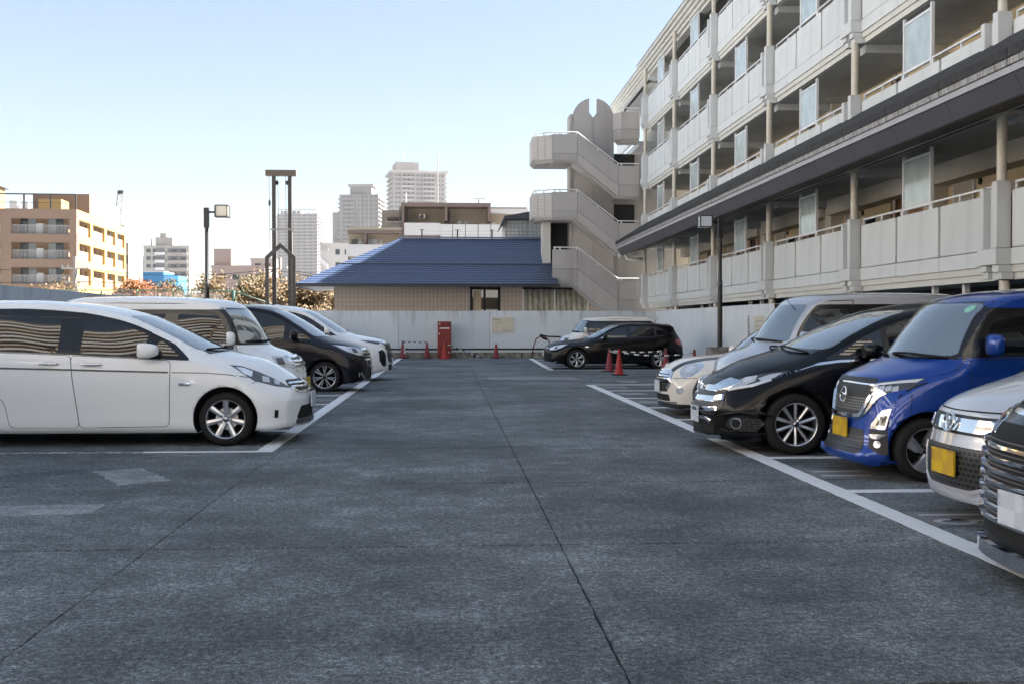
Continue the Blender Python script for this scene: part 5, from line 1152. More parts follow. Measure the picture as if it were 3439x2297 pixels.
def isis():
    sp = dict(paint="paint_white", cat="minivan", L=4.80, ws=(1.0, 2.0), wsweep=.10, W=.848, axles=(.88, 3.92), wr=.312, arch=.365, archz=.01,
        top=[(0, .69), (.04, .735), (.1, .785), (.2, .84), (.4, .93), (.7, 1.02), (.95, 1.085), (1.05, 1.12), (1.5, 1.325), (2.0, 1.53), (2.3, 1.60), (2.7, 1.655), (3.3, 1.69), (4.0, 1.685), (4.5, 1.64), (4.7, 1.55), (4.80, 1.42)],
        belt=[(0, .5), (.3, .68), (.8, .92), (1.3, 1.0), (2.6, 1.05), (4.2, 1.12), (4.64, 1.15)],
        sill=[(0, .20), (.1, .18), (.5, .17), (1.3, .155), (3.2, .155), (4.4, .2), (4.80, .3)],
        plan=[(0, .72), (.2, .80), (.6, .842), (1.2, .848), (4.0, .848), (4.5, .82), (4.80, .77)],
        roofw=[(0, .52), (.3, .60), (.9, .68), (1.4, .66), (2.0, .61), (2.6, .60), (4.2, .58), (4.64, .55)],
        crown=[(0, .05), (.5, .07), (1.2, .06), (1.9, .05), (2.6, .05), (4.64, .05)], rc=[(0, .07), (1., .05), (2, .05), (4.64, .07)],
        bulge=[(0, .93), (.05, .965), (.12, .975), (.2, .97), (.45, .99), (.7, 1.), (.9, .985), (1, .965)],
        front=[(.15, .05), (.25, .0), (.5, .0), (.6, .03), (.7, .10), (.9, .2)], sweep=(.34, 2.2))
    c = Car("minivan", "pearl white minivan side-on in the nearest stall left of the aisle, five-spoke-gap silver alloys", (-1.70, 13.45, 0), 0, sp, GL)
    c.root["label"] = "pearl white low minivan nearest the camera in the left row, seen side-on"
    c.side("window_surround", fillet([(1.27, .985), (1.66, 1.345), (2.02, 1.475), (2.42, 1.555), (3.0, 1.585), (4.15, 1.585), (4.38, 1.50), (4.42, 1.13), (2.6, 1.055)], .05), "pillar_black", .004)
    c.side("quarter_window", fillet([(1.40, 1.03), (1.60, 1.20), (1.66, 1.20), (1.69, 1.04)], .03), "glass_dark", .007)
    c.door([(1.52, .235), (1.50, .985), (2.615, 1.045), (2.60, .85), (2.52, .225)], [(1.80, 1.045), (1.78, 1.32), (2.10, 1.44), (2.50, 1.505), (2.52, 1.07)], (2.38, .945, .24))
    c.door([(2.53, .225), (2.61, .85), (2.626, 1.045), (3.62, 1.085), (3.60, .74), (3.36, .52), (3.30, .23)], [(2.77, 1.075), (2.77, 1.525), (3.55, 1.535), (3.57, 1.105)], (2.86, .955, .24))
    c.side("rear_quarter_window", fillet([(3.66, 1.115), (3.64, 1.535), (4.12, 1.53), (4.28, 1.47), (4.33, 1.15)], .04), "glass_dark", .007)
    c.side("side_moulding", strip([(1.52, .853), (2.2, .873), (2.9, .893), (3.6, .91)], .02), "plastic_grey", .007, depth=.007)
    c.side("fender_crease_shade", strip([(.62, .79), (.85, .825), (1.1, .845), (1.48, .853)], .010), "plastic_grey", .001)  # grey strip paints the shade line along the fender's fold
    c.side("bumper_seam", strip([(.50, .765), (.54, .74), (.62, .705)], .006), "gap_black", .001)
    c.side("rain_visor", fillet([(1.74, 1.33), (2.08, 1.465), (2.5, 1.53), (3.55, 1.555), (3.55, 1.495), (2.5, 1.47), (2.1, 1.395), (1.76, 1.27)], .02), "pillar_black", .016, depth=.012)
    c.side("turn_signal", fillet([(1.27, .70), (1.27, .735), (1.40, .74), (1.40, .705)], .012), "chrome", .012)
    c.side("roof_seam", strip([(1.75, 1.43), (2.1, 1.535), (2.6, 1.605), (4.2, 1.625)], .01), "gap_black", .001)
    c.front("windscreen", fillet([(-.66, 1.10), (.66, 1.10), (.53, 1.50), (-.53, 1.50)], .06), "glass_screen", .004, step=.05)
    c.front("cowl_panel", [(-.62, 1.06), (0, 1.10), (.62, 1.06), (.60, 1.10), (0, 1.13), (-.60, 1.10)], "pillar_black", .006, step=.05)
    c.wiper((.55, 1.075), (-.05, 1.12)); c.wiper((-.05, 1.09), (-.55, 1.10))
    hl = c.corner("headlight", [(.74, .80, .955), (.58, .76, .945), (.40, .70, .87), (.27, .61, .78), (.17, .53, .685), (.15, .50, .655), (.30, .64, .685), (.50, .78, .76), (.60, .81, .85)], "lamp_dark", .004)
    c.corner("headlight_reflector", [(.68, .79, .925), (.60, .765, .925), (.48, .74, .88), (.52, .775, .81), (.60, .80, .85)], "lamp_bright", .008, hl, step=.03)
    c.corner("headlight_reflector", [(.40, .70, .82), (.33, .66, .80), (.35, .67, .735), (.42, .72, .75)], "lamp_clear", .008, hl, step=.03)
    c.corner("headlight_reflector", [(.29, .62, .775), (.24, .58, .74), (.27, .60, .70), (.31, .635, .715)], "lamp_clear", .008, hl, step=.03)
    gr = c.front("grille", fillet([(-.50, .655), (-.46, .62), (.46, .62), (.50, .655), (.42, .745), (-.42, .745)], .03), "plastic_black", .005)
    bars(c, (.66, .70), (.46, .44), h=.016, parent=gr); c.emblem(0, .70, "oval", .06, gr)
    c.front("grille_trim", strip([(-.5, .65), (-.4, .605), (0, .595), (.4, .605), (.5, .65)], .02), "chrome", .012)
    c.front("lower_intake", fillet([(-.50, .31), (-.40, .44), (.40, .44), (.50, .31), (.46, .27), (-.46, .27)], .03), "gap_black", .003)
    c.front("lower_lip", fillet([(-.52, .235), (.52, .235), (.50, .29), (-.50, .29)], .02), "plastic_grey", .02, depth=.02)
    c.corner("fog_recess", fillet([(.36, .70, .42), (.26, .60, .43), (.24, .58, .31), (.35, .70, .31)], .02), "paint_white", -.0 + .002)
    c.corner("fog_lamp", fillet([(.37, .715, .40), (.335, .69, .40), (.335, .69, .31), (.37, .715, .31)], .01), "gap_black", .006)
    c.plate(0, .50, "plate_white")
    c.wheels(dict(n=7, w=(.045, .062), rim=.222, dish=.03, width=.2, disc=1)); c.mirror(1.76, 1.085, size=(.20, .10, .078)); c.done()

KEI = dict(L=3.395, ws=(.5, .95), wsweep=.26, W=.7375, arch=.325, archz=.01, wr=.278,
    sill=[(0, .16), (.1, .145), (.4, .16), (2.8, .17), (3.2, .22), (3.395, .3)],
    plan=[(0, .62), (.12, .69), (.35, .73), (.7, .7375), (3.0, .7375), (3.25, .72), (3.395, .68)],
    crown=[(0, .04), (.4, .05), (.7, .035), (1.1, .04), (3.395, .04)], rc=[(0, .06), (.6, .045), (3.395, .06)],
    rear=[(.2, .05), (.5, .0), (1.0, .0), (1.5, .05), (1.8, .12)], rsweep=.08)

def kei_glass(c, sp):
    """Wrap-round black band with separate panes, as on a tall kei wagon."""
    b = sp["band"]; z0, z1 = b["z"]; s0, s1, s2 = b["s"]    # windscreen base, top of the pillar, rear end
    c.side("window_surround", fillet([(s0, z0), (s1, z1), (s2 - .12, z1), (s2, z1 - .1), (s2, z0 + .04)], .04), "pillar_black", .004)
    if b.get("front_pane", True):
        c.side("front_quarter_window", fillet([(s0 + .13, z0 + .05), (s1 + .03, z1 - .08), (s1 + .13, z1 - .08), (s0 + .42, z0 + .05)], .03), "glass_dark", .007)
    d0 = b["doors"]
    c.pillar(z0 + .01, z1 - .0)
    c.door([(d0[0], .2), (d0[0], z0 - .02), (d0[1], z0), (d0[1], .2)], [(d0[0] + .07, z0 + .05), (max(d0[0] - .12, s1 + .2), z1 - .09), (d0[1] - .08, z1 - .06), (d0[1] - .08, z0 + .05)], (d0[1] - .16, z0 - .14, .2), b.get("hm", c.paint))
    c.door([(d0[1] + .01, .2), (d0[1] + .01, z0), (d0[2], z0 + .02), (d0[2], .62), (d0[2] - .22, .45), (d0[2] - .28, .2)], [(d0[1] + .09, z0 + .05), (d0[1] + .09, z1 - .06), (d0[2] - .04, z1 - .06), (d0[2] - .04, z0 + .06)], (d0[1] + .16, z0 - .14, .2), b.get("hm", c.paint))
    c.side("rear_quarter_window", fillet([(d0[2] + .06, z0 + .08), (d0[2] + .06, z1 - .06), (s2 - .14, z1 - .07), (s2 - .05, z1 - .16), (s2 - .05, z0 + .1)], .04), "glass_dark", .007)

def kei_white(nm, label, loc, rz, H, group, paintm="paint_white"):
    k = H/1.79
    sp = dict(KEI, paint=paintm, cat="car", axles=(.60, 3.12 - .0), top=[(0, .86), (.03, .92), (.08, .975), (.2, 1.03), (.42, 1.085), (.50, 1.13), (.62, 1.32*k), (.82, 1.60*k), (.92, 1.685*k), (1.15, 1.745*k), (2.2, H), (3.1, 1.77*k), (3.3, 1.71*k), (3.395, 1.55*k)],
        belt=[(0, .6), (.2, .9), (.5, 1.06), (1.2, 1.10), (3.395, 1.12)],
        roofw=[(0, .50), (.2, .60), (.5, .66), (.8, .60), (1.2, .585), (3.395, .57)],
        front=[(.15, .05), (.25, .0), (.55, .0), (.75, .03), (.9, .08), (1.0, .14)], sweep=(.2, 2.6),
        band=dict(z=(1.13, 1.60*k), s=(.47, .86, 3.24), doors=(.86, 1.72, 2.66)))
    c = Car(nm, label, loc, rz, sp, group)
    kei_glass(c, sp)
    c.front("windscreen_surround", fillet([(-.70, 1.12), (.70, 1.12), (.62, 1.625*k), (-.62, 1.625*k)], .05), "pillar_black", .002, step=.04)
    c.front("windscreen", fillet([(-.64, 1.15), (.64, 1.15), (.57, 1.60*k), (-.57, 1.60*k)], .05), "glass_screen", .004, step=.05)
    hl = c.corner("headlight", fillet([(.30, .69, .99), (.08, .45, .98), (.04, .40, .84), (.10, .52, .80), (.28, .69, .84)], .02), "lamp_clear", .005)
    c.corner("headlight_reflector", [(.26, .67, .96), (.18, .60, .96), (.18, .60, .86), (.26, .67, .865)], "lamp_dark", .009, hl)
    c.corner("headlight_reflector", [(.13, .53, .95), (.08, .46, .95), (.08, .46, .86), (.13, .53, .85)], "lamp_bright", .009, hl)
    gr = c.front("grille", fillet([(-.40, .82), (.40, .82), (.42, .97), (-.42, .97)], .02), "plastic_black", .004)
    bars(c, (.845, .89, .95), .40, h=.024, parent=gr); c.emblem(0, .89, "aitch", .055, gr)
    c.front("bumper_trim", fillet([(-.42, .755), (.42, .755), (.40, .785), (-.40, .785)], .01), "chrome", .01)
    c.front("lower_intake", fillet([(-.45, .27), (.45, .27), (.42, .42), (-.42, .42)], .03), "gap_black", .003)
    c.corner("fog_lamp", fillet([(.2, .62, .44), (.12, .53, .44), (.12, .53, .34), (.2, .62, .34)], .02), "lamp_dark", .005)
    c.side("fender_seam", strip([(.84, 1.12), (.83, .9), (.86, .62)], .006), "gap_black", .001)
    c.side("bumper_seam", strip([(.30, .80), (.34, .72), (.36, .62)], .006), "gap_black", .001)
    c.side("roof_seam", strip([(.95, 1.635*k), (1.3, 1.68*k), (3.15, 1.69*k)], .01), "gap_black", .001)
    c.plate(0, .57, "plate_yellow"); c.wiper((.5, 1.16), (-.1, 1.17)); c.wiper((-.1, 1.16), (-.55, 1.17))
    c.wheels(dict(n=6, w=(.05, .06), rim=.19, width=.165)); c.mirror(.92, 1.19, size=(.09, .09, .09), out=.06); c.done()

def noah():
    sp = dict(paint="paint_darkviolet", cat="minivan", ws=(.9, 1.9), L=4.70, W=.8475, axles=(.90, 3.75), wr=.318, arch=.37, archz=.01,
        top=[(0, .85), (.04, .90), (.1, .94), (.4, 1.03), (.8, 1.12), (.92, 1.17), (1.4, 1.47), (1.88, 1.71), (2.1, 1.765), (2.5, 1.81), (3.3, 1.825), (4.3, 1.81), (4.55, 1.76), (4.70, 1.60)],
        belt=[(0, .6), (.4, .86), (.9, 1.02), (1.6, 1.06), (4.7, 1.12)], sill=[(0, .24), (.1, .19), (.5, .17), (4.2, .17), (4.7, .3)],
        plan=[(0, .74), (.2, .81), (.6, .842), (4.2, .8475), (4.5, .83), (4.7, .79)], roofw=[(0, .56), (.4, .66), (.9, .70), (1.5, .66), (2.1, .63), (4.7, .60)],
        crown=[(0, .04), (.6, .06), (1.3, .10), (2.1, .06), (4.7, .05)], front=[(.15, .04), (.3, 0), (.6, 0), (.8, .05), (.95, .12)], sweep=(.28, 2.3))
    c = Car("minivan", "black minivan with thin-spoked alloy wheels, between two white cars in the left row", (-1.68, 23.38, 0), 0, sp, GL)
    c.side("window_surround", fillet([(1.02, 1.05), (1.45, 1.38), (1.85, 1.60), (2.3, 1.70), (4.2, 1.71), (4.45, 1.55), (4.45, 1.15)], .06), "pillar_black", .004)
    c.side("quarter_window", fillet([(1.18, 1.10), (1.48, 1.34), (1.60, 1.36), (1.62, 1.10)], .05), "glass_dark", .007)
    c.door([(1.48, .2), (1.47, 1.03), (2.55, 1.07), (2.5, .2)], [(1.74, 1.11), (1.72, 1.44), (2.0, 1.58), (2.3, 1.63), (2.45, 1.635), (2.46, 1.12)], (2.36, .96, .22))
    c.door([(2.52, .2), (2.56, 1.07), (3.62, 1.10), (3.60, .8), (3.4, .55), (3.32, .2)], [(2.62, 1.13), (2.62, 1.63), (3.55, 1.64), (3.55, 1.14)], (2.75, .97, .22))
    c.side("rear_quarter_window", fillet([(3.68, 1.15), (3.66, 1.64), (4.1, 1.64), (4.3, 1.54), (4.33, 1.17)], .05), "glass_dark", .007)
    c.front("windscreen", fillet([(-.66, 1.15), (.66, 1.15), (.56, 1.69), (-.56, 1.69)], .06), "glass_screen", .004)
    hl = c.corner("headlight", fillet([(.66, .81, 1.0), (.4, .72, .97), (.2, .6, .94), (.10, .48, .86), (.10, .50, .74), (.22, .64, .76), (.40, .77, .85)], .015), "lamp_clear", .005)
    c.corner("headlight_reflector", [(.30, .68, .92), (.22, .61, .91), (.22, .61, .80), (.30, .68, .82)], "lamp_dark", .009, hl)
    c.corner("headlight_reflector", [(.60, .80, .985), (.40, .71, .955), (.38, .74, .90), (.48, .79, .91)], "lamp_bright", .009, hl)
    gr = c.front("grille", fillet([(-.46, .48), (.46, .48), (.50, .72), (.44, .90), (-.44, .90), (-.50, .72)], .03), "plastic_black", .004)
    bars(c, (.53, .60, .67, .74, .81, .875), (.44, .46, .47, .47, .46, .43), h=.034, parent=gr); c.emblem(0, .80, "oval", .07, gr)
    c.front("lower_intake", fillet([(-.42, .25), (.42, .25), (.45, .42), (-.45, .42)], .03), "gap_black", .003)
    c.front("bumper_chrome", strip([(-.66, .40), (-.52, .25), (0, .235), (.52, .25), (.66, .40)], .03), "chrome", .012)
    c.corner("fog_lamp", [(.24 - .03*math.cos(a), .66 + .035*math.cos(a), .35 + .05*math.sin(a)) for a in np.linspace(0, 2*math.pi, 17)[:-1]], "lamp_bright", .01)
    c.side("bumper_seam", strip([(.42, .84), (.52, .74), (.56, .68)], .006), "gap_black", .001)
    c.plate(0, .44, "plate_white"); c.wiper((.5, 1.17), (-.1, 1.19))
    c.wheels(dict(n=7, pair=.14, w=(.016, .022), rim=.232, dish=.02, width=.205, hub="alloy_dark")); c.mirror(1.52, 1.17, size=(.12, .12, .085)); c.done()

def serena():
    sp = dict(paint="paint_white", cat="minivan", L=4.77, ws=(1.05, 2.05), W=.87, axles=(.97, 3.83), wr=.325, arch=.38, archz=.01,
        top=[(0, .90), (.04, .96), (.12, 1.0), (.5, 1.08), (.95, 1.16), (1.05, 1.2), (1.5, 1.47), (2.05, 1.76), (2.4, 1.84), (3.0, 1.895), (4.2, 1.88), (4.6, 1.8), (4.77, 1.6)],
        belt=[(0, .6), (.4, .9), (1.0, 1.08), (1.7, 1.12), (4.77, 1.16)], sill=[(0, .26), (.1, .21), (.5, .19), (4.2, .19), (4.77, .3)],
        plan=[(0, .76), (.2, .83), (.6, .865), (4.3, .87), (4.77, .8)], roofw=[(0, .58), (.4, .68), (1.0, .72), (1.6, .69), (2.2, .65), (4.77, .62)],
        crown=[(0, .04), (.6, .06), (1.4, .10), (2.2, .06), (4.77, .05)], front=[(.15, .04), (.3, 0), (.7, 0), (.85, .04), (1.0, .1)], sweep=(.26, 2.3))
    c = Car("minivan", "white minivan with broad black grille, farthest car of the left row", (-1.47, 27.75, 0), 0, sp, GL)
    c.side("window_surround", fillet([(1.12, 1.12), (1.55, 1.42), (2.05, 1.67), (2.5, 1.76), (4.2, 1.77), (4.5, 1.6), (4.5, 1.2)], .06), "pillar_black", .004)
    c.door([(1.52, .22), (1.50, 1.10), (2.6, 1.12), (2.55, .22)], [(1.85, 1.17), (1.83, 1.48), (2.15, 1.62), (2.5, 1.68), (2.52, 1.18)], (2.4, 1.0, .22))
    c.door([(2.57, .22), (2.61, 1.12), (3.65, 1.14), (3.62, .8), (3.42, .22)], [(2.7, 1.18), (2.7, 1.69), (3.6, 1.69), (3.6, 1.19)], (2.8, 1.0, .22))
    c.side("quarter_window", fillet([(1.3, 1.16), (1.55, 1.34), (1.72, 1.42), (1.74, 1.17)], .04), "glass_dark", .007)
    c.front("windscreen", fillet([(-.68, 1.2), (.68, 1.2), (.58, 1.73), (-.58, 1.73)], .06), "glass_screen", .004)
    c.corner("headlight", fillet([(.62, .83, 1.03), (.3, .70, 1.0), (.12, .52, .95), (.10, .50, .88), (.30, .72, .92), (.48, .80, .97)], .012), "lamp_dark", .006)
    gr = c.front("grille", fillet([(-.62, .94), (-.40, .46), (.40, .46), (.62, .94)], .04), "plastic_black", .004)
    bars(c, (.54, .63, .72, .81, .90), (.40, .45, .50, .54, .57), m="chrome_dark", h=.026, parent=gr)
    c.front("grille_trim", strip([(-.62, .92), (-.44, .5), (-.3, .44), (.3, .44), (.44, .5), (.62, .92)], .035), "chrome", .014)
    c.corner("side_intake", fillet([(.30, .74, .74), (.20, .66, .78), (.14, .58, .62), (.14, .58, .36), (.24, .68, .36), (.3, .74, .5)], .02), "gap_black", .005)
    c.front("lower_intake", fillet([(-.46, .26), (.46, .26), (.42, .40), (-.42, .40)], .03), "gap_black", .003)
    c.plate(0, .46, "plate_white"); c.wiper((.5, 1.22), (-.1, 1.24))
    c.wheels(dict(n=5, pair=.2, w=(.03, .04), rim=.22, width=.2)); c.mirror(1.55, 1.22); c.done()

def impreza():
    sp = dict(paint="paint_black", cat="hatchback", ws=(1.3, 2.1), L=4.415, W=.87, axles=(.96, 3.605), wr=.318, arch=.365, archz=.01,
        top=[(0, .70), (.04, .745), (.12, .79), (.4, .86), (.8, .91), (1.2, .955), (1.32, 1.0), (1.7, 1.18), (2.05, 1.34), (2.3, 1.41), (2.7, 1.455), (3.2, 1.455), (3.75, 1.41), (4.0, 1.36), (4.1, 1.30), (4.25, 1.10), (4.36, .95), (4.415, .80)],
        belt=[(0, .5), (.4, .72), (1.0, .86), (1.5, .90), (3.0, .95), (3.9, 1.02), (4.1, .98), (4.415, .7)], sill=[(0, .24), (.1, .18), (.5, .17), (3.9, .18), (4.415, .32)],
        plan=[(0, .74), (.25, .82), (.6, .86), (1.0, .87), (3.6, .87), (4.1, .84), (4.415, .76)], roofw=[(0, .54), (.4, .66), (1.2, .70), (1.7, .64), (2.2, .57), (3.2, .56), (4.0, .55), (4.415, .6)],
        crown=[(0, .04), (.7, .06), (1.6, .10), (2.2, .05), (4.415, .04)], front=[(.15, .05), (.28, 0), (.5, 0), (.62, .03), (.75, .1)], rear=[(.2, .08), (.5, 0), (.8, .02), (1.0, .05)], sweep=(.34, 2.2), rsweep=.2)
    c = Car("hatchback", "black five-door hatchback side-on near the back wall, right of the aisle", (3.02, 34.4, 0), math.pi, sp, GR)
    c.side("window_surround", fillet([(1.42, .92), (1.75, 1.13), (2.1, 1.30), (2.5, 1.375), (3.2, 1.375), (3.6, 1.31), (3.95, 1.12), (3.9, 1.06), (2.6, .965)], .05), "pillar_black", .004)
    c.side("quarter_window", fillet([(1.56, .96), (1.76, 1.08), (1.84, 1.08), (1.84, .965)], .02), "lamp_clear", .007)
    c.door([(1.50, .22), (1.46, .90), (2.62, .945), (2.56, .22)], [(1.93, .985), (1.93, 1.17), (2.2, 1.28), (2.5, 1.325), (2.54, 1.0)], (2.44, .80, .22), "paint_black")
    c.door([(2.58, .22), (2.63, .945), (3.5, 1.0), (3.46, .78), (3.28, .6), (3.2, .22)], [(2.66, 1.01), (2.66, 1.325), (3.15, 1.32), (3.4, 1.26), (3.42, 1.04)], (3.3, .83, .22), "paint_black")
    c.side("rear_quarter_window", fillet([(3.48, 1.05), (3.46, 1.25), (3.56, 1.22), (3.78, 1.12), (3.76, 1.08)], .03), "glass_dark", .007)
    c.front("windscreen", fillet([(-.64, .98), (.64, .98), (.53, 1.37), (-.53, 1.37)], .06), "glass_screen", .004)
    hl = c.corner("headlight", fillet([(.62, .80, .80), (.4, .74, .78), (.2, .62, .74), (.10, .50, .66), (.14, .55, .60), (.30, .70, .62), (.46, .78, .68)], .012), "lamp_bright", .006)
    c.corner("headlight_reflector", [(.34, .70, .71), (.26, .65, .70), (.26, .66, .64), (.34, .72, .65)], "lamp_dark", .01, hl)
    c.front("grille", fillet([(-.42, .58), (.42, .58), (.40, .70), (-.40, .70)], .03), "plastic_black", .004); c.front("grille_trim", strip([(-.4, .66), (.4, .66)], .025), "chrome", .014)
    c.front("lower_intake", fillet([(-.5, .28), (.5, .28), (.45, .46), (-.45, .46)], .03), "gap_black", .003)
    c.corner("fog_recess", fillet([(.36, .74, .47), (.2, .62, .47), (.2, .62, .33), (.34, .74, .35)], .03), "plastic_black", .004)
    c.front("lower_lip", strip([(-.74, .24), (-.4, .215), (.4, .215), (.74, .24)], .03), "chrome_dark", .012)
    c.decal("tail_light", [(-4.02, 0, .90), (-4.22, 0, .94), (-4.34, 0, .86), (-4.36, 0, .74), (-4.26, 0, .72), (-4.14, 0, .80)], "lamp_red", .006, (0, -1, 0), mirror=True, step=.04)
    c.side("turn_signal", fillet([(1.22, .69), (1.22, .72), (1.32, .72), (1.32, .69)], .01), "lamp_bright", .01)
    h, n = c.cast(Vector((-3.55, 0, 4)), Vector((0, 0, -1))); obj("antenna", MB().tube([h, h + Vector((-.14, 0, .22))], [.008, .004], 6), "gap_black", c.root)
    c.decal("roof_spoiler", [(-3.92, -.52, 0), (-4.08, -.48, 0), (-4.08, .48, 0), (-3.92, .52, 0)], "paint_black", .03, (0, 0, -1), depth=.04, step=.06)
    c.plate(0, .50, "plate_white"); c.wheels(dict(n=6, pair=.15, w=(.018, .03), rim=.222, dish=.02, width=.2)); c.mirror(1.86, 1.0, size=(.11, .11, .085)); c.done()

def mini():
    sp = dict(paint="paint_cream", cat="hatchback", ws=(1.15, 1.7), wsweep=.2, L=3.82, W=.8635, axles=(.76, 3.255), wr=.308, arch=.36, archz=.01,
        top=[(0, .62), (.02, .67), (.06, .735), (.14, .80), (.3, .86), (.55, .90), (.95, .935), (1.12, .96), (1.2, 1.0), (1.45, 1.2), (1.68, 1.34), (1.85, 1.385), (2.3, 1.41), (3.3, 1.38), (3.6, 1.32), (3.75, 1.1), (3.82, .9)],
        belt=[(0, .45), (.2, .66), (.5, .80), (1.1, .88), (3.82, .93)], sill=[(0, .13), (.1, .13), (.5, .16), (3.3, .16), (3.82, .3)],
        plan=[(0, .70), (.15, .78), (.4, .845), (.76, .8635), (3.3, .8635), (3.82, .78)], roofw=[(0, .5), (.3, .58), (1.0, .66), (1.5, .60), (1.9, .57), (3.82, .55)],
        crown=[(0, .06), (.5, .09), (1.3, .08), (1.9, .05), (3.82, .05)], rc=[(0, .09), (.8, .09), (1.4, .06), (3.82, .07)], front=[(.12, .05), (.2, .02), (.35, 0), (.55, 0), (.65, .03), (.8, .1)], sweep=(.34, 2.3))
    c = Car("hatchback", "cream small hatchback with round headlights and bonnet stripes, right row", (3.3, 16.9, 0), math.pi, sp, GR)
    c.side("window_surround", fillet([(1.25, .92), (1.62, 1.25), (1.85, 1.32), (3.3, 1.31), (3.55, 1.2), (3.6, .97)], .05), "pillar_black", .004)
    c.door([(1.28, .2), (1.22, .86), (2.35, .90), (2.30, .2)], [(1.5, .94), (1.72, 1.22), (1.9, 1.28), (2.3, 1.28), (2.3, .95)], (2.18, .80, .2))
    c.side("rear_side_window", fillet([(2.4, .96), (2.4, 1.28), (3.2, 1.27), (3.4, 1.18), (3.42, .99)], .04), "glass_dark", .007)
    c.front("windscreen", fillet([(-.64, .98), (.64, .98), (.54, 1.36), (-.54, 1.36)], .06), "glass_screen", .004)
    for y in (-.36, .36):
        c.decal("bonnet_stripe", [(-.06, y - .055, 0), (-1.05, y*1.12 - .075, 0), (-1.05, y*1.12 + .075, 0), (-.06, y + .055, 0)], "paint_graphite", .004, (0, 0, -1), step=.05)
    ring = c.corner("headlight", [(.30 - .13*math.cos(a), .66 - .13*math.cos(a)*.75, .735 + .145*math.sin(a)) for a in np.linspace(0, 2*math.pi, 33)[:-1]], "chrome", .006, dr=(-1, -.75, -.25))
    c.corner("headlight_lens", [(.30 - .105*math.cos(a), .66 - .105*math.cos(a)*.75, .735 + .118*math.sin(a)) for a in np.linspace(0, 2*math.pi, 29)[:-1]], "lamp_clear", .012, ring, dr=(-1, -.75, -.25))
    c.corner("headlight_reflector", [(.30 - .05*math.cos(a), .66 - .05*math.cos(a)*.75, .735 + .06*math.sin(a)) for a in np.linspace(0, 2*math.pi, 21)[:-1]], "lamp_bright", .016, ring, dr=(-1, -.75, -.25))
    gr = c.front("grille", fillet([(-.46, .50), (-.36, .42), (.36, .42), (.46, .50), (.40, .66), (-.40, .66)], .05), "gap_black", .004)
    c.front("grille_trim", strip([(-.36, .67), (-.43, .64), (-.48, .52), (-.40, .42)], .035), "chrome", .02, gr); c.front("grille_trim", strip([(.36, .67), (.43, .64), (.48, .52), (.40, .42)], .035), "chrome", .02, gr)
    c.front("grille_trim", strip([(-.38, .675), (0, .69), (.38, .675)], .026), "chrome", .02, gr)
    bars(c, (.53, .57, .61, .65), (.43, .43, .42, .40), h=.02, parent=gr)
    c.front("centre_intake", fillet([(-.40, .37), (.40, .37), (.42, .50), (-.42, .50)], .03), "plastic_black", .006)
    c.front("lower_intake", fillet([(-.46, .23), (.46, .23), (.44, .33), (-.44, .33)], .03), "gap_black", .004)
    c.front("lower_chrome", strip([(-.6, .215), (-.4, .205), (.4, .205), (.6, .215)], .018), "chrome", .012)
    c.corner("fog_lamp", [(.24 - .075*math.cos(a), .67 - .075*math.cos(a)*.8, .40 + .085*math.sin(a)) for a in np.linspace(0, 2*math.pi, 25)[:-1]], "paint_cream", .012)
    c.corner("fog_lamp_glass", [(.22 - .05*math.cos(a), .65 - .05*math.cos(a)*.8, .40 + .058*math.sin(a)) for a in np.linspace(0, 2*math.pi, 21)[:-1]], "lamp_clear", .016)
    c.corner("arch_trim", [(.42, .82, .17), (.40, .82, .40), (.44, .83, .55), (.40, .82, .58), (.34, .80, .42), (.34, .78, .17)], "plastic_black", .006)
    c.front("chin_spoiler", fillet([(-.74, .13), (.74, .13), (.74, .19), (-.74, .19)], .02), "plastic_black", .02, depth=.03)
    c.corner("bonnet_seam", [(.10, .55, .585), (.40, .83, .60), (.40, .83, .608), (.10, .55, .593)], "gap_black", .002)
    c.emblem(0, .755, "wing", .045)
    c.plate(0, .44, "plate_white"); c.wheels(dict(n=5, pair=.2, w=(.03, .035), rim=.205, width=.19)); c.mirror(1.42, .95, size=(.09, .09, .08)); c.done()

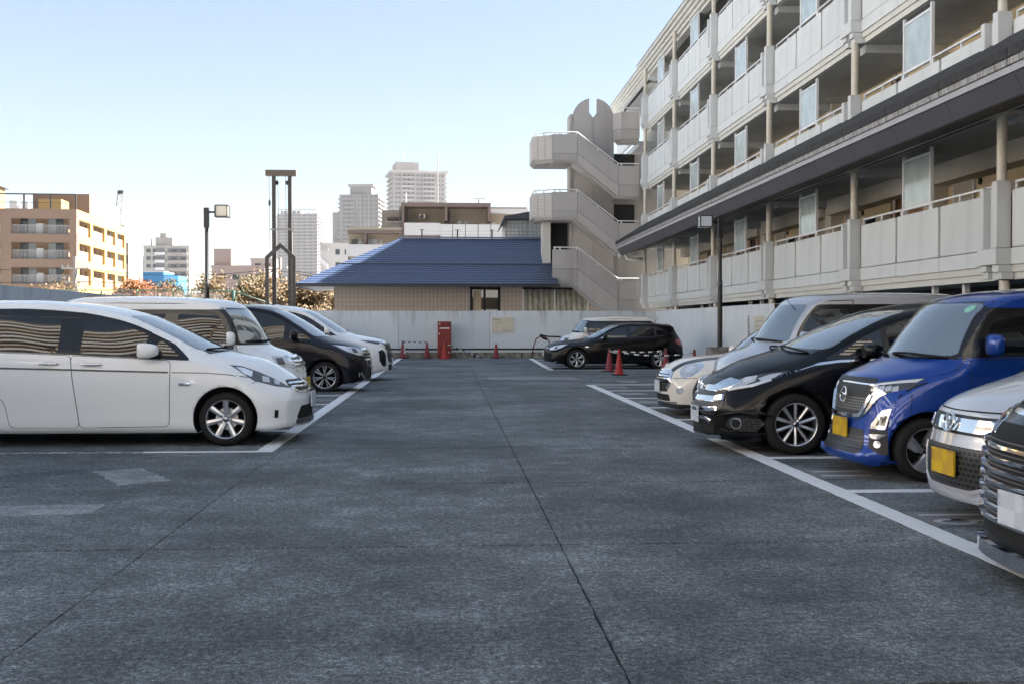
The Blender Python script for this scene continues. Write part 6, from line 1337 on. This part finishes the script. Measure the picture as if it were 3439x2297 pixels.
def silver_van():
    sp = dict(KEI, paint="paint_silver", cat="van", axles=(.55, 2.98), top=[(0, .90), (.03, .96), (.09, 1.01), (.25, 1.06), (.46, 1.12), (.54, 1.17), (.72, 1.42), (.90, 1.64), (1.02, 1.74), (1.25, 1.80), (2.2, 1.83), (3.1, 1.82), (3.3, 1.76), (3.395, 1.6)],
        belt=[(0, .6), (.2, .92), (.5, 1.08), (1.2, 1.12), (3.395, 1.14)], roofw=[(0, .50), (.2, .60), (.5, .66), (.8, .61), (1.2, .595), (3.395, .58)],
        front=[(.15, .05), (.25, .0), (.55, .0), (.75, .03), (.9, .08), (1.0, .14)], sweep=(.22, 2.6), band_off=dict(z=(1.15, 1.60), s=(.60, 1.0, 3.2), doors=(.80, 1.70, 2.62), front_pane=False))
    c = Car("van", "silver tall box van behind the black minivan in the right row", (3.62, 14.6, 0), math.pi, sp, GR)
    c.door([(.74, .2), (.72, 1.12), (1.70, 1.14), (1.70, .2)], None, (1.55, 1.0, .2), "paint_silver")
    c.side("window_frame", fillet([(.74, 1.14), (1.06, 1.60), (1.24, 1.66), (3.12, 1.67), (3.22, 1.55), (3.22, 1.16)], .06), "pillar_black", .004)
    for a, b, t in ((.92, 1.64, 1.16), (1.74, 2.58, 1.76), (2.68, 3.14, 2.70)):
        c.side("side_window", fillet([(a, 1.19), (t, 1.59), (b, 1.60), (b, 1.19)], .05), "glass_dark", .008)
    c.side("door_seam", strip([(.66, 1.10), (.98, 1.60), (1.2, 1.705), (1.7, 1.715), (1.7, 1.14)], .012), "gap_black", .006)
    c.front("windscreen", fillet([(-.62, 1.17), (.62, 1.17), (.55, 1.66), (-.55, 1.66)], .05), "glass_screen", .004)
    c.corner("headlight", fillet([(.30, .69, .98), (.08, .45, .96), (.05, .42, .82), (.12, .55, .80), (.28, .69, .86)], .02), "lamp_clear", .005)
    c.front("grille", fillet([(-.38, .66), (.38, .66), (.40, .76), (-.40, .76)], .02), "plastic_black", .004)
    c.plate(0, .48, "plate_yellow"); c.wiper((.55, 1.17), (-.0, 1.20)); c.wiper((0, 1.17), (-.55, 1.21))
    h, n = c.cast(Vector((-.98, .45, 4)), Vector((0, 0, -1))); obj("antenna", MB().tube([h, h + Vector((.10, -.06, .14))], [.006, .003], 6), "gap_black", c.root)
    c.wheels(dict(n=6, w=(.05, .06), rim=.19, width=.165)); c.mirror(1.0, 1.2, size=(.09, .09, .09), out=.06); c.done()

def odyssey():
    sp = dict(paint="paint_black", cat="minivan", ws=(1.0, 2.0), wsweep=.16, L=4.83, W=.905, axles=(.88, 3.78), wr=.33, arch=.385, archz=.01,
        top=[(0, .755), (.03, .805), (.08, .84), (.17, .875), (.45, .975), (.8, 1.075), (.95, 1.125), (1.05, 1.165), (1.5, 1.375), (1.95, 1.545), (2.2, 1.60), (2.5, 1.645), (3.2, 1.685), (4.2, 1.66), (4.6, 1.58), (4.78, 1.4), (4.83, 1.25)],
        belt=[(0, .5), (.3, .74), (.8, .93), (1.3, 1.0), (2.5, 1.04), (4.83, 1.1)], sill=[(0, .14), (.1, .135), (.5, .15), (4.3, .16), (4.83, .3)],
        plan=[(0, .76), (.2, .84), (.5, .89), (1.0, .905), (4.2, .905), (4.6, .88), (4.83, .8)], roofw=[(0, .56), (.3, .66), (.9, .73), (1.4, .71), (2.1, .65), (4.83, .6)],
        crown=[(0, .05), (.5, .075), (1.3, .08), (2.1, .06), (4.83, .05)], rc=[(0, .06), (1, .06), (4.83, .07)],
        bulge=[(0, .93), (.08, .965), (.2, .975), (.4, .985), (.62, 1.), (.72, .99), (.9, .98), (1, .96)],
        front=[(.12, .05), (.2, .0), (.45, .0), (.6, .05), (.75, .12), (.9, .2)], sweep=(.40, 2.3))
    c = Car("minivan", "black low minivan with stacked chrome grille bars, between silver van and blue car", (2.84, 12.27, 0), math.pi, sp, GR)
    c.side("window_surround", fillet([(1.18, 1.02), (1.62, 1.30), (2.05, 1.47), (2.5, 1.545), (4.2, 1.55), (4.45, 1.42), (4.5, 1.14)], .06), "pillar_black", .004)
    c.side("quarter_window", fillet([(1.35, 1.06), (1.66, 1.26), (1.84, 1.33), (1.86, 1.07)], .03), "glass_dark", .007)
    c.door([(1.62, .19), (1.55, 1.0), (2.72, 1.045), (2.66, .19)], [(1.93, 1.075), (1.92, 1.35), (2.2, 1.44), (2.6, 1.49), (2.62, 1.09)], (2.5, .90, .22))
    c.door([(2.68, .19), (2.73, 1.045), (3.8, 1.09), (3.76, .8), (3.52, .5), (3.45, .19)], [(2.72, 1.09), (2.72, 1.49), (3.7, 1.5), (3.72, 1.12)], (2.9, .91, .22))
    c.side("rear_quarter_window", fillet([(3.8, 1.13), (3.78, 1.5), (4.15, 1.49), (4.32, 1.4), (4.36, 1.16)], .04), "glass_dark", .007)
    c.side("window_chrome", strip([(.70, .905), (1.0, .955), (1.35, 1.005), (2.0, 1.035), (3.4, 1.085), (4.3, 1.13)], .018), "chrome", .012, depth=.012)
    c.front("windscreen", fillet([(-.72, 1.13), (.72, 1.13), (.58, 1.55), (-.58, 1.55)], .06), "glass_screen", .004)
    c.front("cowl_panel", [(-.68, 1.08), (0, 1.125), (.68, 1.08), (.66, 1.12), (0, 1.155), (-.66, 1.12)], "pillar_black", .006)
    c.wiper((.62, 1.085), (-.02, 1.14), .05); c.wiper((0, 1.10), (-.62, 1.12), .05)
    hl = c.corner("headlight", [(.76, .84, .915), (.55, .79, .90), (.34, .71, .865), (.20, .60, .82), (.13, .50, .765), (.12, .47, .70), (.20, .58, .675), (.36, .72, .72), (.55, .81, .79), (.68, .84, .85)], "lamp_dark", .005)
    c.corner("headlight_reflector", [(.70, .825, .89), (.56, .795, .875), (.44, .755, .83), (.50, .79, .79), (.62, .825, .84)], "lamp_clear", .010, hl)
    c.corner("headlight_reflector", [(.42, .74, .865), (.30, .68, .845), (.24, .63, .78), (.24, .625, .72), (.34, .70, .755), (.42, .745, .80)], "lamp_clear", .010, hl)
    c.corner("headlight_reflector", [(.37, .715, .85), (.30, .675, .83), (.31, .68, .775), (.38, .725, .80)], "lamp_bright", .015, hl)
    c.corner("running_light", [(.60, .825, .805), (.40, .745, .735), (.20, .58, .682), (.18, .555, .70), (.38, .73, .757), (.58, .815, .825)], "lamp_bright", .014, hl)
    gr = c.front("grille", fillet([(-.58, .50), (-.44, .40), (.44, .40), (.58, .50), (.52, .80), (-.52, .80)], .04), "grille_hex", .005)
    c.front("chrome_bar", fillet([(-.48, .80), (-.62, .775), (-.56, .70), (-.40, .66), (.40, .66), (.56, .70), (.62, .775), (.48, .80), (.34, .72), (-.34, .72)], .015), "chrome", .03, gr, depth=.03)
    c.front("chrome_bar", strip([(-.54, .60), (-.42, .575), (0, .565), (.42, .575), (.54, .60)], .055), "chrome", .035, gr, depth=.035)
    c.front("chrome_bar", strip([(-.50, .475), (-.40, .46), (0, .45), (.40, .46), (.50, .475)], .048), "chrome", .035, gr, depth=.035)
    e = c.emblem(0, .735, "aitch", .075, gr); e.location.x += .05
    c.front("lower_chrome", strip([(-.40, .33), (-.30, .36), (.30, .36), (.40, .33)], .03), "chrome", .02)
    c.front("lower_intake", fillet([(-.48, .20), (.48, .20), (.46, .33), (-.46, .33)], .03), "gap_black", .004)
    fr = c.corner("fog_recess", fillet([(.56, .84, .34), (.50, .82, .39), (.24, .66, .39), (.20, .60, .30), (.28, .68, .245), (.48, .80, .245)], .02), "grille_mesh", .004)
    c.corner("fog_lamp", [(.30 - .045*math.cos(a), .70 - .045*math.cos(a)*.9, .325 + .058*math.sin(a)) for a in np.linspace(0, 2*math.pi, 25)[:-1]], "chrome", .012, fr)
    c.corner("fog_lamp_glass", [(.30 - .034*math.cos(a), .70 - .034*math.cos(a)*.9, .325 + .046*math.sin(a)) for a in np.linspace(0, 2*math.pi, 25)[:-1]], "gap_black", .016, fr)
    c.corner("bumper_blade", [(.62, .855, .43), (.40, .77, .425), (.20, .60, .41), (.16, .53, .405), (.30, .69, .455), (.50, .82, .475)], "paint_black", .055, depth=.06, normals=False)
    c.corner("lower_blade", [(.56, .84, .235), (.46, .80, .205), (.26, .67, .19), (.14, .52, .235), (.16, .55, .26), (.28, .68, .222), (.46, .80, .232)], "paint_graphite", .025, depth=.025)
    c.front("lip_chrome", strip([(-.55, .175), (-.3, .155), (.3, .155), (.55, .175)], .03), "chrome", .02)
    c.side("bumper_seam", strip([(.60, .80), (.66, .74), (.74, .655)], .006), "gap_black", .001)
    c.decal("bonnet_seam", [(-.15, .60, 0), (-.5, .69, 0), (-.95, .745, 0), (-.95, .737, 0), (-.5, .682, 0), (-.15, .592, 0)], "gap_black", .001, (0, 0, -1), mirror=True)
    c.plate(0, .39, "plate_white"); c.wheels(dict(n=10, w=(.022, .036), rim=.228, dish=.025, width=.215, hub="chrome_dark")); c.mirror(1.66, 1.10, size=(.12, .12, .085)); c.done()

def roox():
    sp = dict(KEI, paint="paint_blue", cat="car", ws=(.5, .97), wsweep=.30, axles=(.60, 3.09), wr=.285, arch=.335, top=[(0, .89), (.02, .925), (.05, .95), (.12, .975), (.3, 1.04), (.45, 1.085), (.53, 1.12), (.74, 1.36), (.95, 1.585), (1.08, 1.645), (1.34, 1.70), (2.2, 1.75), (3.05, 1.74), (3.3, 1.68), (3.395, 1.52)],
        belt=[(0, .6), (.2, .82), (.5, 1.0), (1.2, 1.06), (3.395, 1.1)], roofw=[(0, .50), (.2, .60), (.6, .66), (1.0, .60), (1.4, .585), (3.395, .57)],
        plan=[(0, .62), (.12, .69), (.35, .728), (.7, .7375), (3.0, .7375), (3.25, .72), (3.395, .68)],
        front=[(.12, 0), (.22, .0), (.3, .05), (.475, .09), (.6, .11), (.75, .135), (.88, .165), (1.0, .21)], sweep=(.20, 2.4), band=dict(z=(1.10, 1.545), s=(.60, 1.04, 3.22), doors=(.98, 1.82, 2.72)))
    c = Car("car", "blue tall kei car with yellow plate, between the black minivan and silver car", (3.64, 10.05, 0), math.pi, sp, GR)
    kei_glass(c, sp)
    c.front("windscreen_surround", fillet([(-.71, 1.09), (.71, 1.09), (.62, 1.605), (-.62, 1.605)], .05), "pillar_black", .002, step=.04)
    c.front("windscreen", fillet([(-.645, 1.12), (.645, 1.12), (.57, 1.585), (-.57, 1.585)], .06), "glass_screen", .004)
    c.front("sticker", ellipse(.50, 1.535, .032, .032), "sticker_green", .007)
    c.wiper((.60, 1.10), (.05, 1.125), .04); c.wiper((.0, 1.105), (-.55, 1.12), .04)
    gb = c.front("grille", fillet([(-.47, .845), (-.45, .76), (-.34, .56), (.34, .56), (.45, .76), (.47, .845), (.40, .875), (-.40, .875)], .02), "plastic_black", .005)
    c.front("grille_honeycomb", fillet([(-.40, .735), (-.32, .60), (.32, .60), (.40, .735)], .015), "grille_hex_bright", .008, gb)
    c.front("grille_chrome", strip([(-.45, .76), (-.40, .66), (-.345, .575), (-.28, .56), (.28, .56), (.345, .575), (.40, .66), (.45, .76)], .034), "chrome", .03, gb, depth=.03)
    c.front("grille_side", fillet([(.36, .59), (.40, .58), (.57, .79), (.50, .82), (.44, .76)], .01), "chrome", .018, gb, mirror=True)
    c.front("chrome_bar", strip([(-.46, .855), (0, .862), (.46, .855)], .013), "chrome", .012, gb)
    c.front("bonnet_lip", fillet([(-.46, .87), (.46, .87), (.44, .912), (-.44, .912)], .02), "plastic_black", .006)
    e = c.emblem(0, .745, "ringbar", .068, gb); e.location.x += .02
    hl = c.corner("headlight", fillet([(.52, .735, .945), (.24, .63, .915), (.10, .48, .885), (.11, .49, .815), (.22, .62, .80), (.40, .72, .855)], .008), "lamp_dark", .006)
    c.corner("headlight_strip", [(.49, .73, .935), (.24, .63, .903), (.12, .50, .872), (.12, .50, .860), (.24, .63, .885), (.44, .72, .905)], "lamp_bright", .011, hl)
    for k, (s, y) in enumerate(((.14, .545), (.18, .59), (.225, .63), (.275, .665))):
        c.corner("headlight_reflector", fillet([(s - .016, y - .022, .855), (s + .014, y + .018, .872), (s + .014, y + .018, .825), (s - .016, y - .022, .815)], .006), "lamp_clear", .011, hl, step=.02)
    c.corner("light_bezel", fillet([(.26, .665, .66), (.20, .615, .64), (.13, .53, .52), (.12, .52, .47), (.22, .64, .47), (.24, .655, .58)], .01), "chrome", .008)
    c.corner("fog_lamp", fillet([(.235, .65, .60), (.19, .61, .59), (.16, .575, .50), (.22, .64, .50)], .01), "lamp_dark", .012)
    c.corner("fog_recess", fillet([(.24, .655, .46), (.12, .52, .46), (.12, .52, .30), (.2, .62, .24), (.25, .66, .24)], .015), "plastic_black", .005)
    c.corner("fog_trim", fillet([(.24, .655, .425), (.12, .52, .42), (.14, .545, .385), (.19, .60, .37)], .01), "chrome_dark", .014)
    c.corner("lower_fog_lamp", [(.18 - .02*math.cos(a), .595 - .022*math.cos(a), .33 + .032*math.sin(a)) for a in np.linspace(0, 2*math.pi, 17)[:-1]], "lamp_bright", .014)
    c.front("lower_intake", fillet([(-.46, .265), (-.42, .23), (.42, .23), (.46, .265), (.40, .45), (-.40, .45)], .03), "grille_mesh", .004)
    for z in (.29, .335, .38): c.front("intake_bar", strip([(-.43, z), (.43, z)], .008), "plastic_grey", .008)
    c.front("chin_spoiler", fillet([(-.64, .135), (.64, .135), (.66, .18), (.50, .245), (.42, .20), (-.42, .20), (-.50, .245), (-.66, .18)], .015), "paint_blue", .028, depth=.03)
    c.side("bumper_seam", strip([(.44, .87), (.46, .74), (.44, .62)], .006), "gap_black", .001)
    c.decal("bonnet_seam", [(-.16, .62, 0), (-.60, .69, 0), (-.60, .682, 0), (-.16, .612, 0)], "gap_black", .001, (0, 0, -1), mirror=True)
    c.plate(0, .445, "plate_yellow"); c.wheels(dict(n=4, w=(.06, .11), rim=.195, width=.165, m="alloy", hub="alloy_dark", swirl=.5)); c.mirror(1.16, 1.20, size=(.10, .10, .095), out=.07); c.done()

def flair():
    sp = dict(KEI, paint="paint_silver_light", cat="car", ws=(.65, 1.15), axles=(.66, 3.08), top=[(0, .80), (.03, .85), (.08, .885), (.2, .93), (.45, 1.0), (.62, 1.045), (.72, 1.09), (.95, 1.34), (1.15, 1.55), (1.3, 1.62), (1.6, 1.68), (2.3, 1.735), (3.05, 1.72), (3.3, 1.66), (3.395, 1.5)],
        belt=[(0, .55), (.2, .78), (.5, .95), (1.2, 1.04), (3.395, 1.08)], roofw=[(0, .48), (.2, .57), (.6, .65), (1.0, .60), (1.4, .585), (3.395, .57)],
        crown=[(0, .05), (.4, .06), (.8, .04), (1.2, .04), (3.395, .04)], rc=[(0, .08), (.5, .07), (1, .05), (3.395, .06)],
        front=[(.12, .04), (.2, .0), (.45, .0), (.6, .03), (.8, .09), (.95, .15)], sweep=(.22, 2.3), band=dict(z=(1.07, 1.52), s=(.72, 1.15, 3.22), doors=(1.05, 1.88, 2.74)))
    c = Car("car", "silver kei car with honeycomb lower grille and yellow plate, second car from the right edge", (3.57, 7.57, 0), math.pi, sp, GR)
    kei_glass(c, sp)
    c.front("windscreen_surround", fillet([(-.70, 1.06), (.70, 1.06), (.62, 1.565), (-.62, 1.565)], .05), "pillar_black", .002, step=.04)
    c.front("windscreen", fillet([(-.64, 1.09), (.64, 1.09), (.57, 1.545), (-.57, 1.545)], .06), "glass_screen", .004)
    c.front("cowl_panel", [(-.62, 1.03), (0, 1.06), (.62, 1.03), (.62, 1.08), (0, 1.09), (-.62, 1.08)], "pillar_black", .006)
    c.wiper((.58, 1.05), (.0, 1.10), .05); c.wiper((0, 1.06), (-.58, 1.09), .05)
    gr = c.front("grille", fillet([(-.47, .665), (-.40, .625), (.40, .625), (.47, .665), (.47, .76), (-.47, .76)], .02), "plastic_black", .005)
    c.front("chrome_bar", fillet([(-.45, .67), (-.38, .645), (.38, .645), (.45, .67), (.45, .735), (-.45, .735)], .012), "chrome", .022, gr, depth=.02)
    e = c.emblem(0, .70, "wing", .078, gr); e.location.x += .02
    c.front("bonnet_seam", strip([(-.60, .80), (-.4, .795), (0, .79), (.4, .795), (.60, .80)], .01), "gap_black", .002)
    li = c.front("lower_intake", fillet([(-.50, .52), (-.46, .30), (-.30, .25), (.30, .25), (.46, .30), (.50, .52), (.42, .54), (-.42, .54)], .03), "grille_hex", .005)
    c.front("intake_trim", strip([(-.52, .52), (-.485, .29), (-.31, .235), (.31, .235), (.485, .29), (.52, .52)], .022), "paint_silver_light", .014, li)
    c.corner("headlight", fillet([(.44, .72, .93), (.22, .64, .88), (.12, .52, .79), (.14, .54, .69), (.26, .66, .71), (.42, .72, .80)], .02), "lamp_clear", .006)
    c.corner("fog_recess", fillet([(.26, .66, .46), (.16, .58, .46), (.16, .58, .33), (.25, .66, .31)], .02), "plastic_black", .005)
    c.side("bumper_seam", strip([(.42, .78), (.45, .68), (.42, .60)], .006), "gap_black", .001)
    c.plate(-.18, .40, "plate_yellow") if False else c.plate(0.0, .42, "plate_yellow"); c.wheels(dict(n=6, w=(.05, .06), rim=.19, width=.165)); c.mirror(1.2, 1.18, size=(.10, .10, .09), out=.07); c.done()

def dark_grille():
    sp = dict(paint="paint_graphite", cat="minivan", ws=(1.05, 2.0), L=4.8, W=.90, axles=(.95, 3.85), wr=.335, arch=.39, archz=.01,
        top=[(0, .92), (.03, .985), (.1, 1.03), (.3, 1.07), (.9, 1.14), (1.05, 1.2), (1.5, 1.5), (2.0, 1.76), (2.4, 1.86), (3.0, 1.91), (4.3, 1.9), (4.65, 1.8), (4.8, 1.6)],
        belt=[(0, .7), (.4, .95), (1.0, 1.08), (4.8, 1.15)], sill=[(0, .115), (.1, .11), (.5, .15), (4.3, .17), (4.8, .3)],
        plan=[(0, .80), (.15, .86), (.4, .895), (4.4, .90), (4.8, .84)], roofw=[(0, .64), (.3, .72), (1.0, .76), (1.6, .72), (2.2, .68), (4.8, .65)],
        crown=[(0, .04), (.6, .06), (1.4, .1), (2.2, .06), (4.8, .05)], front=[(.1, .0), (.2, 0), (.7, .02), (.82, .06), (.92, .15), (1.05, .28)], sweep=(.26, 2.6))
    c = Car("minivan", "dark minivan with full-height chrome slat grille, cut off by the right picture edge", (2.97, 5.40, 0), math.pi, sp, GR)
    c.side("window_surround", fillet([(1.12, 1.12), (1.55, 1.45), (2.05, 1.69), (2.5, 1.77), (4.2, 1.78), (4.5, 1.6), (4.5, 1.2)], .06), "pillar_black", .004)
    c.door([(1.55, .2), (1.5, 1.1), (2.62, 1.12), (2.58, .2)], [(1.85, 1.17), (1.83, 1.5), (2.15, 1.64), (2.5, 1.69), (2.54, 1.18)], (2.42, 1.0, .22))
    c.door([(2.6, .2), (2.63, 1.12), (3.68, 1.14), (3.64, .8), (3.42, .2)], [(2.72, 1.18), (2.72, 1.70), (3.6, 1.70), (3.6, 1.19)], (2.8, 1.0, .22))
    c.front("windscreen", fillet([(-.70, 1.2), (.70, 1.2), (.60, 1.74), (-.60, 1.74)], .06), "glass_screen", .004)
    gr = c.front("grille", fillet([(-.68, .24), (.68, .24), (.74, .86), (-.74, .86)], .03), "gap_black", .005)
    zs = [.34, .405, .47, .535, .60, .665, .73]
    for i, z in enumerate(zs):
        hw = .72 + .012*i
        c.front("chrome_bar", strip([(-hw, z + .02), (-.5, z), (0, z - .004), (.5, z), (hw, z + .02)], .019), "chrome", .034, gr, depth=.03, step=.05)
        c.front("fine_bar", strip([(-.6, z + .034), (0, z + .03), (.6, z + .034)], .007), "plastic_grey", .016, gr, step=.05)
    hl = c.corner("headlight", fillet([(.60, .86, 1.0), (.25, .77, .96), (.06, .60, .90), (.05, .58, .80), (.22, .76, .82), (.50, .86, .90)], .012), "chrome", .008)
    c.corner("headlight_lens", fillet([(.56, .855, .985), (.25, .77, .945), (.08, .62, .905), (.08, .62, .875), (.24, .77, .90), (.5, .85, .94)], .01), "lamp_dark", .014, hl)
    c.corner("headlight_reflector", fillet([(.20, .745, .935), (.12, .66, .915), (.12, .66, .885), (.20, .745, .905)], .008), "amber_reflection", .018, hl, step=.02)  # amber patch paints an orange reflection on the headlight
    c.front("bonnet_chrome", strip([(-.74, .935), (-.4, .92), (0, .915), (.4, .92), (.74, .935)], .022), "chrome", .012)
    c.front("bonnet_seam", strip([(-.74, .965), (-.4, .955), (0, .95), (.4, .955), (.74, .965)], .012), "gap_black", .004)
    c.front("lip_chrome", fillet([(-.80, .125), (.80, .125), (.80, .20), (-.80, .20)], .01), "chrome", .04, depth=.045)
    c.corner("corner_vent", fillet([(.20, .74, .74), (.12, .68, .74), (.10, .66, .30), (.18, .73, .28)], .01), "chrome_dark", .010)
    pl_ = c.plate(0.0, .44, "plate_white"); pl_.location.x += .035; c.wheels(dict(n=5, pair=.2, w=(.03, .04), rim=.225, width=.21)); c.mirror(1.6, 1.2); c.done()

def fleet():
    isis()
    kei_white("car", "white tall kei car with chrome square headlights, behind the nearest white minivan", (-2.03, 15.55, 0), 0, 1.79, GL)
    noah(); serena(); impreza()
    kei_white("car", "white boxy kei car by the back wall, half hidden behind the black hatchback", (3.62, 36.5, 0), math.pi, 1.69, GR, "paint_white_warm")
    mini(); silver_van(); odyssey(); roox(); flair(); dark_grille()
fleet()
